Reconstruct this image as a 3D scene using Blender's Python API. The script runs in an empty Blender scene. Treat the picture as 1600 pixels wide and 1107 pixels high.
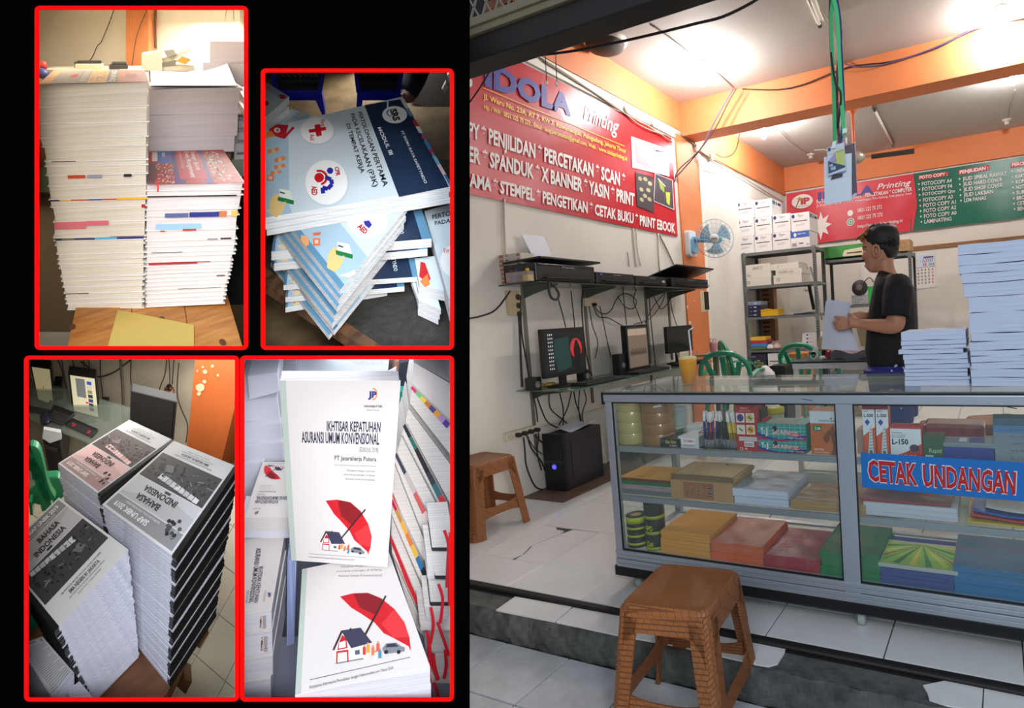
import bpy, bmesh, math, random
from mathutils import Vector, Matrix
random.seed(7)
SC = bpy.context.scene
COL = SC.collection
# ------------------------------------------------------------------ camera
FPX, PCX, PCY = 873.79, 1166.0, 553.5           # focal length and principal point in pixels of 1600x1107
EYE = Vector((0.0, 0.0, 1.095))                 # metres above the shop floor
AX = Vector((0.91300, -0.02772, -0.40703))
vx = Vector((-791.2-PCX, 613.0-PCY, FPX)); vy = Vector((1553.6-PCX, 471.15-PCY, FPX))
AX = -vx.normalized(); AY = vy.normalized(); AY = (AY-AX*AX.dot(AY)).normalized(); AZ = AX.cross(AY)
cam_right = Vector((AX.x, AY.x, AZ.x)); cam_down = Vector((AX.y, AY.y, AZ.y)); cam_fwd = Vector((AX.z, AY.z, AZ.z))
cd = bpy.data.cameras.new('camera'); cam = bpy.data.objects.new('camera', cd); COL.objects.link(cam)
R = Matrix((cam_right, -cam_down, -cam_fwd)).transposed()
cam.matrix_world = Matrix.Translation(EYE) @ R.to_4x4()
cd.sensor_fit = 'HORIZONTAL'; cd.sensor_width = 36.0; cd.lens = FPX/1600*36; cd.shift_x = -(PCX-800)/1600; cd.shift_y = 0
cd.clip_start = 0.02; cd.clip_end = 100
SC.camera = cam
SC.view_settings.view_transform = 'Standard'; SC.view_settings.look = 'None'
SC.view_settings.gamma = 1; SC.view_settings.use_curve_mapping = False; SC.view_settings.exposure = 0.0
# ------------------------------------------------------------------ world and large lights
w = bpy.data.worlds.new('street'); SC.world = w; w.use_nodes = True
bg = w.node_tree.nodes['Background']; bg.inputs[0].default_value = (0.62, 0.72, 0.9, 1); bg.inputs[1].default_value = 0.5
def lamp(name, kind, loc, energy, color=(1,1,1), size=0.1, target=None, **kw):
 d = bpy.data.lights.new(name, kind); o = bpy.data.objects.new(name, d); COL.objects.link(o)
 d.energy = energy; d.color = color; o.location = loc
 if kind == 'AREA': d.shape = 'RECTANGLE'; d.size = size; d.size_y = kw.get('size_y', size)
 elif kind == 'SPOT': d.shadow_soft_size = size; d.spot_size = kw['cone']; d.spot_blend = kw.get('blend', .3)
 else: d.shadow_soft_size = size
 if target is not None:
  o.rotation_euler = (Vector(target)-Vector(loc)).to_track_quat('-Z', 'Y').to_euler()
 return o
def camP(px, py, dep):                          # point seen at a pixel, at a depth along the view axis
 return EYE + (cam_right*((px-PCX)/FPX) + cam_down*((py-PCY)/FPX) + cam_fwd)*dep
lamp('street_daylight', 'AREA', (0.6, -1.6, 2.6), 70, (.86,.93,1.0), 2.6, (-.8, 1.8, 0.2), size_y=1.8)
for nm, tx, ty, e, colr, cone in (('fill_spot', 220, 260, 70, (1,.97,.92), 48), ('fill_spot', 560, 320, 58, (1,.98,.95), 40),
         ('fill_spot', 205, 830, 135, (1,.99,.97), 46), ('fill_spot', 542, 830, 74, (.98,.98,1), 46)):
 tgt = camP(tx, ty, 1.25); d = (EYE-tgt); back = EYE+d*.6
 lamp(nm, 'SPOT', back, e, colr, .22, tgt, cone=math.radians(cone), blend=.25)  # unseen fill spots added behind the camera to brighten the showcases
# ------------------------------------------------------------------ frames
class Fr:
 """a set of axes (o, ex, ey, ez); points are given in its coordinates"""
 def __init__(s, o, ex, ey, ez):
  s.o = Vector(o); s.B = Matrix((ex, ey, ez)).transposed(); s.I = s.B.inverted()
 def w(s, p): return s.o + s.B @ Vector(p)
 def at(s, px, py, ax, val):                 # the point of the plane <axis ax = val> seen at a pixel
  d = s.I @ (cam_right*((px-PCX)/FPX) + cam_down*((py-PCY)/FPX) + cam_fwd)
  c = s.I @ (EYE-s.o); i = 'xyz'.index(ax)
  t = (val-c[i])/d[i]; return c + d*t
WORLD = Fr((0,0,0), (1,0,0), (0,1,0), (0,0,1))
FR = WORLD
def setfr(f):
 global FR
 FR = f
def at(px, py, ax, val): return FR.at(px, py, ax, val)
# ------------------------------------------------------------------ materials
_m = {}
def lin(c): return tuple(((v/255)/12.92 if v/255 <= .04045 else ((v/255+.055)/1.055)**2.4) for v in c)
def mat(c, rough=.6, metal=0, noise=0, nscale=8, bump=0, bscale=60, spec=.5, c2=None, coat=0, emit=0, name='surface'):
 key = (tuple(c), rough, metal, noise, nscale, bump, bscale, spec, c2, coat, emit)
 if key in _m: return _m[key]
 m = bpy.data.materials.new(name); m.use_nodes = True; nt = m.node_tree; b = nt.nodes['Principled BSDF']
 col = (*lin(c), 1)
 b.inputs['Base Color'].default_value = col; b.inputs['Roughness'].default_value = rough; b.inputs['Metallic'].default_value = metal
 b.inputs['Specular IOR Level'].default_value = spec
 if coat: b.inputs['Coat Weight'].default_value = coat; b.inputs['Coat Roughness'].default_value = .08
 if emit: b.inputs['Emission Color'].default_value = col; b.inputs['Emission Strength'].default_value = emit
 if noise or bump:
  tc = nt.nodes.new('ShaderNodeTexCoord')
 if noise:
  n = nt.nodes.new('ShaderNodeTexNoise'); n.inputs['Scale'].default_value = nscale; n.inputs['Detail'].default_value = 8; n.inputs['Roughness'].default_value = .65
  r = nt.nodes.new('ShaderNodeValToRGB'); r.color_ramp.elements[0].position = .35; r.color_ramp.elements[1].position = .7
  dark = tuple(v*(1-noise) for v in lin(c)) if c2 is None else lin(c2)
  r.color_ramp.elements[0].color = (*dark, 1); r.color_ramp.elements[1].color = col
  nt.links.new(tc.outputs['Object'], n.inputs['Vector']); nt.links.new(n.outputs['Fac'], r.inputs[0]); nt.links.new(r.outputs[0], b.inputs['Base Color'])
 if bump:
  n2 = nt.nodes.new('ShaderNodeTexNoise'); n2.inputs['Scale'].default_value = bscale; n2.inputs['Detail'].default_value = 4
  bp = nt.nodes.new('ShaderNodeBump'); bp.inputs['Strength'].default_value = bump; bp.inputs['Distance'].default_value = .004
  nt.links.new(tc.outputs['Object'], n2.inputs['Vector']); nt.links.new(n2.outputs['Fac'], bp.inputs['Height']); nt.links.new(bp.outputs[0], b.inputs['Normal'])
 _m[key] = m; return m
def glass(c=(225,240,232), op=.12, rough=.02, ior=1.45):
 key = ('glass', c, op, rough, ior)
 if key in _m: return _m[key]
 m = bpy.data.materials.new('clear_glass'); m.use_nodes = True; nt = m.node_tree; nt.nodes.clear()
 o = nt.nodes.new('ShaderNodeOutputMaterial'); t = nt.nodes.new('ShaderNodeBsdfTransparent'); g = nt.nodes.new('ShaderNodeBsdfGlossy')
 d = nt.nodes.new('ShaderNodeBsdfDiffuse'); f = nt.nodes.new('ShaderNodeFresnel'); f.inputs[0].default_value = ior
 a = nt.nodes.new('ShaderNodeMixShader'); a.inputs[0].default_value = op; b = nt.nodes.new('ShaderNodeMixShader')
 t.inputs[0].default_value = (*[v**.10 for v in lin(c)], 1); d.inputs[0].default_value = (*lin(c), 1); g.inputs['Roughness'].default_value = rough
 L = nt.links.new
 ge = nt.nodes.new('ShaderNodeNewGeometry'); ml = nt.nodes.new('ShaderNodeMath'); ml.operation = 'SUBTRACT'; ml.use_clamp = True
 L(f.outputs[0], ml.inputs[0]); L(ge.outputs['Backfacing'], ml.inputs[1])          # reflect on the outer faces only, as a thin pane
 L(t.outputs[0], a.inputs[1]); L(d.outputs[0], a.inputs[2]); L(ml.outputs[0], b.inputs[0]); L(a.outputs[0], b.inputs[1]); L(g.outputs[0], b.inputs[2]); L(b.outputs[0], o.inputs[0])
 _m[key] = m; return m
def stripes(c1, c2, scale=300, axis='Z', rough=.8, noise=.5):   # page edges: fine layered relief and tone
 key = ('stripe', c1, c2, scale, axis, rough)
 if key in _m: return _m[key]
 m = bpy.data.materials.new('page_edges'); m.use_nodes = True; nt = m.node_tree; b = nt.nodes['Principled BSDF']; b.inputs['Roughness'].default_value = rough
 b.inputs['Specular IOR Level'].default_value = .2
 tc = nt.nodes.new('ShaderNodeTexCoord'); mp = nt.nodes.new('ShaderNodeMapping'); n = nt.nodes.new('ShaderNodeTexNoise'); r = nt.nodes.new('ShaderNodeValToRGB')
 s = [2, 2, 2]; s['XYZ'.index(axis)] = scale; mp.inputs['Scale'].default_value = s; n.inputs['Scale'].default_value = 1; n.inputs['Detail'].default_value = 3
 r.color_ramp.elements[0].position = .3; r.color_ramp.elements[1].position = .62; r.color_ramp.elements[0].color = (*lin(c2), 1); r.color_ramp.elements[1].color = (*lin(c1), 1)
 L = nt.links.new; L(tc.outputs['Object'], mp.inputs[0]); L(mp.outputs[0], n.inputs['Vector']); L(n.outputs['Fac'], r.inputs[0]); L(r.outputs[0], b.inputs['Base Color'])
 _m[key] = m; return m
def wood(c1, c2, scale=6, stretch=(1,14,14), rough=.5, name='wood'):
 key = ('wood', c1, c2, scale, stretch, rough)
 if key in _m: return _m[key]
 m = bpy.data.materials.new(name); m.use_nodes = True; nt = m.node_tree; b = nt.nodes['Principled BSDF']; b.inputs['Roughness'].default_value = rough
 tc = nt.nodes.new('ShaderNodeTexCoord'); mp = nt.nodes.new('ShaderNodeMapping'); n = nt.nodes.new('ShaderNodeTexNoise'); r = nt.nodes.new('ShaderNodeValToRGB')
 mp.inputs['Scale'].default_value = stretch; n.inputs['Scale'].default_value = scale; n.inputs['Detail'].default_value = 6; n.inputs['Distortion'].default_value = .6
 r.color_ramp.elements[0].position = .3; r.color_ramp.elements[1].position = .68; r.color_ramp.elements[0].color = (*lin(c2), 1); r.color_ramp.elements[1].color = (*lin(c1), 1)
 L = nt.links.new; L(tc.outputs['Object'], mp.inputs[0]); L(mp.outputs[0], n.inputs['Vector']); L(n.outputs['Fac'], r.inputs[0]); L(r.outputs[0], b.inputs['Base Color'])
 _m[key] = m; return m
# ------------------------------------------------------------------ mesh builder (points in the current frame)
class MB:
 def __init__(s, m=None): s.v = []; s.f = []; s.fm = []; s.mats = []; s.cur = 0; s.T = None; s.smooth = set(); s.sm = False; s.raw = False; (s.use(m) if m else None)
 def use(s, m):
  if m not in s.mats: s.mats.append(m)
  s.cur = s.mats.index(m); return s
 def add(s, pts, faces):
  n = len(s.v)
  for p in pts:
   p = Vector(p); s.v.append(s.T @ p if s.T is not None else p)
  for f in faces:
   s.f.append([n+i for i in f]); s.fm.append(s.cur)
   if s.sm: s.smooth.add(len(s.f)-1)
  return s
 def hexa(s, p):                              # bottom 4 (ccw), top 4
  return s.add(p, [(3,2,1,0),(4,5,6,7),(0,1,5,4),(1,2,6,5),(2,3,7,6),(3,0,4,7)])
 def box(s, a, b):
  x0,y0,z0 = a; x1,y1,z1 = b
  if x0 > x1: x0,x1 = x1,x0
  if y0 > y1: y0,y1 = y1,y0
  if z0 > z1: z0,z1 = z1,z0
  return s.hexa([(x0,y0,z0),(x1,y0,z0),(x1,y1,z0),(x0,y1,z0),(x0,y0,z1),(x1,y0,z1),(x1,y1,z1),(x0,y1,z1)])
 def rbox(s, a, b, r=.01, n=3, axis='z'):     # box with rounded corners around one axis
  lo = [min(a[i],b[i]) for i in range(3)]; hi = [max(a[i],b[i]) for i in range(3)]
  k = 'xyz'.index(axis); i, j = [(1,2),(0,2),(0,1)][k]
  pts = []
  for (ci, cj, a0) in ((hi[i]-r, hi[j]-r, 0), (lo[i]+r, hi[j]-r, 90), (lo[i]+r, lo[j]+r, 180), (hi[i]-r, lo[j]+r, 270)):
   for q in range(n+1):
    t = math.radians(a0+90*q/n); pts.append((ci+r*math.cos(t), cj+r*math.sin(t)))
  def P(u, v, h):
   p = [0,0,0]; p[i] = u; p[j] = v; p[k] = h; return p
  return s.loft([[P(u,v,lo[k]) for u,v in pts], [P(u,v,hi[k]) for u,v in pts]])
 def loft(s, rings, caps=True, closed=True):
  n = len(rings[0]); pts = [p for r in rings for p in r]; fs = []
  for a in range(len(rings)-1):
   for b in range(n if closed else n-1):
    c = (b+1) % n; fs.append((a*n+b, a*n+c, (a+1)*n+c, (a+1)*n+b))
  if caps and closed: fs.append(tuple(range(n-1,-1,-1))); fs.append(tuple((len(rings)-1)*n+i for i in range(n)))
  return s.add(pts, fs)
 def lathe(s, c, prof, n=20, axis='z', caps=True):
  c = Vector(c); rings = []
  for r, h in prof:
   ring = []
   for q in range(n):
    t = 2*math.pi*q/n; u, v = r*math.cos(t), r*math.sin(t)
    ring.append(c + (Vector((u,v,h)) if axis == 'z' else Vector((u,h,v)) if axis == 'y' else Vector((h,u,v))))
   rings.append(ring)
  o = s.sm; s.sm = True; s.loft(rings, caps=caps); s.sm = o; return s
 def tube(s, pts, r, n=6, closed=False):
  pts = [Vector(p) for p in pts]; rings = []; up = None
  for i, p in enumerate(pts):
   if closed: d = pts[(i+1) % len(pts)]-pts[i-1]
   else: d = pts[min(i+1, len(pts)-1)]-pts[max(i-1, 0)]
   d = d.normalized() if d.length > 1e-9 else Vector((0,0,1))
   if up is None:
    up = Vector((0,0,1)) if abs(d.z) < .9 else Vector((1,0,0))
   a = d.cross(up).normalized(); b = a.cross(d).normalized(); up = b
   rr = r[i] if isinstance(r, (list,tuple)) else r
   rings.append([p + a*rr*math.cos(2*math.pi*q/n) + b*rr*math.sin(2*math.pi*q/n) for q in range(n)])
  if closed: rings.append(rings[0])
  o = s.sm; s.sm = True; s.loft(rings, caps=not closed); s.sm = o; return s
 def cyl(s, p0, p1, r0, r1=None, n=16):
  return s.tube([p0, p1], [r0, r0 if r1 is None else r1], n)
 def flatbar(s, pts, w, t, wdir=(0,0,1)):     # ribbon-like bar along pts, width along wdir
  pts = [Vector(p) for p in pts]; wd = Vector(wdir).normalized(); rings = []
  for i, p in enumerate(pts):
   d = (pts[min(i+1, len(pts)-1)]-pts[max(i-1, 0)]).normalized(); nrm = d.cross(wd).normalized(); wv = nrm.cross(d).normalized()
   ww = w[i] if isinstance(w, (list,tuple)) else w
   rings.append([p+wv*ww/2+nrm*t/2, p-wv*ww/2+nrm*t/2, p-wv*ww/2-nrm*t/2, p+wv*ww/2-nrm*t/2])
  return s.loft(rings)
 def prism(s, poly, vec):                     # planar polygon extruded along vec
  poly = [Vector(p) for p in poly]; v = Vector(vec); return s.loft([poly, [p+v for p in poly]])
 def grid(s, fn, nu, nv):
  pts = [fn(i/nu, j/nv) for j in range(nv+1) for i in range(nu+1)]
  return s.add(pts, [(j*(nu+1)+i, j*(nu+1)+i+1, (j+1)*(nu+1)+i+1, (j+1)*(nu+1)+i) for j in range(nv) for i in range(nu)])
 def sheet(s, fn, nu, nv, th):                # grid with thickness th along -z of the frame
  top = [Vector(fn(i/nu, j/nv)) for j in range(nv+1) for i in range(nu+1)]; N = len(top)
  th = Vector(th) if not isinstance(th, (int,float)) else Vector((0,0,-th))
  fs = []
  for j in range(nv):
   for i in range(nu):
    a = j*(nu+1)+i; q = (a, a+1, a+nu+2, a+nu+1); fs.append(q); fs.append(tuple(N+k for k in reversed(q)))
  for i in range(nu): fs.append((i+1, i, N+i, N+i+1)); a = nv*(nu+1)+i; fs.append((a, a+1, N+a+1, N+a))
  for j in range(nv): a = j*(nu+1); fs.append((a, a+nu+1, N+a+nu+1, N+a)); a += nu; fs.append((a+nu+1, a, N+a, N+a+nu+1))
  return s.add(top+[p+th for p in top], fs)
def _link(name, mb, base):
 me = bpy.data.meshes.new(name)
 me.from_pydata([(FR.w(p) if not mb.raw else Vector(p))-base for p in mb.v], [], mb.f)
 for m in mb.mats: me.materials.append(m)
 if len(mb.mats) > 1: me.polygons.foreach_set('material_index', mb.fm)
 if mb.smooth: me.polygons.foreach_set('use_smooth', [i in mb.smooth for i in range(len(mb.f))])
 bm = bmesh.new(); bm.from_mesh(me); bmesh.ops.recalc_face_normals(bm, faces=bm.faces); bm.to_mesh(me); bm.free()
 o = bpy.data.objects.new(name, me); COL.objects.link(o); return o
def meta(o, label=None, cat=None, group=None, kind=None):
 if label: o['label'] = label
 if cat: o['category'] = cat
 if group: o['group'] = group
 if kind: o['kind'] = kind
 return o
def thing(name, label, cat, base, group=None):
 o = bpy.data.objects.new(name, None); COL.objects.link(o); o.empty_display_size = .05; o.location = FR.w(base)
 return meta(o, label, cat, group)
def wloc(o):
 v = o.location.copy()
 while o.parent: o = o.parent; v += o.location
 return v
def part(name, mb, parent, bev=0, label=None, kind=None):
 o = _link(name, mb, wloc(parent)); o.parent = parent
 if bev: bevel(o, bev)
 return meta(o, label, kind=kind)
def solo(name, mb, label, cat, base=None, group=None, bev=0, kind=None):
 if base is None:
  base = sum((Vector(p) for p in mb.v), Vector())/len(mb.v); base.z = min(p.z for p in mb.v)
 b = FR.w(base); o = _link(name, mb, b); o.location = b
 if bev: bevel(o, bev)
 return meta(o, label, cat, group, kind)
def struct(name, mb, bev=0):
 o = _link(name, mb, Vector()); 
 if bev: bevel(o, bev)
 o['kind'] = 'structure'; return o
def bevel(o, wdt, seg=2):
 m = o.modifiers.new('bevel', 'BEVEL'); m.width = wdt; m.segments = seg; m.limit_method = 'ANGLE'; m.angle_limit = math.radians(40)
def dup(root, loc, rotz=0, label=None, group=None, scale=None):
 r = root.copy(); COL.objects.link(r); r.location = loc; r.rotation_euler = (0,0,rotz)
 if scale: r.scale = scale
 if label: r['label'] = label
 if group: r['group'] = group
 for ch in list(root.children):
  c = ch.copy(); COL.objects.link(c); c.parent = r
  for g in ch.children:
   d = g.copy(); COL.objects.link(d); d.parent = c
 return r
# ------------------------------------------------------------------ flat print: text and shapes on a surface
_txt = {}
def textmesh(s, bold=0.0):
 key = (s, bold)
 if key in _txt: return _txt[key]
 cu = bpy.data.curves.new('lettering', 'FONT'); cu.body = s; cu.size = 1; cu.resolution_u = 2; cu.offset = bold; cu.fill_mode = 'FRONT'
 o = bpy.data.objects.new('lettering', cu); me = bpy.data.meshes.new_from_object(o)
 v = [(p.co.x, p.co.y) for p in me.vertices]; f = [tuple(p.vertices) for p in me.polygons]
 bpy.data.objects.remove(o); bpy.data.curves.remove(cu); bpy.data.meshes.remove(me)
 if not v: v = [(0,0),(1,1)]
 x0 = min(a for a,b in v); x1 = max(a for a,b in v); y0 = min(b for a,b in v); y1 = max(b for a,b in v)
 if s.upper() == s and any(ch.isalpha() for ch in s) and s != 'H':
  h = textmesh('H', bold); y0, y1 = h[4], h[5]
 _txt[key] = (v, f, x0, x1, y0, y1); return _txt[key]
def homog(q):                                    # unit square (0,0)(1,0)(1,1)(0,1) -> pixel quad, v measured along q0->q3
 (x0,y0),(x1,y1),(x2,y2),(x3,y3) = q
 dx1,dx2,sx = x1-x2, x3-x2, x0-x1+x2-x3; dy1,dy2,sy = y1-y2, y3-y2, y0-y1+y2-y3
 D = dx1*dy2-dx2*dy1; g = (sx*dy2-dx2*sy)/D; h = (dx1*sy-sx*dy1)/D
 a,b,c = x1-x0+g*x1, x3-x0+h*x3, x0; d,e,f = y1-y0+g*y1, y3-y0+h*y3, y0
 return lambda u, v: ((a*u+b*v+c)/(g*u+h*v+1), (d*u+e*v+f)/(g*u+h*v+1))
def pixmap(q, ax, val, push=0.0005):             # uv -> point of a plane; successive layers step towards the eye
 H = homog(q)
 def fn(u, v, lay=0):
  p = at(*H(u, v), ax, val); c = FR.I @ (EYE-FR.o); return p + (c-p).normalized()*push*(lay+1)
 return fn
def facemap(o, ux, vy, nrm, push=0.0004):        # uv -> o + u*ux + v*vy, layers step along nrm
 o, ux, vy, nrm = Vector(o), Vector(ux), Vector(vy), Vector(nrm).normalized()
 return lambda u, v, lay=0: o + ux*u + vy*v + nrm*push*(lay+1)
class Print:
 """polygons and text in uv (u right, v down from the top-left) put on a surface by a mapping"""
 def __init__(s, fn, mb=None, rough=.5): s.fn = fn; s.mb = mb or MB(); s.rough = rough; s.lay = 0
 def m(s, c): s.mb.use(c if isinstance(c, bpy.types.Material) else mat(c, s.rough)); return s
 def up(s, n=1): s.lay += n; return s
 clip = None
 def poly(s, c, pts):
  s.m(c)
  if s.clip:                                # keep the side where clip > 0
   out = []
   for (a, b), (d, e) in zip(pts, pts[1:]+pts[:1]):
    k0, k1 = s.clip(a, b), s.clip(d, e)
    if k0 > 0: out.append((a, b))
    if k0*k1 < 0: t = k0/(k0-k1); out.append((a+(d-a)*t, b+(e-b)*t))
   pts = out
   if len(pts) < 3: return s
  s.mb.add([s.fn(u, v, s.lay) for u, v in pts], [tuple(range(len(pts)))]); return s
 def rect(s, c, u0, v0, u1, v1): return s.poly(c, [(u0,v0),(u1,v0),(u1,v1),(u0,v1)])
 def disc(s, c, u, v, ru, rv=None, n=20, a0=0, a1=360):
  rv = rv or ru; pts = [(u+ru*math.cos(math.radians(a0+(a1-a0)*k/n)), v+rv*math.sin(math.radians(a0+(a1-a0)*k/n))) for k in range(n if a1-a0 == 360 else n+1)]
  return s.poly(c, pts)
 def ring(s, c, u, v, ru, rv, t=.7, n=20, a0=0, a1=360):
  s.m(c)
  for k in range(n):
   A = [math.radians(a0+(a1-a0)*(k+q)/n) for q in (0,1)]
   s.mb.add([s.fn(u+ru*f*math.cos(x), v+rv*f*math.sin(x), s.lay) for x, f in ((A[0],1),(A[1],1),(A[1],t),(A[0],t))], [(0,1,2,3)])
  return s
 def line(s, c, pts, w):
  s.m(c)
  for (a, b), (d, e) in zip(pts, pts[1:]):
   if s.clip and min(s.clip(a, b), s.clip(d, e)) < 0: continue
   L = math.hypot(d-a, e-b) or 1; nx, ny = -(e-b)/L*w/2, (d-a)/L*w/2
   s.mb.add([s.fn(a+nx, b+ny, s.lay), s.fn(d+nx, e+ny, s.lay), s.fn(d-nx, e-ny, s.lay), s.fn(a-nx, b-ny, s.lay)], [(0,1,2,3)])
  return s
 def text(s, c, t, u0, v0, u1, v1, bold=.012, slant=0, rot=0):
  """t fills the box (u0,v0)-(u1,v1); rot turns it in quarter turns clockwise"""
  if s.clip and min(s.clip(u0, v0), s.clip(u1, v1), s.clip(u1, v0), s.clip(u0, v1)) < 0: return s
  v, f, x0, x1, y0, y1 = textmesh(t, bold); s.m(c)
  out = []
  for x, y in v:
   a = (x+slant*(y-y0)-x0)/((x1-x0)+abs(slant)*(y1-y0)); b = 1-(y-y0)/(y1-y0)
   for _ in range(rot % 4): a, b = 1-b, a
   out.append(s.fn(u0+(u1-u0)*a, v0+(v1-v0)*b, s.lay))
  s.mb.add(out, f); return s
 def done(s, parent, name='print'): return part(name, s.mb, parent)
WHITE=(245,245,242)
# ================================================================== the shop shell
WX, BY, CZ = -2.855, 8.136, 3.28
m_wall = mat((226,222,212), .75, noise=.10, nscale=1.3, bump=.15, bscale=30, name='painted_plaster')
m_dirty = mat((214,208,195), .75, noise=.35, nscale=2.2, bump=.15, bscale=30)
m_orange = mat((218,128,76), .6, noise=.12, nscale=2, bump=.1, bscale=25, name='orange_paint')
m_ceil = mat((188,184,176), .8, noise=.08, nscale=.8, bump=.1, bscale=12)
m_tile = mat((232,232,230), .22, noise=.10, nscale=4, name='glazed_tile')
m_tile2 = mat((218,222,226), .3, noise=.32, nscale=5, name='marbled_tile')
m_grout = mat((70,64,58), .9)
m_conc = mat((104,106,102), .95, noise=.6, nscale=14, bump=.9, bscale=60, name='rough_concrete')
m_dark = mat((30,27,25), .6, noise=.3)
floor = MB(m_grout).box((WX-.1, 1.66, -.13), (1.7, BY+.1, -.006)); floor = struct('floor', floor)
# shop tiles, 40 cm, laid in the directions of the walls
cache = {}
def tile_at(parent, x0, y0, x1, y1, z, m, th=.008, g=.0022):
 key = (round(x1-x0,3), round(y1-y0,3), m.name)
 if key not in cache:
  mb = MB(m); mb.box((g,g,-th), (x1-x0-g, y1-y0-g, 0)); me = _link('tile', mb, Vector()); cache[key] = me.data; o = me
  bevel(o, .0012, 1)
 else:
  o = bpy.data.objects.new('tile', cache[key]); COL.objects.link(o); bevel(o, .0012, 1)
 o.location = (x0-wloc(parent).x, y0-wloc(parent).y, z-wloc(parent).z); o.parent = parent; return o
xs = [WX]+[-2.749+.4*k for k in range(0, 12)]; ys = [1.69, 1.909]+[1.909+.4*k for k in range(1, 16)]+[BY]
for i in range(len(xs)-1):
 for j in range(len(ys)-1):
  if j in (0,1) and i == 2: pass
  if abs(xs[i]+2.349) < .01 and j == 1:
   # the broken tile: two pieces with a chipped gap along the far edge
   x0, y0 = xs[i], ys[j]; a = [(0,0),(.185,0),(.20,.06),(.16,.15),(.20,.30),(.19,.36),(.14,.362),(.11,.388),(0,.392)]
   b = [(.215,0),(.397,0),(.397,.392),(.30,.388),(.23,.385),(.212,.33),(.175,.15),(.212,.06)]
   for poly in (a, b):
    mb = MB(m_tile); mb.prism([(x0+.002+u, y0+.002+v, -.008) for u,v in poly], (0,0,.008)); part('tile', mb, floor)
   continue
  tile_at(floor, xs[i], ys[j], xs[i+1], ys[j+1], 0, m_tile)
# the doorway step: rail, concrete curb and leftover tiles
step = MB(m_conc).box((WX-.4, 1.535, -.13), (1.7, 1.66, -.007)); step = struct('trim_1', step)
rail = MB(m_dark).box((WX-.4, 1.63, -.01), (1.7, 1.688, -.001)); rail.cyl((WX-.4,1.645,.004), (1.7,1.645,.004), .009, n=8); part('door_rail', rail, step)
def pixprism(mb, pts, z, th): return mb.prism([at(x, y, 'z', z) - Vector((0,0,th)) for x, y in pts], (0,0,th))
for pts in ([(775,953.5),(805,932.5),(894,948.5),(867,971.5)], [(869,972),(896,949.5),(975,964),(1060,981),(1060,1010),(964,992)],
   [(1062,982),(1176,1003),(1228,1011),(1226,1020),(1215,1037),(1200,1041),(1182,1038),(1062,1010)],
   [(1442,1071),(1487,1062),(1533,1072),(1536,1076),(1534,1107),(1510,1107),(1480,1102),(1452,1093),(1449,1083)],
   [(1538,1076),(1600,1086),(1650,1096),(1650,1130),(1536,1112)]):
 part('tile', pixprism(MB(m_tile), pts, .001, .006), step)
mb = MB(mat((150,154,152), .95, noise=.5, nscale=20, bump=.8))      # mortar bed left of the fallen tiles
pts = [(1226,1060),(1262,1060),(1300,1078),(1345,1072),(1400,1090),(1440,1107),(1330,1125),(1200,1098)]
pixprism(mb, pts, -.02, .01); 
mb = MB(m_conc)
def rub(u, v):
 x = WX+u*4.2; n = math.sin(x*37)*.004+math.sin(x*91+v*9)*.003
 return (x, 1.531+n-.012*math.sin(v*3.1), -.13+v*.124)
mb.grid(rub, 160, 8); part('curb_face', mb, step)
ground = struct('floor_1', MB(mat((48,46,44), .95)).box((-4.2, -1.2, -.2), (1.7, 1.60, -.1375)))
for i in range(-8, 10):
 for j in range(0, 9):
  y1 = 1.575-.31*j; tile_at(ground, -1.787+.312*i, y1-.31, -1.787+.312*(i+1), min(y1, 1.529) if j == 0 else y1, -.13, m_tile2, .0075, .003)
# walls and ceiling
wl = MB(m_wall).box((WX-.1, 1.5, -.14), (WX, BY+.1, CZ)); wall_left = struct('wall_left', wl)
struct('wall_back', MB(m_wall).box((WX, BY, -.1), (1.7, BY+.1, CZ)))
struct('wall_right', MB(m_wall).box((1.7, 1.2, -.14), (1.8, BY+.1, CZ)))
struct('ceiling', MB(m_ceil).box((WX-.1, 1.62, CZ), (1.8, BY+.1, CZ+.08)))
b = MB(m_orange)
struct('trim_2', b.box((WX, 1.9, 3.0), (WX+.012, 5.08, CZ)))                       # orange band, left wall, front bay
struct('trim_3', MB(m_orange).box((WX+.001, 5.08, 2.95), (1.7, 5.33, CZ)))          # cross beam
struct('trim_4', MB(m_orange).box((WX, 5.33, 2.88), (WX+.03, BY, CZ)))
struct('trim_5', MB(m_orange).box((WX+.03, BY-.04, 2.93), (1.7, BY, CZ)))
struct('trim_6', MB(m_orange).box((WX, 4.95, 0), (WX+.018, 5.40, 2.95)))              # column
peel = MB(mat((225,215,195), .9))
for px, py, r in ((1074,480,4),(1078,505,6),(1077,520,3),(1085,470,2),(1066,455,2),(1082,545,3),(1070,560,3),(1079,535,2)):
 c = at(px, py, 'x', WX+.0185); n = 8
 peel.add([(c.x, c.y+r*.0045*math.cos(2*math.pi*k/n)*(.6+.6*random.random()), c.z+r*.005*math.sin(2*math.pi*k/n)*(.6+.6*random.random())) for k in range(n)], [tuple(range(n))])
part('peeled_paint', peel, bpy.data.objects['trim_6'])
struct('trim_7', MB(mat((232,228,215), .6)).box((WX, 1.9, 2.90), (WX+.02, 4.94, 2.985)))  # white strip above the banner
struct('trim_8', MB(mat((238,232,215), .6)).box((WX, 5.40, .0), (WX+.012, 5.47, 2.86)))
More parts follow.
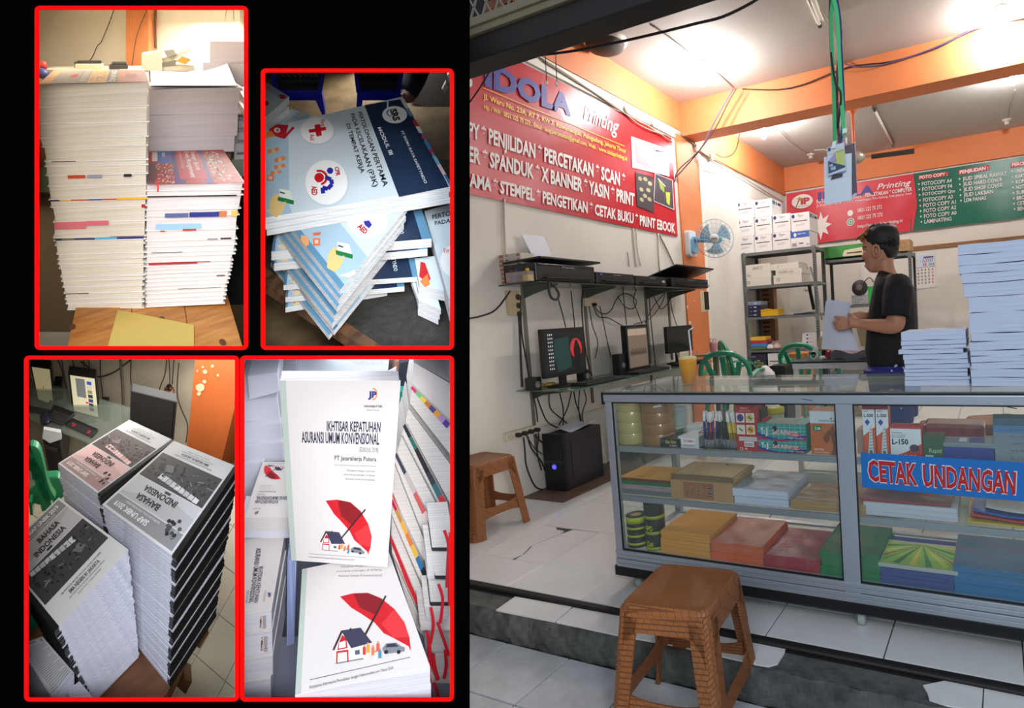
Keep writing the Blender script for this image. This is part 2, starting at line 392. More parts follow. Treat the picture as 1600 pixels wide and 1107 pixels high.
# grubby lower wall area near the sockets
# front lintel of the roller door with an expanded metal grille above
lt = thing('door_lintel', 'dark metal roller door lintel across the shop front with diamond mesh grille above', 'lintel', (-1.2, 1.64, 2.08))
mb = MB(m_dark).box((-4.2, 1.56, 2.09), (1.7, 1.66, 2.175)); part('lintel_beam', mb, lt, .004)
mb = MB(mat((120,112,92), .5, noise=.2)).box((-4.2, 1.545, 2.172), (1.7, 1.60, 2.232)); mb.box((-4.2, 1.535, 2.195), (1.7, 1.55, 2.215)); part('guide_rail', mb, lt, .003)
mb = MB(mat((125,122,112), .5))
for k in range(-34, 8):
 x = -1.0+k*.062
 for s in (-1, 1):
  mb.flatbar([(x, 1.575, 2.232), (x+s*.34, 1.575, 2.82)], .007, .004, (0,1,0))
part('mesh_grille', mb, lt)
mb = MB(mat((46,46,44), .9, noise=.5, nscale=12)).box((-4.2, 1.70, 2.18), (1.7, 1.78, 3.3)); mb.use(m_conc); part('back_panel', mb, lt)
for (px, py) in ((792,14),(798,34),(770,30),(820,15),(805,5),(775,8),(830,30),(790,52)):
 c = at(px, py, 'y', 1.695); mb = MB(mat((150,92,68), .9, noise=.4, nscale=20, bump=.5)).box((c.x-.045, 1.685, c.z-.018), (c.x+.045, 1.699, c.z+.018)); part('brick', mb, lt, .003)
# ================================================================== the black display board with four framed showcases
CF = Fr(EYE, cam_right, cam_fwd, -cam_down)
setfr(CF)
m_black = mat((2,2,2), 1, spec=0, name='matt_black'); m_red = mat((252,6,6), .85, spec=.05, name='red_lacquer')
def cp(px, py, y): return at(px, py, 'y', y)
WIN = [(60,15,381,541), (413.5,113,703,541), (43.5,562,367,1091), (381,562,703,1091)]
board = thing('display_board', 'large black display board with four red framed showcase windows, left of the shop', 'display board', cp(300, 1500, 1.0))
cx_ = [-500]+sorted({v for w_ in WIN for v in (w_[0], w_[2])})+[733.4]; cy_ = [-420]+sorted({v for w_ in WIN for v in (w_[1], w_[3])})+[1560]
mb = MB(m_black)
for i in range(len(cx_)-1):
 j = 0
 while j < len(cy_)-1:
  def open_(j): return any(w_[0]-.1 <= cx_[i] and cx_[i+1] <= w_[2]+.1 and w_[1]-.1 <= cy_[j] and cy_[j+1] <= w_[3]+.1 for w_ in WIN)
  if open_(j): j += 1; continue
  k = j
  while k+1 < len(cy_)-1 and not open_(k+1): k += 1
  a = cp(cx_[i], cy_[k+1], 1.0); b_ = cp(cx_[i+1], cy_[j], 1.0); mb.box((a.x, 1.0, a.z), (b_.x, 1.0015, b_.z)); j = k+1
part('panel', mb, board)
for (x0, y0, x1, y1) in WIN:
 a = cp(x0, y1, .9985); b_ = cp(x1, y0, .9985); t = 6/FPX; r_i = .003; r_o = .009; pts = []
 for rr, e in ((r_i, 0), (r_o, t)):
  ring = []
  for cx__, cz__, a0 in ((b_.x+e-rr, b_.z+e-rr, 0), (a.x-e+rr, b_.z+e-rr, 90), (a.x-e+rr, a.z-e+rr, 180), (b_.x+e-rr, a.z-e+rr, 270)):
   for q in range(7):
    u = math.radians(a0+15*q); ring.append((cx__+rr*math.cos(u), cz__+rr*math.sin(u)))
  pts.append(ring)
 n = 28; mb = MB(m_red); V = [(x, .9985, z) for x, z in pts[0]+pts[1]]+[(x, .9999, z) for x, z in pts[0]+pts[1]]
 fs = []
 for q in range(n):
  w_ = (q+1) % n; fs += [(q, w_, n+w_, n+q), (2*n+q, 3*n+q, 3*n+w_, 2*n+w_), (n+q, n+w_, 3*n+w_, 3*n+q), (q, 2*n+q, 2*n+w_, w_)]
 mb.add(V, fs); part('red_frame', mb, board, label='thin red frame with rounded corners')
def case(k, depth, m, ex=4, back=True, rise=0):
 x0, y0, x1, y1 = WIN[k]; mb = MB(m); o = ex; A0 = rise
 A = [cp(x0,y0-A0,1.002), cp(x1,y0-A0,1.002), cp(x1,y1,1.002), cp(x0,y1,1.002)]
 Bk = [cp(x0-o,y0-o-A0,depth), cp(x1+o,y0-o-A0,depth), cp(x1+o,y1+o,depth), cp(x0-o,y1+o,depth)]
 A2 = [cp(x0-3,y0-3,1.002), cp(x1+3,y0-3,1.002), cp(x1+3,y1+3,1.002), cp(x0-3,y1+3,1.002)]
 for i in range(4):
  j = (i+1) % 4; mb.add([A[i]*1.0, A[j]*1.0, Bk[j], Bk[i]], [(0,1,2,3)])
 if back: mb.add(Bk, [(0,1,2,3)])
 part('showcase_lining', mb, board, kind='stuff')
def frame(vpx, vpy): return Fr(EYE, cam_right, cam_fwd + cam_right*((vpx-PCX)/FPX) + cam_down*((vpy-PCY)/FPX), -cam_down)
ORD = 'top second third fourth fifth sixth seventh eighth ninth tenth eleventh twelfth thirteenth fourteenth fifteenth sixteenth seventeenth eighteenth nineteenth twentieth'.split()
TENS = {2:'twenty', 3:'thirty', 4:'forty', 5:'fifty', 6:'sixty'}; TENO = {3:'thirtieth', 4:'fortieth', 5:'fiftieth', 6:'sixtieth'}
def ordn(n):                                     # 1 -> top
 if n <= 20: return ORD[n-1]
 return TENO[n//10] if n % 10 == 0 else TENS[n//10]+'-'+('first' if n % 10 == 1 else ORD[n % 10-1])
def place_word(n): return 'topmost' if n == 1 else ordn(n)+' from the top'
def front_slab(mb, q, y0, dep):                  # q = pixel corners TL TR BR BL of a front face standing at y0
 F = [at(x, y, 'y', y0) for x, y in q]; K = [p+Vector((0,dep,0)) for p in F]
 return mb.hexa([F[3], F[2], K[2], K[3], F[0], F[1], K[1], K[0]])
# ------------------------------------------------------------------ showcase 1: two tall stacks of paperbacks
case(0, 2.14, mat((205,196,178), .8), rise=110)
def case_fill(px, py, y, wx, wy, e, c=(1,.96,.9)):       # flat fill light added out of view at a showcase top, shining down
 o = lamp('showcase_fill', 'AREA', FR.w(cp(px, py, y)), e, c, wx, size_y=wy); o.rotation_euler = Matrix((cam_right, cam_fwd, -cam_down)).transposed().to_euler()
case_fill(220, -80, 1.72, .38, .7, 15)
G1 = frame(228, 52); setfr(G1)
hT = at(160, 481, 'y', 1.2).z
m_pg = stripes((224,214,198), (196,184,166), 420); m_pg2 = stripes((226,216,212), (200,188,186), 420); m_cov = mat((238,234,228), .5); m_rm = stripes((226,220,226), (212,205,212), 300)
tb = thing('wooden_table', 'knotty orange-brown wooden table top carrying two tall stacks of white paperbacks', 'table', at(230, 520, 'z', hT))
tm = wood((206,140,66), (164,98,40), 5, (9,1.2,9), .5)
P_ = [at(104.5,544,'z',hT), at(380,544,'z',hT), at(349,440,'z',hT), at(127,440,'z',hT)]
for a, b_ in ((0,.36), (.363,.70), (.703,1)):
 l = lambda p, q, t: p+(q-p)*t
 q = [l(P_[0],P_[1],a), l(P_[0],P_[1],b_), l(P_[3],P_[2],b_), l(P_[3],P_[2],a)]; mb = MB(tm); mb.prism([p-Vector((0,0,.02)) for p in q], (0,0,.02)); part('plank', mb, tb, .001)
for px, py in ((253,499),(348,535),(113,511)):
 mb = MB(mat((96,52,20), .6)); c = at(px, py, 'z', hT+.0006); mb.add([c+Vector((.007*math.cos(k), .012*math.sin(k), 0)) for k in [i*.628 for i in range(10)]], [tuple(range(10))]); part('knot', mb, tb)
q = [at(x, y, 'z', hT+.002) for x, y in ((184,484),(303,508),(303,544),(168,544))]
solo('yellow_card', MB(mat((208,178,92), .7)).prism([p-Vector((0,0,.0015)) for p in q], (0,0,.0015)), 'plain yellow card lying on the wooden table below the book stacks', 'card')
def book_px(stackname, n, q, y0, dep, mpg, cov=None, strip=None, group=None, label=None, cover_out=.003, total=None):
 base = at(q[3][0], q[3][1], 'y', y0)
 t = thing('paperback_book', label or f'white paperback, {place_word(n)} in the {stackname}', 'book', base, group)
 F = [at(x, y, 'y', y0) for x, y in q]; d = Vector((0,dep,0))
 e = .0011; up = Vector((0,0,e))
 mb = MB(mpg); a = [F[3]+up, F[2]+up, F[2]+up+d, F[3]+up+d, F[0]-up, F[1]-up, F[1]-up+d, F[0]-up+d]; mb.hexa(a); part('pages', mb, t)
 mb = MB(cov or m_cov); o = Vector((cover_out*1.6,0,0)); f = Vector((0,-cover_out,0))
 mb.hexa([F[3]-o*.7+f, F[2]+o+f, F[2]+o+d, F[3]-o*.7+d, F[3]+up-o*.7+f, F[2]+up+o+f, F[2]+up+o+d, F[3]+up-o*.7+d])
 mb.hexa([F[0]-up-o*.7+f, F[1]-up+o+f, F[1]-up+o+d, F[0]-up-o*.7+d, F[0]-o*.7+f, F[1]+o+f, F[1]+o+d, F[0]-o*.7+d])
 part('cover', mb, t)
 if strip:
  mb = MB()
  for (c, u0, u1, v0, v1) in strip:
   mb.use(mat(c, .5)); g = lambda u, v: (F[0]*(1-u)+F[1]*u)*(1-v)+(F[3]*(1-u)+F[2]*u)*v+Vector((0,-cover_out-.0012,0))
   mb.add([g(u0,v0), g(u1,v0), g(u1,v1), g(u0,v1)], [(0,1,2,3)])
  part('cover_edge_print', mb, t)
 return t
def interp(tab, y):
 for (a, b_), (c, d) in zip(tab, tab[1:]):
  if y <= c: return b_+(d-b_)*(max(y, a)-a)/(c-a)
 return tab[-1][1]
ya = [130,165.7,191,214,228,250,258,272,289,310,322,345,369,374,381,395,403,410,417,430,437,446,456,465,472,482]
La = [(130,61),(165,62),(214,64),(230,69),(260,73),(290,76),(310,79),(322,82),(345,86),(369,86),(395,91),(410,93),(430,98),(446,101),(465,104.5),(482,107)]
Ra = [(130,230),(290,228),(310,227),(345,226),(373,225),(430,223),(482,222)]
strips = {5:[((70,52,46),.06,.3,0,.12),((200,60,40),.12,.2,0,.12)], 7:[((190,70,40),.2,.38,.0,.3),((150,150,170),.4,.55,0,.3),((40,40,45),.77,.85,0,.25)],
 9:[((24,32,92),0,.1,0,.16),((235,190,60),.1,.22,0,.14),((200,50,40),.22,.4,0,.14),((50,70,150),.4,.55,0,.14),((200,60,50),.55,.7,-.02,.12),((240,175,50),.7,1.02,-.1,.16)],
 10:[((180,30,40),.96,1,-.1,.12)], 11:[((215,110,120),0,.35,-.02,.45),((215,110,120),.35,.6,-.05,.25)],
 12:[((44,48,60),0,.08,.28,.92),((110,120,60),.08,.22,.28,.9),((60,70,120),.22,.45,.25,.88),((90,180,215),.45,.7,.22,.86),((50,44,110),.7,1,.18,.8),((70,66,80),.62,1,-.1,.05)], 22:[((60,40,40),0,.3,-.05,.1)]}
rs = random.Random(3)
for k in range(len(ya)-1):
 t0, t1 = ya[k], ya[k+1]; jl, jr = rs.uniform(-1.2,1.2), rs.uniform(-.8,.8)
 sl = 3.2; q = [(interp(La,t0)+jl, t0+sl*.6), (interp(Ra,t0)+jr, t0-sl*.4), (interp(Ra,t1)+jr, t1-sl*.4), (interp(La,t1)+jl, t1+sl*.6)]
 t = book_px('left stack on the wooden table', k+1, q, 1.2+rs.uniform(-.002,.002), .33, m_pg, strip=strips.get(k), group='paperbacks in the left tall stack',
  label='thick white paperback with a grey and orange picture cover topping the left stack' if k == 0 else None)
 if k == 0:
  z = at(q[1][0], q[1][1], 'y', 1.2).z+.0005; p = Print(pixmap([(84,110),(226,107.5),(231,128.2),(60,131)], 'z', z, .0006))
  p.rect((206,196,180),0,0,1,1).up(); p.rect((226,170,110),0,.02,.1,1).rect((168,158,146),.1,.03,.34,.97).rect((150,140,132),.34,.03,.44,.97).rect((222,176,112),.44,0,.62,1).rect((132,116,108),.62,0,.73,1).rect((214,112,62),.73,.1,1,1).rect((226,180,160),.74,.0,.98,.25)
  p.up().disc((206,60,50),.28,.5,.04,.15).disc((170,50,30),.85,.52,.06,.2).disc((226,140,70),.87,.42,.05,.12)
  p.text((236,232,226),'DINING',.645,.1,.70,.92,rot=1)
  for i in range(14): p.disc((150,70,40), .46+rs.random()*.14, rs.random(), .008, .03, 6)
  for i in range(8): p.rect((230,224,210), .36, .1+.1*i, .42, .13+.1*i)
  p.done(t, 'cover_print')
yb = [287,297,305.5,327,337,359,375,384,393,399,409,415,420,426,432,438,445,451,457,464,470,478]
Rb = [(287,379),(300,377),(330,372),(360,369),(390,366),(410,361),(430,357),(450,352),(478,347)]
strb = {2:[((40,36,36),0,.95,-.02,.08)], 4:[((90,100,140),.2,.46,-.2,.1),((44,50,130),.47,.8,-.25,.1),((200,120,70),.8,.88,-.3,.1),((236,190,90),.93,1,-.3,.1),((150,190,225),.1,.6,.55,.95)],
 5:[((190,60,50),.15,.2,.0,.12),((190,60,50),.4,.55,-.1,.08)], 6:[((150,140,140),.68,.8,-.2,.05),((60,44,44),.83,.95,-.25,.02)], 8:[((70,70,74),.05,.4,-.05,.1)], 10:[((176,40,44),.02,.6,-.05,.5),((176,40,44),.3,.75,-.05,.2)], 14:[((60,60,62),.85,.95,-.1,.2)], 17:[((70,60,60),.4,.95,-.1,.08)]}
for k in range(len(yb)-1):
 t0, t1 = yb[k], yb[k+1]; jr = rs.uniform(-1,1); sl = 2+4*(t0-287)/190
 q = [(229.5+jr*.4, t0+sl*.3), (interp(Rb,t0)+jr, t0-sl*.7), (interp(Rb,t1)+jr, t1-sl*.7), (229.5+jr*.4, t1+sl*.3)]
 t = book_px('right stack on the wooden table', k+1, q, 1.2+rs.uniform(-.002,.002), .33, m_pg2, strip=strb.get(k), group='paperbacks in the right tall stack',
  label='red covered paperback on sports event management lying on top of the right stack' if k == 0 else None)
 if k == 0:
  z = at(q[1][0], q[1][1], 'y', 1.2).z; p = Print(pixmap([(232,237),(348.6,234),(381,285.5),(229,288)], 'z', z, .0006))
  p.rect((186,44,58),0,0,1,1).up().rect((88,52,122),.30,0,.42,1).rect((70,60,140),.62,.0,.70,1).rect((60,110,190),.12,0,.36,.42).rect((110,70,80),.0,.42,.1,1)
  for i in range(150): p.disc(rs.choice([(230,220,210),(190,60,60),(60,50,60),(226,190,150),(120,80,70)]), .1+rs.random()*.22, .44+rs.random()*.54, .008, .02, 5)
  for i in range(110): p.disc(rs.choice([(240,230,220),(226,150,170),(60,50,50),(150,200,120),(70,40,44)]), .72+rs.random()*.20, .08+rs.random()*.85, .012, .03, 5)
  p.up().rect((236,236,236),.05,.03,.12,.36).rect((188,40,60),.36,.0,.66,.9).rect((180,200,225),.18,.05,.22,.2).poly((200,40,50),[(.22,.2),(.27,.16),(.26,.28)])
  for i in range(12): p.rect((30,30,34),.1,.05+.024*i,.115,.06+.024*i)
  p.text((30,30,34),'DAY MASTERMAN',.065,.06,.09,.34,rot=1)
  p.up().text((246,232,234),'Strategic Sports',.545,.03,.62,.66,rot=1,slant=.1).text((246,232,234),'Event Management',.46,.03,.54,.86,rot=1,slant=.1).text((236,190,196),'AN INTERNATIONAL APPROACH',.40,.03,.43,.6,rot=1)
  p.disc((210,90,90),.9,.1,.03,.03,10)
  p.done(t, 'cover_print')
# red ribbon marker hanging from the red book
mb = MB(mat((214,52,48),.5)); mb.flatbar([at(243,283,'y',1.143), at(246,288,'y',1.142), at(247,293,'y',1.142), at(246.5,300,'y',1.142)], .0035, .0006, (1,0,0)); solo('bookmark_ribbon', mb, 'short red bookmark ribbon hanging from the red book', 'ribbon')
# paper reams behind the red book, on a low crate hidden by the stack
zr = at(300, 240, 'y', 1.56).z
hid = MB(mat((120,90,60),.7)).box((at(236,480,'y',1.56).x, 1.56, hT), (at(360,480,'y',1.56).x, 1.78, zr-.001)); solo('storage_crate', hid, 'plain brown crate hidden behind the right stack, under the white reams', 'crate')
for k, (a, b_, xr) in enumerate(((139,180,379),(180,214,372),(214,238.6,367))):
 base = at(233, b_, 'y', 1.56); t = thing('paper_ream', f'thick white block of loose sheets behind the red book, {place_word(k+1)} of three', 'paper', base, 'white paper blocks behind the red book')
 mb = MB(m_rm); front_slab(mb, [(233,a), (xr,a-2), (xr-1,b_-1), (232.5,b_)], 1.56+.0015*k, .22); part('pages', mb, t, .002)
 if k == 0:
  ztop = at(233,138.2,'y',1.56).z
  p = Print(pixmap([(240,116),(345,113),(378,136),(236,138)], 'z', at(300,137.4,'y',1.56).z, .0008)); p.rect((226,226,238),0,0,1,1).up()
  for i in range(30):
   if i % 9 != 7: p.rect((70,70,84), .14+.024*i, .12, .147+.024*i, .35+.3*rs.random())
  p.text((80,80,90),'xiii  7.4.2   contents  and  references', .1, .74, .6, .82); p.done(t, 'printed_sheet')
mb = MB(mat((214,216,232), .6)); 
def curl(u, v):
 y = 1.56+.22*v; x0 = at(236,137,'y',1.56).x; x1 = at(366,137,'y',1.56).x; z0 = at(300,137,'y',1.56).z
 return (x0+(x1-x0)*u*(1.03), y+.0, z0+.006+(.035*(1-u)**2*(1-v)*0)+(.055*max(0,u-.45)**1.5*2.0*v)+.022*v*(1-u*.3)*1.2)
mb.sheet(lambda u, v: curl(u, v*1.0), 10, 6, .0006); solo('loose_sheet', mb, 'curled white sheet lifting off the topmost paper block', 'paper')
# things on a sideboard against the wall
zs = at(200, 109, 'y', 1.80).z
sb = MB(mat((196,188,170),.7)).box((at(64,400,'y',1.78).x, 1.80, at(64,228,'y',1.80).z), (at(379,400,'y',1.8).x, 2.02, zs)); solo('sideboard', sb, 'pale sideboard against the wall behind the tall book stacks', 'cabinet')
def px_box(mb, x0, y0, x1, y1, Y, dep): return front_slab(mb, [(x0,y0),(x1,y0),(x1,y1),(x0,y1)], Y, dep)
t = thing('receipt_printer', 'beige dot matrix printer with black slot standing by the orange column', 'printer', at(138,109,'y',1.82))
part('body', px_box(MB(mat((206,196,168),.5)), 117,100,160,109,1.82,.05), t, .003); part('paper_slot', px_box(MB(mat((40,36,30),.5)), 120,95,158,100.5,1.83,.03), t, .002); part('side_knob', px_box(MB(mat((70,62,50),.5)), 116,97,118.5,106,1.825,.02), t)
t = thing('card_terminal', 'flat black machine standing between the beige printer and the orange column', 'machine', at(183,109,'y',1.82))
part('body', px_box(MB(mat((36,36,38),.4)), 170,101,200,109,1.82,.05), t, .004); part('lid', px_box(MB(mat((52,52,56),.3)), 174,97,198,101,1.825,.04), t, .003)
t = thing('photocopier', 'ivory photocopier with slanted document feeder beside the orange column', 'photocopier', at(262,112,'y',1.78))
mc = mat((214,208,186),.5)
mb = MB(mc); front_slab(mb, [(222,82),(228,77),(252,80),(252,112)][:0] or [(221,84),(253,79),(254,112),(221,112)], 1.78, .1); part('scanner_end', mb, t, .004)
part('base', px_box(MB(mc), 252,102,304,112,1.785,.1), t, .003)
mb = MB(mc); front_slab(mb, [(252,92),(296,75),(299,79),(258,101)], 1.79, .09); part('document_feeder', mb, t, .002)
mb = MB(mat((150,148,134),.5)); front_slab(mb, [(256,79),(271,77),(276,85),(262,90)], 1.785, .06); part('feeder_cover', mb, t)
mb = MB(mat((204,150,56),.6)); front_slab(mb, [(276,96),(285,88),(299,93),(290,101)], 1.775, .03); part('tray_sheet', mb, t)
mb = MB(mat((120,118,106),.5)); front_slab(mb, [(253,98),(276,94),(274,102),(254,104)], 1.783, .02); part('output_slot', mb, t)
for k, (x0, y0, y1) in enumerate(((328,64,100),(317,97,160))):
 t = thing('paper_ream', ('tall white paper block at the right edge behind the curled sheet, upper one','white paper block under the upper one at the right edge, beyond the curled sheet')[k], 'paper', at(350,y1,'y',1.74))
 part('pages', px_box(MB(m_rm), x0, y0, 382, y1, 1.74, .08), t, .002)
t = thing('printed_pack', 'white pack with stacked black printed lines at the right edge', 'pack', at(372,250,'y',1.62))
part('pages', px_box(MB(mat((226,224,226),.7)), 366, 170, 383, 250, 1.62, .06), t)
f = [at(x,y,'y',1.618) for x,y in ((366,170),(383,170),(383,250),(366,250))]; p = Print(facemap(f[0], f[1]-f[0], f[3]-f[0], (0,-1,0)))
for i in range(4):
 p.text((60,60,64),'PADANG',.25,.12+.24*i,1,.17+.24*i,slant=.3).text((80,80,84),'BANTUL',.2,.2+.22*i,.98,.24+.22*i,slant=.3)
p.done(t)
# back wall with orange column and wires
setfr(CF)
mb = MB(mat((240,230,210), .8, noise=.08, nscale=3)); a = cp(56,235,2.13); b_ = cp(386,10,2.13); mb.box((a.x,2.10,a.z),(b_.x,2.135,b_.z)); wall1 = solo('wall_panel', mb, 'cream plaster wall panel with nail holes behind the tall book stacks', 'wall')
mb = MB(mat((226,138,84),.7,noise=.2,nscale=10)); a = cp(206,235,2.09); b_ = cp(241,12,2.09); mb.box((a.x,2.07,a.z),(b_.x,2.0995,b_.z)); solo('column', mb, 'orange painted column on the cream wall behind the book stacks', 'column')
mw = mat((60,54,46),.6)
def wire_px(pts, y, r, m, label, cat='wire', name='wire', group=None):
 P = [at(px, py, 'y', y) for px, py in pts]; mb = MB(m); mb.tube(smooth(P), r, 5); return solo(name, mb, label, cat, group=group)
def smooth(P, n=4):                              # Catmull-Rom
 if len(P) < 3: return P
 Q = [P[0]]+list(P)+[P[-1]]; out = []
 for i in range(1, len(Q)-2):
  for k in range(n):
   t = k/n; a, b_, c, d = Q[i-1], Q[i], Q[i+1], Q[i+2]
   out.append(.5*((2*b_)+(c-a)*t+(2*a-5*b_+4*c-d)*t*t+(3*b_-a-3*c+d)*t*t*t))
 out.append(P[-1]); return out
wire_px([(178,15),(172,32),(164,52),(158,66),(152,72),(145,88),(140,95)], 2.085, .0012, mw, 'thin black cable hanging down to the beige printer')
wire_px([(230,15),(222,33),(214,55),(210,75),(206,104)], 2.06, .0012, mw, 'thin black cable running down the orange column')
wire_px([(243,15),(242,40),(243,75)], 2.085, .0035, mat((90,60,40),.7), 'brown conduit beside the orange column', 'conduit', 'conduit')
wire_px([(354,15),(351,35),(348,62)], 2.085, .0012, mat((150,130,110),.7), 'faint wire on the cream wall, left of the blue one')
wire_px([(365,15),(366,35),(373,60)], 2.085, .0014, mat((120,130,160),.6), 'bluish wire on the cream wall near the right frame')
t = thing('plastic_bottle', 'small red-topped bottle standing at the left behind the first stack', 'bottle', cp(68,122,1.78))
mb = MB(mat((70,70,120),.4)); c = cp(68,122,1.78); mb.lathe(c, [(.012,0),(.013,.02),(.006,.03)], 10); part('body', mb, t); mb = MB(mat((200,50,40),.4)); mb.lathe(c, [(.004,.03),(.008,.034),(.007,.05),(.004,.053)], 10); part('cap', mb, t)
# tiled floor beside the table
def ramp(px, py): return at(px, py, 'y', 1.42+.66*(560-py)/345)
fl = thing('tile_floor', 'cream tiled floor patch left of the wooden table', 'floor', ramp(80, 556)); mt = mat((216,206,186), .35, noise=.15, nscale=18)
lines = [222,269,314,357,417,506,543]
for k in range(len(lines)-1):
 s = [0,2,-1,-2,-1,0,0]
 for (xa0, xa1, xb0, xb1) in ((50,78 if k > 2 else 58+0*k,50,78),):
  pass
 L0, L1 = lines[k], lines[k+1]
 dx = lambda y: interp([(222,92),(314,80),(357,77),(387,60),(600,40)], y)
 for a, b_ in ((50, None), (None, 135)):
  x0a, x0b = (50, dx(L0)-.5) if b_ is None else (dx(L0)+.5, 135); x1a, x1b = (50, dx(L1)-.5) if b_ is None else (dx(L1)+.5, 135)
  if min(x0b-x0a, x1b-x1a) < 1 and b_ is None: continue
  q = [ramp(x0a,L0+.6), ramp(x0b,L0+.6), ramp(x1b,L1-.6), ramp(x1a,L1-.6)]; mb = MB(mt); mb.prism([p+Vector((0,.008,0)) for p in q], (0,-.008,0)); part('tile', mb, fl)
mb = MB(mat((120,100,70),.9)); q = [ramp(48,215)+Vector((0,.012,0)), ramp(384,215)+Vector((0,.012,0)), ramp(384,543)+Vector((0,.012,0)), ramp(48,543)+Vector((0,.012,0))]; mb.add(q, [(0,1,2,3)]); part('grout_bed', mb, fl)
for k, (pts, c, lab) in enumerate((([(61,215),(68,215),(72,235),(68,262),(61,262)], (128,76,38), 'brown wooden chair leg piece left of the first stack'),
  ([(61,256),(74,250),(78,262),(74,300),(61,300)], (116,130,106), 'grey-green bin standing low at the left frame'))):
 mb = MB(mat(c,.6)); q = [at(px,py,'y',1.62) for px,py in pts]; mb.prism(q, (0,.02,0)); solo(('wooden_chair','waste_bin')[k], mb, lab, ('chair','bin')[k])
mb = MB(mat((34,36,42),.8,noise=.5,nscale=30)); 
q = [(370,282),(388,270),(388,560),(380,560),(348,458),(346,420),(352,380),(364,330)]; mb.prism([at(x,y,'y',1.56) for x,y in q], (0,.03,0)); solo('dark_bag', mb, 'crumpled dark bag on the floor at the right of the wooden table', 'bag')
mb = MB(mat((150,160,146),.6)); mb.prism([at(x,y,'y',1.58) for x,y in ((362,250),(388,248),(388,300),(366,300))], (0,.03,0)); solo('seat_corner', mb, 'grey-green seat corner above the dark bag at the right frame', 'seat')
# ================================================================== counter and everything on and in it
setfr(WORLD)
m_alu = mat((176,184,192), .38, metal=.55, name='brushed_aluminium'); m_alu2 = mat((150,156,162), .45, metal=.4)
m_gl = glass((214,236,224), .03, .01); m_glt = glass((206,226,214), .16, .01, 1.6); m_gls = glass((205,228,218), .10, .03)
m_blk = mat((16,16,18), .5); m_wht = mat((228,228,226), .5)
CX0, CX1, CY0, CY1, CB, CT = -1.445, 1.25, 1.805, 2.30, .105, .825
cn = thing('display_counter', 'long glass shop counter with aluminium frame, three levels of stationery and a blue sign', 'counter', (-.6, 2.05, 0))
for x0, x1 in ((CX0, CX0+.032), (-.495, -.437), (.55,.61), (CX1-.03, CX1)): part('post', MB(m_alu).box((x0, CY0, CB), (x1, CY0+.03, CT-.03)), cn, .002)
for x0, x1 in ((CX0, CX0+.03), (CX1-.03, CX1)): part('post', MB(m_alu).box((x0, CY1-.03, CB), (x1, CY1, CT-.03)), cn, .002)
mb = MB(m_alu).box((CX0-.004, CY0-.004, CT-.04), (CX1, CY0+.034, CT-.008)); part('top_rail', mb, cn, .004)
part('top_rail', MB(m_alu).box((CX0-.004, CY1-.034, CT-.04), (CX1, CY1, CT-.008)), cn, .004); part('side_rail', MB(m_alu).box((CX0-.004, CY0, CT-.04), (CX0+.03, CY1, CT-.008)), cn, .003)
mb = MB(m_alu)
for k in range(4): mb.box((CX0, CY0-.003*(k % 2)-.002, CB+.018*k), (CX1, CY0+.03, CB+.018*(k+1)-.002))
part('bottom_rail', mb, cn, .0015); part('side_rail', MB(m_alu).box((CX0, CY0, CB), (CX0+.03, CY1, CB+.07)), cn, .002); part('bottom_rail', MB(m_alu).box((CX0, CY1-.03, CB), (CX1, CY1, CB+.07)), cn, .002)
part('deck_board', MB(mat((226,226,222),.5)).box((CX0+.03, CY0+.03, CB+.052), (CX1-.03, CY1-.03, CB+.062)), cn)
part('plinth', MB(m_blk).box((CX0-.02, CY0+.005, CB-.045), (CX1, CY1-.005, CB-.001)), cn, .006)
Z1, Z2, Z3 = at(1140,704,'y',1.835).z, at(1140,787,'y',1.835).z, CB+.063
for z in (Z1, Z2):
 part('shelf_edge', MB(m_alu2).box((CX0+.03, CY0+.012, z-.022), (CX1-.03, CY0+.024, z)), cn, .001)
 part('glass_shelf', MB(m_gls).box((CX0+.03, CY0+.025, z-.006), (CX1-.03, CY1-.08, z-.0005)), cn)
for x0, x1 in ((CX0+.032, -.495), (-.437, .55), (.61, CX1-.03)):
 part('glass_pane', MB(m_gl).box((x0, CY0+.004, CB+.075), (x1, CY0+.008, CT-.041)), cn)
 mb = MB(m_blk); 
 for a, b_ in (((x0,CY0+.002,CB+.072),(x0+.004,CY0+.009,CT-.04)), ((x1-.004,CY0+.002,CB+.072),(x1,CY0+.009,CT-.04)), ((x0,CY0+.002,CB+.070),(x1,CY0+.009,CB+.075)), ((x0,CY0+.002,CT-.044),(x1,CY0+.009,CT-.04))): mb.box(a, b_)
 part('rubber_seal', mb, cn)
part('glass_pane', MB(m_gl).box((CX0+.004, CY0+.034, CB+.075), (CX0+.008, CY1-.03, CT-.041)), cn)
part('top_gasket', MB(m_blk).box((CX0-.008, CY0-.008, CT-.008), (CX1, CY1+.004, CT-.0055)), cn) if 0 else part('top_gasket', MB(m_blk).box((CX0-.006, CY0-.006, CT-.008), (CX1, CY0+.03, CT-.002)), cn)
part('glass_top', MB(m_glt).box((CX0-.008, CY0-.008, CT-.002), (CX1, CY1+.005, CT+.003)), cn, .001)
part('corner_cap', MB(m_blk).box((CX0-.012, CY0-.006, CT-.05), (CX0-.002, CY0+.02, CT+.004)), cn, .002)
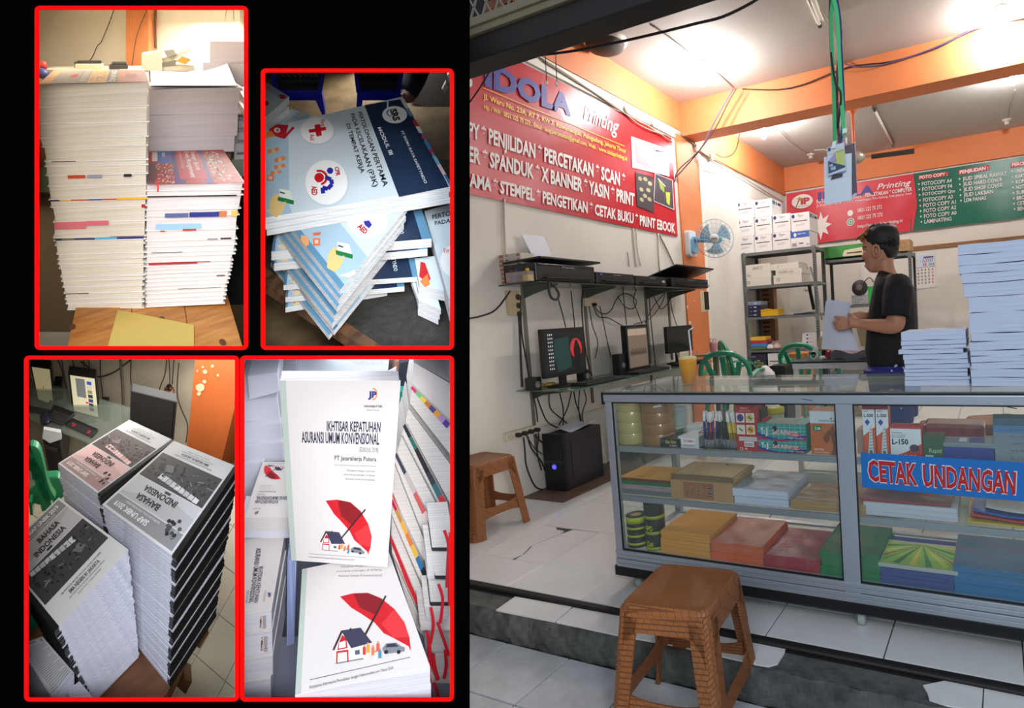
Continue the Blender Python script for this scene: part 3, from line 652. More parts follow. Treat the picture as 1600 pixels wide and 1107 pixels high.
for x in (-1.375, -.45, .6):
 c = part('caster', MB(mat((170,182,176),.5)).lathe((x, CY0+.055, .028), [(.006,-.014),(.026,-.012),(.028,-.009),(.028,.009),(.026,.012),(.006,.014)], 16, 'x'), cn)
 mb = MB(m_alu2).box((x-.018, CY0+.04, .03), (x-.0155, CY0+.07, CB-.045)); mb.box((x+.0155, CY0+.04, .03), (x+.018, CY0+.07, CB-.045)); mb.box((x-.022, CY0+.035, CB-.048), (x+.022, CY0+.08, CB-.045)); part('caster_fork', mb, cn)
# blue sign on the glass
q = [(1344.5,707.4),(1600,723.5),(1600,786),(1347.5,762)]
c = [at(x, y, 'y', CY0+.0025) for x, y in q]; d = (c[1]-c[0])*1.35
sg = solo('counter_sign', MB(mat((18,112,190),.4)).prism([c[0], c[0]+d, c[3]+d, c[3]], (0,.001,0)), 'bright blue strip sign with red lettering stuck on the counter glass', 'sign')
p = Print(pixmap([(1355,719),(1588,738.5),(1586.5,773),(1358,752)], 'y', CY0+.0022, .0006))
for t_, a, b_ in (('CETAK', 0, .345), ('UNDANGAN', .385, 1)):
 p.lay = 0; p.text((236,226,220), t_, a-.006, -.05, b_+.006, 1.05, .05).up(); p.text((186,28,34), t_, a, 0, b_, 1, .028)
 p.up()
 n = len(t_)
 for k in range(n):                            # slab serifs
  for vv in (.0, .94):
   u = a+(b_-a)*(k+.5)/n; w_ = (b_-a)/n*.36
   if t_[k] not in 'CDGO': p.rect((186,28,34), u-w_, vv, u-w_*.25, vv+.07); 
   if t_[k] in 'KAHN': p.rect((186,28,34), u+w_*.3, vv, u+w_, vv+.07)
part('lettering', p.mb, sg)
mb = MB(mat((50,54,58),.7)); 
for cx_1, cy_1 in ((1260,624),(1578,636)):
 for k in range(3):
  a = at(cx_1-8+k*5, cy_1-1+k, 'y', CY0-.0045); mb.add([a+Vector((x,0,z)) for x, z in ((0,0),(.014,-.002),(.016,-.005),(.004,-.003))], [(0,1,2,3)])
part('scuff_marks', mb, cn, kind='stuff')
YF = 1.838
def sb(x0, x1, yt, zb, yf=YF, dep=.12, mb=None, m=None, yb=None):
 """box standing on zb, its front face at yf between two pixel columns, as high as pixel row yt"""
 xm = (x0+x1)/2; X0 = xs_(x0, zb, yf); X1 = xs_(x1, zb, yf)
 zt = at(xm, yt, 'y', yf).z; z0 = zb if yb is None else at(xm, yb, 'y', yf).z
 mb = mb or MB(m); mb.box((X0, yf, z0), (X1, yf+dep, zt)); return mb, (X0, X1, z0, zt)
def xs_(px, z, y):                                # x where pixel column px crosses the line (y, z)
 lo, hi = 0, 1100
 for _ in range(30):
  mid = (lo+hi)/2
  if at(px, mid, 'y', y).z > z: lo = mid
  else: hi = mid
 return at(px, lo, 'y', y).x
def front_print(dim, yf, push=.0005):
 X0, X1, z0, zt = dim; return Print(facemap((X0, yf, zt), (X1-X0,0,0), (0,0,z0-zt), (0,-1,0), push))
# --- top shelf: rolls of clear and brown tape
def roll(name, lab, cat, x, y, z, r, h, m, core, group, parent=None, axis='z', band=None):
 t = thing(name, lab, cat, (x, y, z), group)
 mb = MB(m).lathe((x,y,z), [(r*.55,0),(r*.985,0),(r,.002),(r,h-.002),(r*.985,h),(r*.55,h),(r*.55,0)], 28, caps=False); part('tape', mb, t)
 mb = MB(core).lathe((x,y,z), [(r*.50,.001),(r*.55,.001),(r*.55,h-.001),(r*.50,h-.001),(r*.50,.001)], 24, caps=False); part('core', mb, t)
 if band:
  c, z0, z1 = band; mb = MB(mat(c,.4)).lathe((x,y,z), [(r+.0004, h*z0),(r+.0007, h*z0),(r+.0007, h*z1),(r+.0004,h*z1)], 28, caps=False); part('label_band', mb, t)
 return t
m_core = mat((190,160,110),.8)
ztop = at(983,626,'y',1.87).z; h4 = (ztop-Z1)/4
xa, xb = xs_(963, Z1, 1.865), xs_(1000, Z1, 1.865); r_ = (xb-xa)/2
for k in range(4):
 roll('tape_roll', f'roll of clear yellowish packing tape, {("lowest","second from below","third from below","topmost")[k]} in the leftmost top shelf stack', 'tape', xa+r_, 1.842+r_, Z1+k*h4, r_-.0006, h4-.0004, mat((176,160,104),.25,coat=.5), m_core, 'clear tape rolls')
xc = xs_(1045, Z1, 1.865); r2 = (xc-xb)/2; h5 = (at(1022,628,'y',1.87).z-Z1)/4
for k in range(4):
 roll('tape_roll', f'roll of brown packing tape, {("lowest","second from below","third from below","topmost")[k]} in its stack beside the clear tape', 'tape', xb+r2, 1.842+r2, Z1+k*h5, r2-.0006, h5-.0004, mat((146,104,60),.25,coat=.5), m_core, 'brown tape rolls')
t = bpy.data.objects['tape_roll.007']; p = Print(facemap((xb+r2*1.35, 1.8418+r2*.045, Z1+h5*3.7), (r2*.5,.006,.004), (0,0,-.007), (0,-1,0), .003)); p.rect((232,228,220),0,0,1,1); part('label', p.mb, t)
# bucket, lid, paper bundle behind
t = thing('plastic_tub', 'milky translucent plastic tub behind the brown tape rolls', 'tub', (xs_(1060,Z1,2.03),2.03,Z1)); c = Vector((xs_(1060,Z1,2.03),2.03,Z1))
part('tub_body', MB(mat((196,208,214),.3)).lathe(c, [(.036,0),(.046,.115),(.050,.118),(.050,.124),(.044,.124),(.034,.006)], 24, caps=False), t)
solo('round_lid', MB(mat((176,190,170),.4)).lathe((c.x+.012,c.y-.055,Z1+.045), [(.001,0),(.046,0),(.050,.004),(.046,.008),(.001,.008)], 24), 'pale green round lid lying in front of the plastic tub', 'lid')
solo('green_bowl', MB(mat((62,104,64),.5)).lathe((c.x+.012,c.y-.055,Z1), [(.03,0),(.046,.043),(.044,.044),(.02,.003)], 20), 'dark green bowl under the pale round lid', 'bowl')
mb = MB(mat((220,222,224),.3)); mb.box((xs_(1072,Z1,1.97),1.97,Z1), (xs_(1096,Z1,1.97),2.06,Z1+.06)); solo('bag_bundle', mb, 'bundle of white plastic bags behind the pens, left', 'bag', bev=.01)
def pbox(name, lab, x0, x1, yt, zb, m, yf=YF, dep=.1, cat='box', bev=.001, group=None, yb=None, pn='carton'):
 mb, dim = sb(x0, x1, yt, zb, yf, dep, m=m, yb=yb); t = thing(name, lab, cat, ((dim[0]+dim[1])/2, yf+dep/2, dim[2]), group); part(pn, mb, t, bev); return t, dim
t, d = pbox('flat_carton', 'flat black box with yellow lettering lying left of the pens', 1032, 1059, 686, Z1, mat((34,32,34),.4), dep=.13)
p = front_print(d, YF); p.text((222,204,60),'Gus Grer',.3,.15,.95,.55,slant=.2).text((220,220,220),'2 colors',.55,.65,.95,.9).rect((70,80,70),.02,.1,.2,.5); part('print', p.mb, t)
t, d = pbox('flat_carton', 'flat white and grey box with red label lying beside the black one', 1060, 1092, 683, Z1, mat((206,208,214),.4), dep=.12)
p = front_print(d, YF); p.rect((40,40,44),.0,.2,.14,1).up().rect((238,238,238),.18,.15,.85,.62).up().text((200,40,40),'CHORMAX',.24,.24,.82,.5).text((90,90,100),'correction pen',.24,.7,.8,.85); part('print', p.mb, t)
# wire pen holders with pens
def pen(x, y, z, tilt, body, cap='w', lab='', L=.135):
 t = thing('felt_pen', lab, 'pen', (x, y, z), 'pens in the mesh holders'); d = Vector((tilt[0], tilt[1], 1)).normalized()
 o = Vector((x,y,z)); r = .0042
 part('barrel', MB(mat(body,.35)).cyl(o+d*.03, o+d*(L*.72), r, n=8), t)
 part('end_cap', MB(mat((170,176,186),.35)).cyl(o, o+d*.03, r*.95, n=8), t)
 c = (236,236,238) if cap == 'w' else cap
 mb = MB(mat(c,.3)); mb.cyl(o+d*(L*.72), o+d*L, r*1.15, r*.9, n=8); mb.flatbar([o+d*(L*.74)+Vector((0,-.005,0)), o+d*(L*.95)+Vector((0,-.0052,0))], .002, .001, (1,0,0)); part('cap', mb, t)
 return t
rp = random.Random(11)
HX0, HXm, HX1 = xs_(1093,Z1,YF), xs_(1123,Z1,YF), xs_(1154,Z1,YF)
for hx0, hx1, cols, lab in ((HX0, HXm-.002, [(30,36,110)]*5+[(176,30,44)]*3+[(30,36,110)]*2+[(24,24,30)]*3, 'left'), (HXm+.002, HX1, [(24,24,28)]*6+[(222,190,50)]*7, 'right')):
 zt = Z1+.062; t = thing('pen_holder', f'black wire mesh pen holder, {lab} of the two beside the red box', 'pen holder', ((hx0+hx1)/2, YF+.03, Z1))
 mb = MB(mat((22,20,24),.5)); Y0, Y1 = YF+.002, YF+.07
 for z in (Z1+.002, zt): mb.tube([(hx0,Y0,z),(hx1,Y0,z),(hx1,Y1,z),(hx0,Y1,z)], .0014, 5, closed=True)
 n = 13
 for k in range(n+1):
  x = hx0+(hx1-hx0)*k/n
  for y in (Y0, Y1): mb.box((x-.0003,y-.0003,Z1),(x+.0003,y+.0003,zt))
 for k in range(1, 14):
  z = Z1+(zt-Z1)*k/14; mb.box((hx0,Y0-.0003,z-.0003),(hx1,Y0+.0003,z+.0003)); mb.box((hx0-.0003,Y0,z-.0003),(hx0+.0003,Y1,z+.0003)); mb.box((hx1-.0003,Y0,z-.0003),(hx1+.0003,Y1,z+.0003))
 part('wire_mesh', mb, t); part('base_plate', MB(m_blk).box((hx0,Y0,Z1+.0005),(hx1,Y1,Z1+.002)), t)
 for k, cb in enumerate(cols):
  x = hx0+.006+(hx1-hx0-.012)*((k+.5)/len(cols)); y = Y0+.008+rp.random()*.05; nm = {30:'blue',176:'red',24:'black',222:'yellow'}[cb[0]]
  tl = ((x-(hx0+hx1)/2)*2.2+rp.uniform(-.1,.1) if lab == 'left' else rp.uniform(-.22,.0), rp.uniform(-.0,.12))
  cap = (170,50,40) if (lab == 'right' and k in (2,)) else 'w'
  pen(x, y, Z1+.003, tl, cb, cap, f'{nm} felt pen with pale cap, {ordn(k+1) if k else "first"} from the left in the {lab} mesh holder')
# red box of clips
t, d = pbox('upright_carton', 'upright red box with four round pictures standing beside the pen holders', 1152, 1185, 631, Z1, mat((178,28,36),.35), dep=.075)
p = front_print(d, YF); p.text((240,170,170),'PERFECT',.25,.08,.65,.12).text((230,190,190),'Stationery & office',.2,.14,.75,.17)
for u, v, c in ((.24,.30,(60,70,140)),(.70,.30,(200,190,90)),(.24,.55,(220,220,190)),(.70,.55,(216,160,40))):
 p.rect((240,214,205),u-.2,v-.1,u+.2,v+.1).up().disc(c,u,v,.16,.08).up().line((40,30,30),[(u-.08,v-.03),(u+.08,v+.03)],.03); p.lay -= 2
p.rect((206,196,196),.12,.70,.98,.79).rect((232,226,226),.36,.80,.82,.91).up()
for k in range(8): p.rect((30,30,30),.42+k*.045,.83,.44+k*.045,.89)
p.text((240,220,220),'CE',.14,.93,.3,.98).disc((230,180,180),.44,.955,.07,.02); part('print', p.mb, t)
for k, (a, b_, yt, c) in enumerate(((1186,1189,634,(24,22,24)),(1189.5,1192,640,(40,24,26)),(1193,1197,655,(190,50,44)))):
 pbox('slim_carton', ('slim black box edge right behind the tall red box','slim dark box next to the black edge, behind label boxes','low red and white box behind the teal label boxes')[k], a, b_, yt, Z1, mat(c,.5), yf=YF+.03, dep=.07)
t = thing('storage_jar', 'clear jar with a bright yellow lid behind the teal label boxes', 'jar', (xs_(1213,Z1,2.02),2.02,Z1)); c = Vector((xs_(1213,Z1,2.02),2.02,Z1)); zj = at(1213,645,'y',2.02).z-Z1
part('jar_body', MB(mat((200,204,170),.2)).lathe(c, [(.034,0),(.036,.01),(.036,zj-.01),(.032,zj)], 20), t); part('lid', MB(mat((232,214,40),.4)).lathe(c, [(.038,zj-.002),(.039,zj+.002),(.039,zj+.017),(.036,zj+.021)], 24), t)
def label_box(yt, yb, lab):
 t, d = pbox('label_carton', lab, 1185.5, 1261, yt, Z1, mat((54,146,140),.35), dep=.115, yb=yb)
 p = front_print(d, YF)
 for k in range(1, 9): p.line((160,214,206),[(k/9+.01,.0),(k/9-.005,1)],.006)
 for k in range(1, 4): p.line((160,214,206),[(0,k*.22),(1,k*.22)],.022)
 p.up(); pts = [(0,.55)]+[(u/20, .55+.42*math.sin(min(1,u/11)*1.57)-.75*max(0,(u-9)/20)**1.4) for u in range(1, 21)]
 p.poly((28,46,150), pts+[(1,1),(0,1)]); p.up().poly((172,28,60), [(0,.75)]+[(u, v+.16) for u, v in pts[3:]]+[(1,1),(0,1)]); p.up()
 p.disc((20,24,26),.37,.3,.045,.2,14).text((226,228,226),'T',.07,.26,.125,.68,.04).text((226,228,226),'&',.135,.4,.165,.62,.02).text((226,228,226),'J',.17,.26,.215,.68,.04)
 p.text((196,30,60),'Self Adhesive',.31,.34,.84,.66,.045,slant=.15).up().text((250,240,240),'Self Adhesive',.31,.34,.84,.66,.0,slant=.15).up()
 p.poly((190,30,60),[(.70,.58),(.88,.56),(.91,.74),(.66,.76)]).up().text((250,240,240),'LABELS',.7,.61,.87,.71,.01,slant=.1).text((220,224,240),'High Quality',.64,.80,.96,.93,.01,slant=.2)
 part('print', p.mb, t); return t, d
label_box(687.5, None, 'lower teal box of self adhesive labels beside the red box')
t, d = label_box(663, 687.7, 'upper teal box of self adhesive labels stacked on its twin')
p = Print(facemap((d[0], YF, d[3]), (d[1]-d[0],0,0), (0,.115,0), (0,0,1))); p.rect((190,60,60),.1,.0,1,.08).up().rect((110,120,114),.18,.14,.8,.86); part('window', p.mb, t)
t, d = pbox('bill_book_pack', 'orange and white pack of bill books standing against the middle post', 1268, 1322, 643, Z1, mat((196,104,50),.4), dep=.085)
p = front_print(d, YF); p.rect((214,218,222),0,0,1,.28).up().text((110,120,130),'PAPERLINE',.28,.2,.75,.245).disc((60,60,64),.62,.165,.035,.012).rect((34,120,60),.09,.33,.33,.46).up().text((220,230,220),'2',.13,.36,.2,.43).rect((200,220,200),.22,.37,.3,.43)
p.poly((120,58,34),[(.62,.35),(.67,.33),(.70,.45),(.80,.42),(.86,.36),(.93,.5),(.86,.62),(.80,.78),(.84,1),(.58,1),(.66,.8),(.60,.62),(.46,.75),(.36,.62),(.52,.44),(.60,.42)])
p.up().poly((176,92,46),[(.54,.55),(.62,.60),(.56,.68)]).text((244,226,214),'NOTA',.1,.86,.38,.91,.02).text((240,200,180),'KONTAN',.1,.93,.5,.975); part('print', p.mb, t)
t, d = pbox('pink_carton', 'pinkish box with small print, left edge of the right glass bay', 1340, 1352, 672, Z1, mat((196,150,140),.5), dep=.1, yf=YF+.03)
for k, (a, b_) in enumerate(((1350.5,1369.5),(1371,1390.5))):
 t, d = pbox('cutter_carton', f'tall orange and white cutter box reading L-500, {("left","right")[k]} of the pair', a, b_, 633, Z1, mat((214,84,36),.35), dep=.045)
 p = front_print(d, YF); p.rect((150,24,30),0,0,1,.085).up().poly((226,230,234),[(0,.09),(1,.09),(1,.42),(0,.6)]).up().text((20,24,40),'L-500',.12,.17,.88,.235,.03).text((30,30,40),'CUTTER',.12,.11,.5,.135).poly((40,60,170),[(.16,.33),(.38,.27),(.6,.33),(.38,.40)]).up()
 p.poly((210,216,218),[(.56,.42),(.74,.38),(.84,.95),(.34,.95)]).up()
 for i in range(7): p.line((150,156,160),[(.56-.02*i,.48+.06*i),(.78+.005*i,.46+.06*i)],.02)
 p.disc((30,30,34),.6,.9,.13,.028).up().disc((170,174,178),.6,.9,.05,.012,10); part('print', p.mb, t)
t, d = pbox('blade_carton', 'wide white and red blade box reading L-150 beside the cutter boxes', 1391, 1442, 668, Z1, mat((198,40,40),.35), dep=.07)
p = front_print(d, YF); p.poly((226,230,234),[(.03,.05),(.97,.05),(.97,.52),(.5,.8),(.03,.97)]).up().text((20,24,40),'L-150',.08,.38,.58,.56,.035).text((30,30,40),'Snap Blades',.08,.16,.4,.21).text((60,60,70),'Lames de rechange',.08,.24,.5,.28).text((60,60,70),'Abbrechklingen',.08,.30,.48,.34).disc((60,44,70),.76,.66,.15,.12,12).text((230,230,236),'LXXU',.2,.88,.8,1.0,.03,slant=.3); part('print', p.mb, t)
t, d = pbox('small_carton', 'small dark green box right of the wide blade box', 1443, 1475, 684, Z1, mat((52,88,54),.4), dep=.08)
p = front_print(d, YF); p.text((170,200,170),'Rapid',.3,.5,.9,.75).rect((200,220,206),.1,.8,.5,.95); part('print', p.mb, t)
mb, dim = sb(1443, 1540, 664, Z1, 2.0, .12, m=mat((176,80,84),.25,noise=.4,nscale=30,bump=.5,coat=.6)); solo('plastic_packet', mb, 'long clear packet with reddish contents behind the green box', 'packet', bev=.012)
t, d = pbox('ink_pad_tin', 'flat grey and blue tin lying before the sign, right of the green box', 1475, 1556, 700, Z1, mat((40,52,140),.4), dep=.09)
mb = MB(mat((128,136,146),.35)).box((d[0]-.001, YF-.001, d[3]), (d[1]+.001, YF+.092, d[3]+.014)); part('lid', mb, t, .002)
p = Print(facemap((d[0], YF, d[3]+.014), (d[1]-d[0],0,0), (0,.09,0), (0,0,1))); p.rect((40,60,150),.5,.1,.8,.9).rect((220,224,228),.3,.2,.45,.8); part('print', p.mb, t)
for k in range(6):
 t, d = pbox('staple_box', f'grey staple box, {("lowest","second from below","third from below","fourth from below","fifth from below","topmost")[k]} at the right of the top shelf', 1553, 1607, 721-11*(k+1), Z1, mat(((128,138,146),(128,138,146),(124,136,146),(120,134,146),(80,120,170),(70,96,110))[k],.4), dep=.08, yb=None if k == 0 else 721-11*k, group='staple boxes')
 p = front_print(d, YF); p.text((80,90,100),('No. 3  27',' 23/8 ','24/6 27','No.10','blue','HD')[k],.5,.35,.9,.65,.0); part('print', p.mb, t)
# --- middle shelf
def sheets(name, lab, x0, x1, cols, zb, yf, dep, cat, hpx, wob=.003, rot=0, group=None, names=None, labs=None, seed=0):
 """a pile of separate packs, each a slightly wavy slab"""
 rr = random.Random(seed); X0, X1 = xs_(x0, zb, yf), xs_(x1, zb, yf); z = zb
 for k, (c, h) in enumerate(cols):
  dx, dy = rr.uniform(-wob, wob), rr.uniform(0, wob); ph = rr.random()*6
  def top(u, v, s=0, z=z, h=h, dx=dx, dy=dy, ph=ph): return (X0+dx+(X1-X0)*u, yf+dy+dep*v, z+h+s+.0016*math.sin(ph+u*5)*math.sin(v*3)*(1 if k == len(cols)-1 else .2))
  mb = MB(c); mb.sheet(top, 8, 5, h-.0005)
  solo(names[k] if names else name, mb, labs[k] if labs else lab, cat, (X0+dx, yf+dy, z), group, bev=.0006); z += h+.0003
 return z
m_y = mat((206,150,40),.6); m_mar = mat((110,44,40),.6); m_gr = mat((26,110,58),.5); m_li = stripes((170,150,158),(130,116,124),500); m_gy = stripes((120,124,126),(90,94,96),500)
cols = [(m_gy,.020),(m_li,.020),(m_gr,.014),(m_mar,.012),(m_y,.004)]
sheets('envelope_pack','',971,1048,cols,Z2,YF,.17,'envelopes',0,labs=['grey pack of covers lowest in the left pile on the middle shelf','lilac paper pack second lowest in the left pile on the middle shelf','green paper pack in the middle of the left pile, middle shelf','maroon pack under the yellow sheets, left pile, middle shelf','mustard yellow sheets topping the left pile on the middle shelf'],seed=5)
t, d = pbox('kraft_carton', 'brown cardboard envelope box with red printed label on the middle shelf', 1049, 1146, 752, Z2, mat((174,138,94),.7), dep=.19)
p = front_print(d, YF); p.rect((160,60,44),.22,.12,.70,.9).up().rect((150,118,80),.23,.16,.69,.86).up()
for i in range(1, 5): p.rect((160,60,44),.22+.096*i-.004,.12,.22+.096*i+.004,.9)
for i, s_ in enumerate(('AMPLOP','TALI','310','SELUM')): p.text((160,60,44),s_,.245+.096*i,.22,.295+.096*i,.82,rot=3)
for i in range(5): p.poly(((160,50,40),(50,50,110))[i % 2],[(.615,.2+.13*i),(.68,.17+.13*i),(.68,.23+.13*i),(.615,.27+.13*i)])
part('print', p.mb, t)
zc = d[3]+.0005; X0, X1 = d[0]+.008, d[1]+.008
for k in range(7):
 z = zc+.0028*k; mb = MB(mat((200,170,120),.7)); sh = .002*(k % 3)
 f = lambda u, v, z=z, sh=sh: (X0+sh+(X1-X0)*u, YF-.004+sh+.19*v, z+.0024+.005*(1-u)*(k/7)*0+.0022*math.sin(u*3.1)*(k/6))
 mb.sheet(f, 10, 4, .002); s = solo('airmail_envelope', mb, f'brown airmail envelope with striped border, {place_word(7-k)} on the kraft box', 'envelope', (X0+sh, YF, z), 'airmail envelopes')
 pr_ = MB(); n = 34
 for i in range(n):
  pr_.use(mat((120,36,36) if i % 2 else (30,26,50),.6)); u0, u1 = i/n, (i+.55)/n; e = .0032
  A, B = Vector(f(u0,0)), Vector(f(u1,0)); pr_.add([A+Vector((0,-.0016,.0006)), B+Vector((0,-.0016,.0006)), B+Vector((.002,-.0016,-.0024)), A+Vector((.002,-.0016,-.0024))], [(0,1,2,3)])
  if k == 6:
   pr_.add([A+Vector((0,0,e*.2)), B+Vector((0,0,e*.2)), B+Vector((.003,.006,e*.2)), A+Vector((.003,.006,e*.2))], [(0,1,2,3)])
   for uu in (0, 1):
    A2, B2 = Vector(f(uu,u0)), Vector(f(uu,u1)); s_ = -1 if uu else 1; pr_.add([A2+Vector((0,0,.0008)), B2+Vector((0,0,.0008)), B2+Vector((s_*.006,.003,.0008)), A2+Vector((s_*.006,.003,.0008))], [(0,1,2,3)])
 if k == 6:
  pr_.use(mat((90,50,30),.6)); c = Vector(f(.62,.86)); pr_.lathe(c+Vector((0,0,.0006)), [(.002,0),(.006,0),(.006,.0008),(.002,.0008)], 12)
 part('striped_border', pr_, s, kind='stuff')
m_wp = stripes((206,214,232),(184,194,216),500)
X0 = xs_(1147,Z2,YF)
def slab_rot(name, lab, cat, x0, y0, z0, w_, d_, h, ang, m, group=None, bev=.002, film=None):
 T = Matrix.Translation((x0,y0,z0)) @ Matrix.Rotation(math.radians(ang),4,'Z'); mb = MB(m); mb.T = T; mb.box((0,0,0),(w_,d_,h)); s = solo(name, mb, lab, cat, (x0,y0,z0), group, bev=bev)
 if film:
  mb = MB(film); mb.T = T; mb.sheet(lambda u, v: (-.0015+(w_+.003)*u, -.0015+(d_+.003)*v, h+.0012+.0012*math.sin(u*9+v*4)*math.sin(v*13)), 14, 12, .0004); part('clear_wrap', mb, s)
 return s
m_film = glass((235,238,240), .04, .10, 1.5)
h = (at(1200,775,'y',YF).z-Z2)
w_ = xs_(1232,Z2,YF)-X0
slab_rot('paper_ream','lower ream of bluish white paper on the middle shelf beside the kraft box','paper',X0,YF+.004,Z2,w_,.25,.028,0,m_wp)
slab_rot('paper_ream','upper film-wrapped ream of bluish white paper on the middle shelf','paper',X0-.004,YF+.0,Z2+.029,w_+.004,.25,.030,0,m_wp,film=m_film)
X2 = xs_(1235,Z2,YF); slab_rot('kraft_envelope_pack','pack of plain brown kraft envelopes beside the middle post','envelopes',X2,YF,Z2,.27,.22,.034,0,stripes((182,148,100),(152,120,78),600),film=m_film)
xr0 = xs_(1349,Z2,YF)
slab_rot('paper_ream','white paper block under the red folder in the right bay','paper',xr0,YF+.005,Z2,.30,.21,.045,0,stripes((206,208,220),(180,184,196),500))
slab_rot('red_folder','dull red folder wrapped in clear film on the white paper block','folder',xr0-.01,YF+.012,Z2+.046,.29,.20,.008,0,mat((150,40,42),.5),film=m_film)
mb = MB()
xq = xs_(1512,Z2,YF); cl = [((206,176,40),.0),((190,40,60),.016),((30,80,170),.03),((176,180,184),.046)]
for k, (c, dz) in enumerate(cl):
 mb = MB(mat(c,.4,bump=.3,bscale=30)); x0 = xq+.008*k+(.03 if k == 3 else 0)
 mb.sheet(lambda u, v, k=k, dz=dz, x0=x0: (x0+.33*u, YF+.004*k+.2*v, Z2+.006+dz+.018*(abs(u-.35)**1.5)*(2 if k else 1)+.004*math.sin(u*6+k)), 14, 6, .005)
 solo('plastic_folder', mb, ('yellow','red','blue','pale grey')[k]+' plastic folder in the curved pile at the right of the middle shelf', 'folder', (xq,YF,Z2+dz), 'plastic folders', bev=.001)
# --- bottom deck
m_bt = mat((44,46,46),.35)
for k in range(4):
 r = .5*(xs_(1005,Z3,1.86)-xs_(977,Z3,1.86)); hh = (at(990,806,'y',1.87).z-Z3)/4
 roll('cloth_tape_roll', f'black tape roll with yellow label band, {("lowest","second from below","third from below","topmost")[k]} of the small bottom left stack', 'tape', xs_(991,Z3,1.86), 1.845+r, Z3+hh*k, r-.001, hh-.0008, m_bt, m_core, 'cloth tape rolls', band=((176,186,40),.35 if k < 3 else .1,.65 if k < 3 else .95))
for k in range(3):
 r = .5*(xs_(1034,Z3,1.86)-xs_(1006,Z3,1.86)); hh = (at(1020,786,'y',1.87).z-Z3)/3
 t = roll('cloth_tape_roll', f'wide black cloth tape roll, {("lowest","middle","topmost")[k]} of the taller bottom left stack', 'tape', xs_(1020,Z3,1.86), 1.845+r, Z3+hh*k, r-.001, hh-.0008, m_bt, m_core, 'wide cloth tape rolls', band=((150,164,40),.0,.22))
 if k < 2:
  p = Print(facemap((xs_(1020,Z3,1.86)-.014, 1.8445, Z3+hh*k+hh*.62), (.03,0,0), (0,0,-.022), (0,-1,0), .0004)); p.text((190,204,40),'Cloth',0,0,1,1,.03,rot=2 if k else 0); part('lettering', p.mb, t)
def packs(x0, x1, hs, m, lab, dep=.27, yf=YF, zb=Z3, noun='envelope_pack', cat='envelopes', group=None, film=None, dx=0):
 X0, X1 = xs_(x0, zb, yf), xs_(x1, zb, yf); z = zb; n = len(hs); out = []
 for k, h in enumerate(hs):
  j = rp.uniform(-.003,.003)
  T = Matrix.Translation((X0+j,yf+abs(j),z)); mb = MB(m); mb.T = T; mb.box((0,0,0),(X1-X0,dep,h-.0006))
  s = solo(noun, mb, f'{lab}, {place_word(n-k) if n > 2 else ("lower one","upper one")[k] if n > 1 else "single"}', cat, (X0+j,yf,z), group, bev=.0015); out.append(s)
  if film and k == n-1:
   mb = MB(film); mb.T = T; mb.sheet(lambda u, v: (-.002+(X1-X0+.004)*u, -.002+(dep+.003)*v, h+.001+.0012*math.sin(u*11+v*5)*math.sin(v*9)), 14, 12, .0004)
   mb.grid(lambda u, v: (-.002+(X1-X0+.004)*u, -.0025-.0008*math.sin(u*25+v*7), h-v*(h+.03)*.9), 14, 6); part('clear_wrap', mb, s)
  z += h
 return z
fg = stripes
packs(1033.5,1110,(.034,.030,.010,.022),fg((230,164,80),(196,134,60),500),'orange-tan kraft envelope pack in the bottom row',dep=.25,group='tan envelope packs')
packs(1111.5,1193,(.034,.034,.008),fg((226,104,58),(198,84,46),500),'salmon orange paper pack in the bottom row',dep=.27,group='orange packs',film=m_film)
packs(1193,1281,(.02,.02,.012),fg((182,24,54),(150,18,42),500),'crimson paper pack in the bottom row',dep=.27,group='crimson packs',film=m_film)
packs(1283,1376,(.035,.035,.02),fg((34,134,72),(24,104,54),500),'green paper pack behind the middle post',dep=.27,group='green packs',film=m_film)
zb_ = packs(1376,1491,(.03,.03),fg((66,84,150),(50,64,122),500),'dull blue paper pack below the green burst sheet',dep=.27,group='blue packs')
packs(1492,1720,(.036,.036,.02),fg((24,120,176),(18,96,148),500),'cyan paper pack at the right of the bottom row',dep=.27,group='cyan packs',film=m_film)
xz0, xz1 = xs_(1372,zb_,YF), xs_(1497,zb_,YF); mb = MB(mat((176,180,176),.35)).box((xz0,YF-.004,zb_+.001),(xz1,YF+.2,zb_+.014)); s = solo('sketch_pad', mb, 'pad with green and yellow sunburst cover lying on the dull blue packs', 'pad', bev=.002)
p = Print(facemap((xz0+.008,YF+.004,zb_+.014),(xz1-xz0-.02,0,0),(0,.18,0),(0,0,1)))
p.rect((150,196,70),0,0,1,1).up()
for k in range(12):
 a = math.radians(8+k*15); p.poly(((60,140,60),(200,210,80),(190,50,44),(90,170,70),(50,120,60),(220,200,80))[k % 6],[(.5,1),(.5-1.1*math.cos(a),1-1.1*math.sin(a)),(.5-1.1*math.cos(a+.07),1-1.1*math.sin(a+.07))] if 0 else [(.5,.98),(max(0,min(1,.5-.9*math.cos(a))),max(0,.98-1.0*math.sin(a))),(max(0,min(1,.5-.9*math.cos(a+.11))),max(0,.98-1.0*math.sin(a+.11)))])
part('print', p.mb, s)
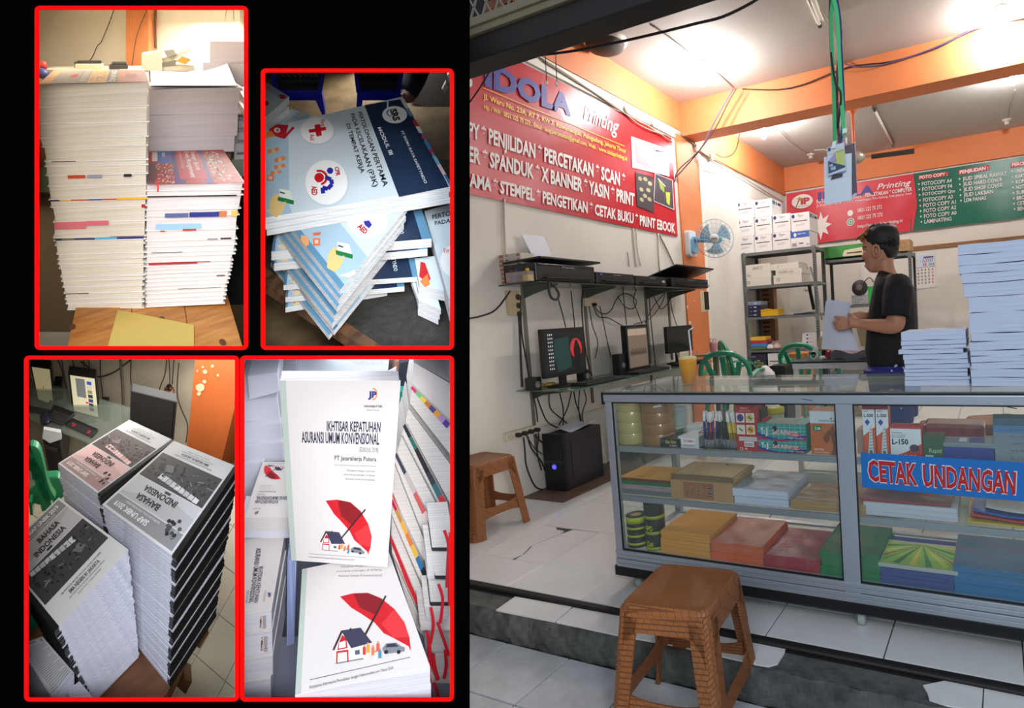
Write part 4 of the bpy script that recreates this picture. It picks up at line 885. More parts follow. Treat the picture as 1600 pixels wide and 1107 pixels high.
# --- on the counter
def ream(name, lab, x0, x1, y0, dep, z0, z1, m, ph, amp=.0007, group=None):
 mb = MB(m); n = 14
 def R(u, top): x = x0+(x1-x0)*u; return x, (z1 if top else z0)+amp*math.sin(ph+u*9)*(1 if top else .7)
 rings = []
 for k in range(n+1):
  u = k/n; xt, zt = R(u,1); xb, zb = R(u,0); rings.append([(xb,y0,zb),(xb,y0+dep,zb),(xt,y0+dep,zt),(xt,y0,zt)])
 mb.loft(rings); return solo(name, mb, lab, 'paper', (x0,y0,z0), group, bev=.0008)
m_bl = stripes((206,216,234),(188,200,222),500,rough=.7)
def z_at(px, py, y): return at(px, py, 'y', y).z
L1 = [(604,594,1414,1515),(594,588.5,1414,1516),(588.5,582,1414,1512),(582,576.5,1412,1512),(576.5,569,1414,1516),(569,562,1413,1513),(562,553,1411,1512),(553,545.5,1404,1505),(545.5,539,1409,1510),(539,531.5,1408,1510),(531.5,517,1408,1509)]
for k, (yb_, yt_, xa_, xb_) in enumerate(L1):
 y0 = 1.925+rp.uniform(-.003,.003); zb_ = CT+.0035 if k == 0 else z_at(1460,yb_,1.925)+.0004
 ream('paper_ream', f'ream in the low counter stack, {place_word(len(L1)-k)}', xs_(xa_,zb_,1.925), xs_(xb_,zb_,1.925), y0, .21, zb_, z_at(1460,yt_,1.925)-.0008, m_bl, rp.random()*6, group='reams in the low counter stack')
L2 = [(604,590,1518),(590,577,1517),(577,566,1518),(566,556,1517),(556,547,1517),(547,533,1515),(533,520,1518),(520,487,1515),(487,462,1514),(462,440,1506),(440,424,1503),(424,411,1498),(411,394,1497),(394,377,1497)]
for k, (yb_, yt_, xa_) in enumerate(L2):
 zb_ = CT+.0035 if k == 0 else z_at(1560,yb_,1.905)+.0004
 ream('paper_ream', f'ream in the tall right counter stack, {place_word(len(L2)-k)}', xs_(xa_,zb_,1.905), xs_(xa_,zb_,1.905)+.297, 1.905+rp.uniform(-.003,.003), .21, zb_, z_at(1560,yt_,1.905)-.0008, m_bl, rp.random()*6, .0013, group='reams in the tall counter stack')
# cup of orange drink
cx1, cy1 = -1.135, 2.02; c = Vector((xs_(1077,CT,cy1), cy1, CT+.003)); zt = z_at(1075,551,cy1)-CT-.003
t = thing('drink_cup', 'plastic cup of bright orange drink with a white straw on the counter', 'cup', c)
k_ = zt/.13
part('cup_body', MB(glass((245,240,220),.04,.05)).lathe(c, [(.028,0),(.030,.01),(.041,zt-.008),(.044,zt-.006),(.044,zt),(.040,zt-.002),(.027,.003)], 24, caps=False), t)
part('orange_drink', MB(mat((236,160,10),.3,emit=0)).lathe(c, [(.0265,.004),(.037,zt*.72),(.0375,zt*.78)], 24), t)
part('foam', MB(mat((240,224,150),.6)).lathe(c, [(.0376,zt*.78),(.0385,zt*.86),(.02,zt*.88)], 20), t)
a = at(1080,552,'y',cy1); b_ = at(1076,517,'y',cy1); e = at(1083,512,'y',cy1)
part('straw', MB(mat((240,240,238),.4)).tube([c+Vector((.004,0,.02)), Vector(a), Vector(b_), Vector(e)], .0032, 8), t)
# --- woven plastic stools
m_st = mat((186,104,48),.5,noise=.12,nscale=30); 
def stool_mat():
 m = mat((178,98,44), .48, name='woven_plastic').copy(); nt = m.node_tree; b = nt.nodes['Principled BSDF']
 tc = nt.nodes.new('ShaderNodeTexCoord'); br = nt.nodes.new('ShaderNodeTexBrick'); bp = nt.nodes.new('ShaderNodeBump'); mp = nt.nodes.new('ShaderNodeMapping')
 mp.inputs['Rotation'].default_value = (.55,.35,.02)
 br.inputs['Scale'].default_value = 42; br.inputs['Mortar Size'].default_value = .05; br.inputs['Mortar Smooth'].default_value = .6
 br.inputs['Color1'].default_value = (1,1,1,1); br.inputs['Color2'].default_value = (.8,.8,.8,1); br.inputs['Mortar'].default_value = (0,0,0,1); br.inputs['Brick Width'].default_value = .9; br.inputs['Row Height'].default_value = .28
 bp.inputs['Strength'].default_value = .6; bp.inputs['Distance'].default_value = .002
 nt.links.new(tc.outputs['Object'], mp.inputs[0]); nt.links.new(mp.outputs[0], br.inputs['Vector']); nt.links.new(br.outputs['Color'], bp.inputs['Height']); nt.links.new(bp.outputs[0], b.inputs['Normal'])
 mx = nt.nodes.new('ShaderNodeMix'); mx.data_type = 'RGBA'; mx.inputs['A'].default_value = (*lin((112,66,34)),1); mx.inputs['B'].default_value = (*lin((152,94,50)),1)
 nt.links.new(br.outputs['Color'], mx.inputs['Factor']); nt.links.new(mx.outputs['Result'], b.inputs['Base Color']); return m
m_weave = stool_mat()
def rsq(hx, hy, r, z, n=4):
 pts = []
 for sx, sy, a0 in ((1,1,0),(-1,1,90),(-1,-1,180),(1,-1,270)):
  for q in range(n+1):
   t = math.radians(a0+90*q/n); pts.append((sx*(hx-r)+r*math.cos(t), sy*(hy-r)+r*math.sin(t), z))
 return pts
def make_stool(label, loc, rz, H=.42, top=.135, foot=.175):
 t = thing('woven_stool', label, 'stool', loc); B = Matrix.Translation(loc)
 def part_(n, mb, **k): return part(n, mb, t, **k)
 def hw(z): return top+(foot-top)*(1-z/H)**1.0
 mb = MB(m_weave); mb.T = B; mb.loft([rsq(top+.0085,top+.0085,.036,H-.032), rsq(top+.006,top+.006,.035,H-.022), rsq(top+.001,top+.001,.034,H-.006), rsq(top-.006,top-.006,.03,H-.001), rsq(top-.03,top-.03,.02,H-.004)]); part_('seat', mb)
 # apron: four bowed panels with arched lower edge
 def shell(z, inset=0): return hw(z)+.004-inset
 for s in range(4):
  Rm = B @ Matrix.Rotation(math.pi/2*s,4,'Z')
  mb = MB(m_weave); mb.T = Rm; n = 14; rings = []
  for k in range(n+1):
   u = -1+2*k/n; zt = H-.02; arch = .075+.09*max(0,(abs(u)-.62)/.38)**2.2; zb = H-arch; x_t = u*(hw(zt)-.012); x_b = u*(hw(zb)-.012)
   rings.append([(x_t,-shell(zt),zt),(x_b,-shell(zb),zb),(x_b,-shell(zb)+.006,zb),(x_t,-shell(zt)+.006,zt)])
  mb.loft(rings); part_('apron', mb)
 for sx, sy in ((-1,-1),(1,-1),(1,1),(-1,1)):
  mb = MB(m_weave); mb.T = B; rings = []; 
  for k in range(9):
   z = (H-.014)*k/8; h_ = hw(z)+.004; w_ = .046-.012*(1-k/8)+ (.012*(k/8)**4); w_ = .064-.012*(1-k/8); e = .004 if k else .008; t_ = .007
   r_ = .022; o = [(h_+e*(k == 0),h_-w_),(h_+e*(k == 0),h_-r_),(h_-r_*.29,h_-r_*.29),(h_-r_,h_+e*(k == 0)),(h_-w_,h_+e*(k == 0)),(h_-w_,h_-t_),(h_-r_,h_-t_*1.2),(h_-r_*.6,h_-r_*.6),(h_-t_*1.2,h_-r_),(h_-t_,h_-w_)]
   rings.append([(sx*a,sy*b_,z) for a, b_ in o])
  mb.loft(rings); part_('leg', mb)
 for s in range(4):
  Rm = B @ Matrix.Rotation(math.pi/2*s,4,'Z'); mb = MB(m_weave); mb.T = Rm; z0, z1 = H*.26, H*.37; n = 8; rings = []
  for k in range(n+1):
   u = -1+2*k/n; d = .02*abs(u)**3; a, b_ = z0-d*.6, z1+d; x = u*(hw(z0)-.04)
   rings.append([(x,-hw(b_)+.004,b_),(x,-hw(a)+.004,a),(x,-hw(a)+.010,a),(x,-hw(b_)+.010,b_)])
  mb.loft(rings); part_('stretcher', mb)
 t.rotation_euler = (0,0,rz); return t
make_stool('brown woven plastic stool standing in front of the glass counter', (-.882,1.395,-.128), math.radians(6), H=.428, top=.134, foot=.178)
make_stool('brown woven plastic stool by the left wall, cut by the black board', (-2.655,2.19,.001), math.radians(-4), H=.395, top=.132, foot=.172)
# ================================================================== lamps on the ceilings
setfr(WORLD)
m_bulb = mat((250,249,250), .3, emit=1, name='lit_bulb').copy(); m_bulb.node_tree.nodes['Principled BSDF'].inputs['Emission Strength'].default_value = 860
def bulb(label, px, py, y, zc, stem, e=1):
 c = at(px, py, 'y', y); t = thing('light_bulb', label, 'lamp', (c.x, c.y, c.z), 'bare bulbs lighting the shop')
 part('ceiling_rose', MB(mat((212,206,190),.5)).lathe((c.x,c.y,zc), [(.045,0),(.045,-.012),(.03,-.02),(.026,-.05)], 16), t)
 part('bulb_holder', MB(mat((216,210,196),.5)).lathe(c, [(.026,zc-c.z-.04),(.026,.075),(.018,.06),(.016,.05)], 14), t)
 part('bulb_glass', MB(m_bulb).lathe(c, [(.012,.058),(.018,.05),(.030,.02),(.033,-.01),(.030,-.04),(.022,-.058),(.008,-.068)], 16), t)
 return t
bulb('bare bright bulb on the front ceiling nearest the left wall', 1097, 122, 4.40, CZ, .1)
bulb('bare bright bulb just behind the cross beam on the left', 1193, 208, 6.05, CZ, .1)
bulb('bare bright bulb behind the cross beam at the right frame edge', 1583, 122, 6.1, CZ, .1)
bulb('glaring bulb on the front ceiling at the top right corner', 1563, 24, 4.78, CZ, .1)
for px, py, lab in ((1267,241,'empty lamp holder on the rear ceiling left of the fan'), (1573,187,'empty lamp holder on the rear ceiling near the right edge')):
 c = at(px, py, 'z', CZ); t = thing('lamp_holder', lab, 'lamp holder', c); part('rose', MB(mat((206,200,186),.5)).lathe(c, [(.055,0),(.055,-.012),(.035,-.02)], 16), t); part('socket', MB(mat((186,180,168),.5)).lathe(c, [(.03,-.02),(.03,-.06),(.02,-.062)], 12), t)
mwire = mat((44,36,34),.6); mwire_g = mat((150,140,124),.7); mwire_p = mat((88,70,110),.6); mwire_w = mat((214,206,190),.6)
def cable(pts, r, m, label, ax='x', val=0, name='cable', group=None, closed=False, cat='cable'):
 P = [at(p[0], p[1], p[2] if len(p) > 2 else ax, p[3] if len(p) > 3 else val) for p in pts]
 return solo(name, MB(m).tube(smooth(P), r, 6), label, cat, group=group)
cable([(1016,38),(1050,62),(1090,93)], .006, mwire_g, 'thin conduit along the front ceiling towards the left bulb', 'z', CZ-.007, 'conduit')
cable([(1106,103),(1125,118),(1146,137)], .006, mwire_g, 'thin conduit on the ceiling from the left bulb to the cross beam', 'z', CZ-.007, 'conduit')
cable([(1273,4),(1296,40),(1318,104)], .006, mwire_g, 'thin conduit on the front ceiling running past the lanyards', 'z', CZ-.007, 'conduit')
cable([(1213,198),(1235,222),(1262,240)], .004, mwire_g, 'sagging wire to the empty holder left of the fan', 'z', CZ-.02)
cable([(1586,140),(1578,165),(1576,183)], .004, mwire_g, 'sagging wire to the empty holder at the right', 'z', CZ-.02)
cable([(1160,139),(1215,140),(1256,132),(1303,113),(1336,103),(1394,96),(1462,76),(1504,55),(1553,37),(1600,30)], .006, mwire, 'dark cable sagging along the top of the cross beam', 'y', 5.06)
cable([(1320,99),(1336,104),(1370,103),(1430,86),(1480,66),(1520,46),(1556,36)], .006, mwire_p, 'violet cable twisted beside the dark one on the cross beam', 'y', 5.05)
cable([(1146,139),(1130,165),(1113,197),(1096,231),(1070,262),(1055,278)], .006, mwire_p, 'violet cable swinging from the beam down to the orange column', 'y', 4.9)
cable([(1150,139),(1138,160),(1118,200),(1092,236),(1060,266),(1054,285)], .005, mwire, 'black cable hanging beside the violet cable near the column', 'y', 4.88)
cable([(1156,198),(1154,220),(1146,240),(1130,246),(1118,240)], .004, mwire, 'short black loop hanging under the beam by the left wall', 'y', 5.4)
cable([(846,86),(900,79),(972,64.6),(1027,52),(1087,37),(1130,26),(1175,4),(1190,-8)], .0045, mwire, 'long black cable strung under the front lintel', 'y', 1.72)
cable([(733,161),(748,140),(765,112)], .003, mwire, 'thin black cord at the top left beside the black board', 'y', 1.72)
for k, (x, y0, y1) in enumerate(((852,86,128),(868,84,130))):
 c0, c1 = at(x,y0,'y',1.72), at(x+2,y1,'y',1.72); t = thing('hanging_plug', f'small white plug hanging on a thin cord before the red banner, {("left","right")[k]} one', 'plug', c1)
 part('cord', MB(mwire).tube([c0,c1], .0016, 5), t); part('plug_body', MB(mwire_w).lathe(c1, [(.003,.004),(.006,0),(.006,-.008),(.002,-.012)], 10), t)
for k, pts in enumerate(([(843,90),(880,113),(930,146),(965,170),(985,182),(1010,195),(1050,222)], [(850,96),(890,121),(940,152),(970,172),(996,193),(1020,205),(1048,213)], [(1058,206),(1080,222),(1100,240),(1130,258),(1165,280),(1200,302),(1224,316)])):
 cable(pts, .006, mwire_g, ('upper grey cable stapled above the red banner','lower grey cable sagging above the red banner','grey cable run along the rear left wall under the orange band')[k], 'x', WX+.03)
for k, (px, py) in enumerate(((978,172),(1018,190),(1087,232),(1110,246))):
 c = at(px,py,'x',WX+.02); solo('junction_box', MB(mat((224,218,200),.5)).lathe(c, [(.04,0),(.04,.02),(.03,.028)], 14, 'x'), f'round white junction box by the orange band, {("leftmost","second from left","third from left","rightmost")[k]}', 'junction box', group='round junction boxes')
for k, pts in enumerate(([(1082,232),(1088,250),(1100,262),(1125,268)], [(1088,236),(1092,262),(1094,300)])):
 cable(pts, .004, mwire_g, ('loose thin wire below the junction boxes, drooping right','thin wire dropping from the third junction box')[k], 'x', WX+.03)
# fluorescent fittings
def fluo(lab, A, B, m):
 a, b_ = at(*A,'z',CZ-.03), at(*B,'z',CZ-.03); d = (b_-a).normalized(); n = d.cross(Vector((0,0,1))); t = thing('tube_light', lab, 'lamp', (a+b_)/2, None)
 mb = MB(m); w_ = n*.03; mb.hexa([a-w_, b_-w_, b_+w_, a+w_, a-w_+Vector((0,0,.03)), b_-w_+Vector((0,0,.03)), b_+w_+Vector((0,0,.03)), a+w_+Vector((0,0,.03))]); part('fitting', mb, t, .004)
 part('tube', MB(mat((226,224,214),.3)).cyl(a+d*.03-Vector((0,0,.02)), b_-d*.03-Vector((0,0,.02)), .014, n=10), t)
 for p in (a, b_-d*.03): part('end_clip', MB(mat((70,66,60),.5)).cyl(p-Vector((0,0,.02)), p+d*.03-Vector((0,0,.02)), .02, n=10), t)
fluo('unlit tube light on the rear ceiling right of the fan rod', (1366,168), (1395,225), mat((120,112,100),.5))
fluo('unlit white tube light on the front ceiling near the lanyards', (1258,-20), (1281,36), mat((226,222,206),.5))
c = at(945,62,'z',CZ); t = thing('ceiling_speaker', 'round dark grilled speaker on the front ceiling under the lintel', 'speaker', c)
part('rim', MB(mat((210,204,190),.5)).lathe(c, [(.17,0),(.17,-.02),(.15,-.035)], 24), t); part('grille', MB(mat((64,58,50),.7,bump=.8,bscale=300)).lathe(c, [(.15,-.03),(.13,-.07),(.07,-.10),(.01,-.105)], 24), t)
# ceiling fan
mo = mat((214,112,70),.5); c = at(1331,155,'z',CZ); hz = at(1344,247,'y',c.y).z
t = thing('ceiling_fan', 'ceiling fan with orange rod and dark blades behind the hanging cards', 'fan', c)
part('canopy', MB(mo).lathe(c, [(.06,0),(.06,-.03),(.075,-.05),(.055,-.11),(.015,-.15)], 18), t); part('rod', MB(mo).cyl(c+Vector((0,0,-.14)), Vector((c.x,c.y,hz+.05)), .016, n=10), t)
part('motor', MB(mat((196,190,176),.3,metal=.5)).lathe((c.x,c.y,hz), [(.02,.07),(.07,.06),(.11,.03),(.11,-.01),(.07,-.04),(.02,-.05)], 22), t)
for k, ang in enumerate((8, 128, 248)):
 a = math.radians(ang); T = Matrix.Translation((c.x,c.y,hz)) @ Matrix.Rotation(a,4,'Z'); mb = MB(mat((70,62,52) if k != 2 else (190,184,170),.5)); mb.T = T
 mb.sheet(lambda u, v: (.17+.43*u, (-.055+.11*v)*(.75+.25*u), .012-.02*v), 4, 2, .006); bl = part('blade', mb, t); mb = MB(mat((180,174,160),.3,metal=.5)); mb.T = T; mb.box((.09,-.015,.0),(.2,.015,.008)); part('blade_arm', mb, t)
# ================================================================== left wall
bnr_m = mat((190,26,40), .32, bump=.5, bscale=9, name='banner_vinyl')
y0b, y1b, zb0, zb1 = 2.0, 4.875, 1.922, 2.88
bn = solo('wall_banner', MB(bnr_m).sheet(lambda u, v: (WX+.012+.0018*math.sin(u*23)*math.sin(v*5+1)+.0018*math.sin(u*9+2), y0b+(y1b-y0b)*u, zb0+(zb1-zb0)*v), 60, 10, Vector((-.001,0,0))), 'large red vinyl printing banner with white and yellow lettering on the left wall', 'banner', (WX+.01, 3.4, 1.92))
def wq(q, push=.009):
 cs = [at(x, y, 'x', WX+.018) for x, y in q]
 H = homog(q)
 def fn(u, v, lay=0): p = at(*H(u, v), 'x', WX+.0175); return p+Vector((.0006*(lay+1),0,0))
 return fn
c1 = lambda x, y: (730+x/3.636, y/3.636)
c3 = lambda x, y: (730+x/3.9525, 280+y/3.9525)
P = Print(wq([(757.5,94.3),(892.3,150.2),(892.3,182),(757.5,134.8)])); mbL = P.mb
P.text((46,52,150),'IDOLA',0,0,1,1,.05)
def addt(q, c, s, bold=.014, slant=0, lay=0):
 p = Print(wq(q), mbL); p.lay = lay; p.text(c, s, 0,0,1,1, bold, slant)
addt([c1(655,590),c1(868,680),c1(868,800),c1(655,700)], (244,240,236), 'Printing', .012, .35)
p = Print(wq([c1(90,498),c1(895,830),c1(895,834),c1(90,502)]), mbL); p.rect((232,196,40),0,0,1,1)
YEL = (240,214,40)
addt([c1(92,530),c1(903,848),c1(903,880),c1(92,572)], YEL, 'Jl. Waru No. 23A, RT.7, RW.7, Rawamangun, Pulogadung, Jakarta Timur')
addt([c1(97,590),c1(908,888),c1(908,922),c1(97,628)], YEL, 'Hp. / WA : 0821 222 75 272 , Email : blog.percetakan@gmail.com, Web. : www.idolaprinting.id')
WT = (240,236,232)
def line_px(xa, ya, xb, yb, xc, yc, xd, yd, x0, x1):   # top line through a,b; base line through c,d; cut at x0,x1
 f = lambda x, p, q, r, s: q+(s-q)*(x-p)/(r-p)
 return [(x0,f(x0,xa,ya,xb,yb)),(x1,f(x1,xa,ya,xb,yb)),(x1,f(x1,xc,yc,xd,yd)),(x0,f(x0,xc,yc,xd,yd))]
l1 = lambda x0, x1: line_px(*c1(140,735),*c1(790,955),*c1(140,822),*c1(790,1032),x0,x1)
addt(l1(732,977), WT, 'PY * PENJILIDAN * PERCETAKAN * SCAN *', .035); addt(l1(668,729), WT, 'FOTO CO', .02)
l2 = lambda x0, x1: line_px(768.5,237.9,991.4,302.8,768.5,262.6,991.4,322.5,x0,x1)
addt(l2(732,991.5), WT, 'ER * SPANDUK * X BANNER * YASIN * PRINT', .035); addt(l2(692,729), WT, 'POST', .02)
l3 = lambda x0, x1: line_px(788.4,283.8,1054.6,349.6,788.7,304.2,1054.6,364.8,x0,x1)
addt(l3(733.5,1055), WT, 'AMA * STEMPEL * PENGETIKAN * CETAK BUKU * PRINT EBOOK', .035)
p = Print(wq([(986,213),(1045.5,234),(1046,276),(988,262)]), mbL); p.rect((206,206,206),0,0,1,1).up().poly((150,146,150),[(.05,.05),(.5,.9),(.1,.8)]).poly((236,236,236),[(.3,.1),(.8,.2),(.7,.8),(.5,.7)]).line((90,70,70),[(.6,.2),(.85,.15)],.05)
p = Print(wq([(993,269),(1021,277),(1022,333),(995.5,322)]), mbL); p.rect((52,42,46),0,0,1,1).up()
for u, v in ((.25,.15),(.55,.12),(.8,.2),(.3,.45),(.7,.4),(.5,.6),(.75,.65),(.3,.75)): p.disc((176,170,130),u,v,.12,.06,12)
p = Print(wq([(1024,272),(1050,282),(1052.5,327),(1022,314)]), mbL); p.rect((230,230,230),-.03,-.02,1.03,1.02).up().rect((60,48,62),0,0,1,1).up().poly((150,170,60),[(.2,.2),(.5,.3),(.55,.6),(.3,.5)]).poly((190,200,70),[(.6,.55),(.85,.5),(.8,.95),(.65,.9)]).line((230,230,240),[(.15,.15),(.6,.35)],.04)
p = Print(wq([(728,118),(738,122),(738,138),(728,134)]), mbL); p.disc((240,236,232),.5,.5,.5,.5)
part('banner_print', mbL, bn)
# conduits on the wall and dropped wires
for k, (pts, r) in enumerate((([(787.6,311),(788,345),(790,398)],.008),([(989,357),(991,385),(994,417)],.006),([(994,358),(996,390),(1001,416)],.005),([(1028.5,365),(1029,395),(1031,424)],.007),([(1029,365),(1040,386),(1053,414)],.007),([(980,394),(982,405),(983,417)],.004))):
 cable(pts, r, mwire_w if k < 4 else mwire_g, ('pale conduit from the banner down to the left end of the printer shelf','pale thin conduit under the banner, left of a pair','pale thin conduit under the banner, right of a pair','pale conduit from the banner edge to the third printer','slanting grey wire from the banner edge to the open printer','short grey wire stub behind the second printer')[k], 'x', WX+.012, 'conduit')
# glass shelf with printers
SZ, SX = 1.385, -2.52
sh = thing('glass_shelf', 'long glass wall shelf under the red banner carrying four black printers', 'shelf', (WX, 3.6, SZ))
part('shelf_plate', MB(mat((58,66,58),.12)).box((WX,2.62,SZ-.008),(SX,4.69,SZ)), sh, .001)
for y in (2.81, 3.42, 4.24, 4.62):
 part('bracket', MB(mat((86,96,84),.5)).prism([(WX+.01,y,SZ-.009),(SX-.03,y,SZ-.009),(SX-.03,y,SZ-.018),(WX+.10,y,SZ-.06),(WX+.01,y,SZ-.085)], (0,.004,0)), sh)
 part('bracket_rail', MB(mat((120,116,104),.5)).box((WX,y-.012,.72),(WX+.012,y+.012,SZ-.01)), sh)
rk = random.Random(5); q0 = [-2.850,-2.756,-2.664]
for r in range(7):
 for cidx in range(2):
  z = SZ+.001+r*.0268; x0 = q0[cidx]+rk.uniform(0,.004); y0 = 2.635+rk.uniform(0,.005); t = thing('ink_carton', f'small white and brown ink carton, {("lowest","second","third","fourth","fifth","sixth","topmost")[r]} row, {("wall side","outer")[cidx]} column of the stack', 'box', (x0,y0,z), 'small ink cartons on the shelf end')
  part('carton', MB(mat((206,196,184),.6)).box((x0,y0,z),(x0+.088,y0+.11,z+.026)), t, .001)
  p = Print(facemap((x0,y0,z+.026),(.088,0,0),(0,0,-.026),(0,-1,0))); p.rect((168,112,90) if cidx == 0 else (190,184,178),.05,.15,.45,.85).rect((110,60,50) if (r+cidx) % 2 else (150,150,150),.6,.35,.92,.65).text((70,60,60),'INK',.65,.1,.85,.3); part('print', p.mb, t)
m_pr = mat((22,22,25), .35); m_pr2 = mat((34,34,38), .2)
SX1 = SX-.015
def yat(px, py=432): return at(px, py, 'x', SX1).y
def printer(lab, pa, pb, h, sub='flat', led=None, text=None, base=SZ+.001):
 y0, y1 = yat(pa), yat(pb); t = thing('inkjet_printer', lab, 'printer', (-2.68,(y0+y1)/2,base)); x0 = SX1-.27
 part('body', MB(m_pr).rbox((x0,y0,base+.004),(SX1,y1,base+h), .012, 3, 'z'), t, .004)
 part('control_panel', MB(m_pr2).hexa([(SX1-.004,y0+.012,base+h*.62),(SX1-.004,y1-.012,base+h*.62),(SX1-.02,y1-.012,base+h*.62),(SX1-.02,y0+.012,base+h*.62),(SX1+.004,y0+.012,base+h*.95),(SX1+.004,y1-.012,base+h*.95),(SX1-.02,y1-.012,base+h*.95),(SX1-.02,y0+.012,base+h*.95)]), t, .002)
 part('output_tray', MB(m_pr2).box((SX1-.01,y0+.05,base+.018),(SX1+.04,y1-.05,base+.026)), t, .002)
 part('output_slot', MB(mat((8,8,9),.6)).box((SX1-.002,y0+.05,base+.03),(SX1+.0015,y1-.05,base+.05)), t)
 p = Print(facemap((SX1+.005,y0+.02,base+h*.93),(0,y1-y0-.04,0),(0,0,-h*.3),(1,0,0)))
 if text: p.text((170,172,178),text,.4,.15,.62,.5)
 if led is not None: p.disc((60,70,240),led,.4,.035,.3,12)
 if p.mb.v: part('print', p.mb, t)
 return t, x0, y0, y1, base+h
t, x0, y0, y1, zt = printer('leftmost black printer with scanner lid and white paper in its rear tray', 838, 930, .115, text='Canon', led=None)
part('scanner_lid', MB(m_pr).sheet(lambda u, v: (x0+.0+(SX1+.04-x0)*u, y0+.0+(y1-y0+.02)*v, zt+.022+.012*u-.0*v), 2, 2, .014), t, .004)
part('rear_tray', MB(m_pr).sheet(lambda u, v: (x0-.04-.05*v+.0*u, y0+.03+.30*u, zt+.0+.13*v), 1, 1, Vector((-.008,0,0))), t, .002)
part('rear_tray_flap', MB(mat((60,60,62),.5)).sheet(lambda u, v: (x0-.0-.03*v, y0+.34+.11*u-.05*v, zt+.03+.075*v), 1, 1, Vector((-.006,0,0))), t, .002)
mb = MB(mat((222,226,236),.7)); qq = [at(814.8,366,'x',x0-.012), at(850,370,'x',x0-.012), at(862,399,'x',x0+.02), at(833.7,403,'x',x0+.02)]
mb.prism(qq, (-.004,0,0)); solo('paper_sheaf', mb, 'white sheaf of paper standing in the leftmost printer', 'paper')
tk = thing('ink_tank', 'external ink tank with red, blue, black and yellow inks beside the leftmost printer', 'ink tank', (-2.6,2.65,SZ))
part('tank_case', MB(glass((214,200,196),.35,.2)).box((x0+.085,y0-.06,SZ+.001),(SX1-.01,y0-.008,SZ+.062)), tk)
for k, c in enumerate(((150,40,60),(50,80,140),(40,36,44),(214,180,50))):
 xk = x0+.09+k*.043; part('ink', MB(mat(c,.3)).box((xk,y0-.058,SZ+.004),(xk+.036,y0-.012,SZ+.04)), tk); part('ink_cap', MB(mat(c if k != 3 else (224,190,40),.4)).lathe((xk+.018,y0-.035,SZ+.062), [(.012,0),(.012,.014),(.007,.018)], 12), tk)
printer('second black printer from the left with a glowing blue button', 932, 991, .083, led=.06, text='Canon')
t, x0, y0, y1, zt = printer('third black printer from the left with a grey label', 993, 1041, .078, text='Canon')
p = Print(facemap((SX1+.006,y1-.08,SZ+.05),(0,.04,0),(0,0,-.03),(1,0,0))); p.rect((200,204,206),0,0,1,1).rect((60,60,60),.3,.3,.6,.7); part('label_sticker', p.mb, t)
t, x0, y0, y1, zt = printer('rightmost black printer with its lid raised', 1049, 1106, .085, led=.94, text='Canon')
part('raised_lid', MB(m_pr).sheet(lambda u, v: (x0+.02+(SX1+.05-x0)*u, y0-.02+(y1-y0+.02)*v, zt+.02+.085*u), 2, 2, .014), t, .003)
# vertical power strip under the shelf and socket box
t = thing('power_strip', 'beige power strip hanging under the left end of the printer shelf', 'power strip', (WX+.02,2.75,1.2))
a, b_ = at(797,492,'x',WX+.03), at(812,455,'x',WX+.03); part('strip_body', MB(mat((196,176,140),.5)).rbox((WX,a.y,a.z),(WX+.03,b_.y,b_.z),.006,3,'x'), t)
for k in range(3):
 part('socket', MB(mat((60,52,44),.5)).lathe((WX+.03,b_.y-.02,b_.z-.04-.055*k), [(.02,0),(.018,.006),(.016,.003)], 12, 'x'), t)
t = thing('socket_box', 'square beige socket box on the wall under the printer shelf', 'socket', (WX+.02,3.45,1.28)); a, b_ = at(913,479,'x',WX+.03), at(936,466,'x',WX+.03)
part('box_body', MB(mat((206,196,170),.5)).rbox((WX,a.y,a.z),(WX+.04,b_.y,b_.z),.008,3,'x'), t); part('plug', MB(mwire).lathe((WX+.04,(a.y+b_.y)/2,(a.z+b_.z)/2-.02), [(.014,0),(.014,.025),(.006,.035)], 10, 'x'), t)
t = thing('power_strip', 'beige five-way power strip with black plugs low on the wall by the computer', 'power strip', (WX+.03,2.7,.43)); a, b_ = at(791.5,686,'x',WX+.035), at(841,664,'x',WX+.035)
part('strip_body', MB(mat((214,206,184),.5)).rbox((WX,a.y,.398),(WX+.035,b_.y,.452),.008,3,'x'), t)
for k in range(5):
 yk = a.y+.03+(b_.y-a.y-.06)*k/4; part('socket', MB(mat((196,188,166),.5)).lathe((WX+.035,yk,.425), [(.019,0),(.019,.003),(.015,.001),(.004,.001)], 16, 'x'), t)
 if k: part('plug', MB(mwire).lathe((WX+.036,yk,.425), [(.014,0),(.015,.03),(.007,.042)], 10, 'x'), t)
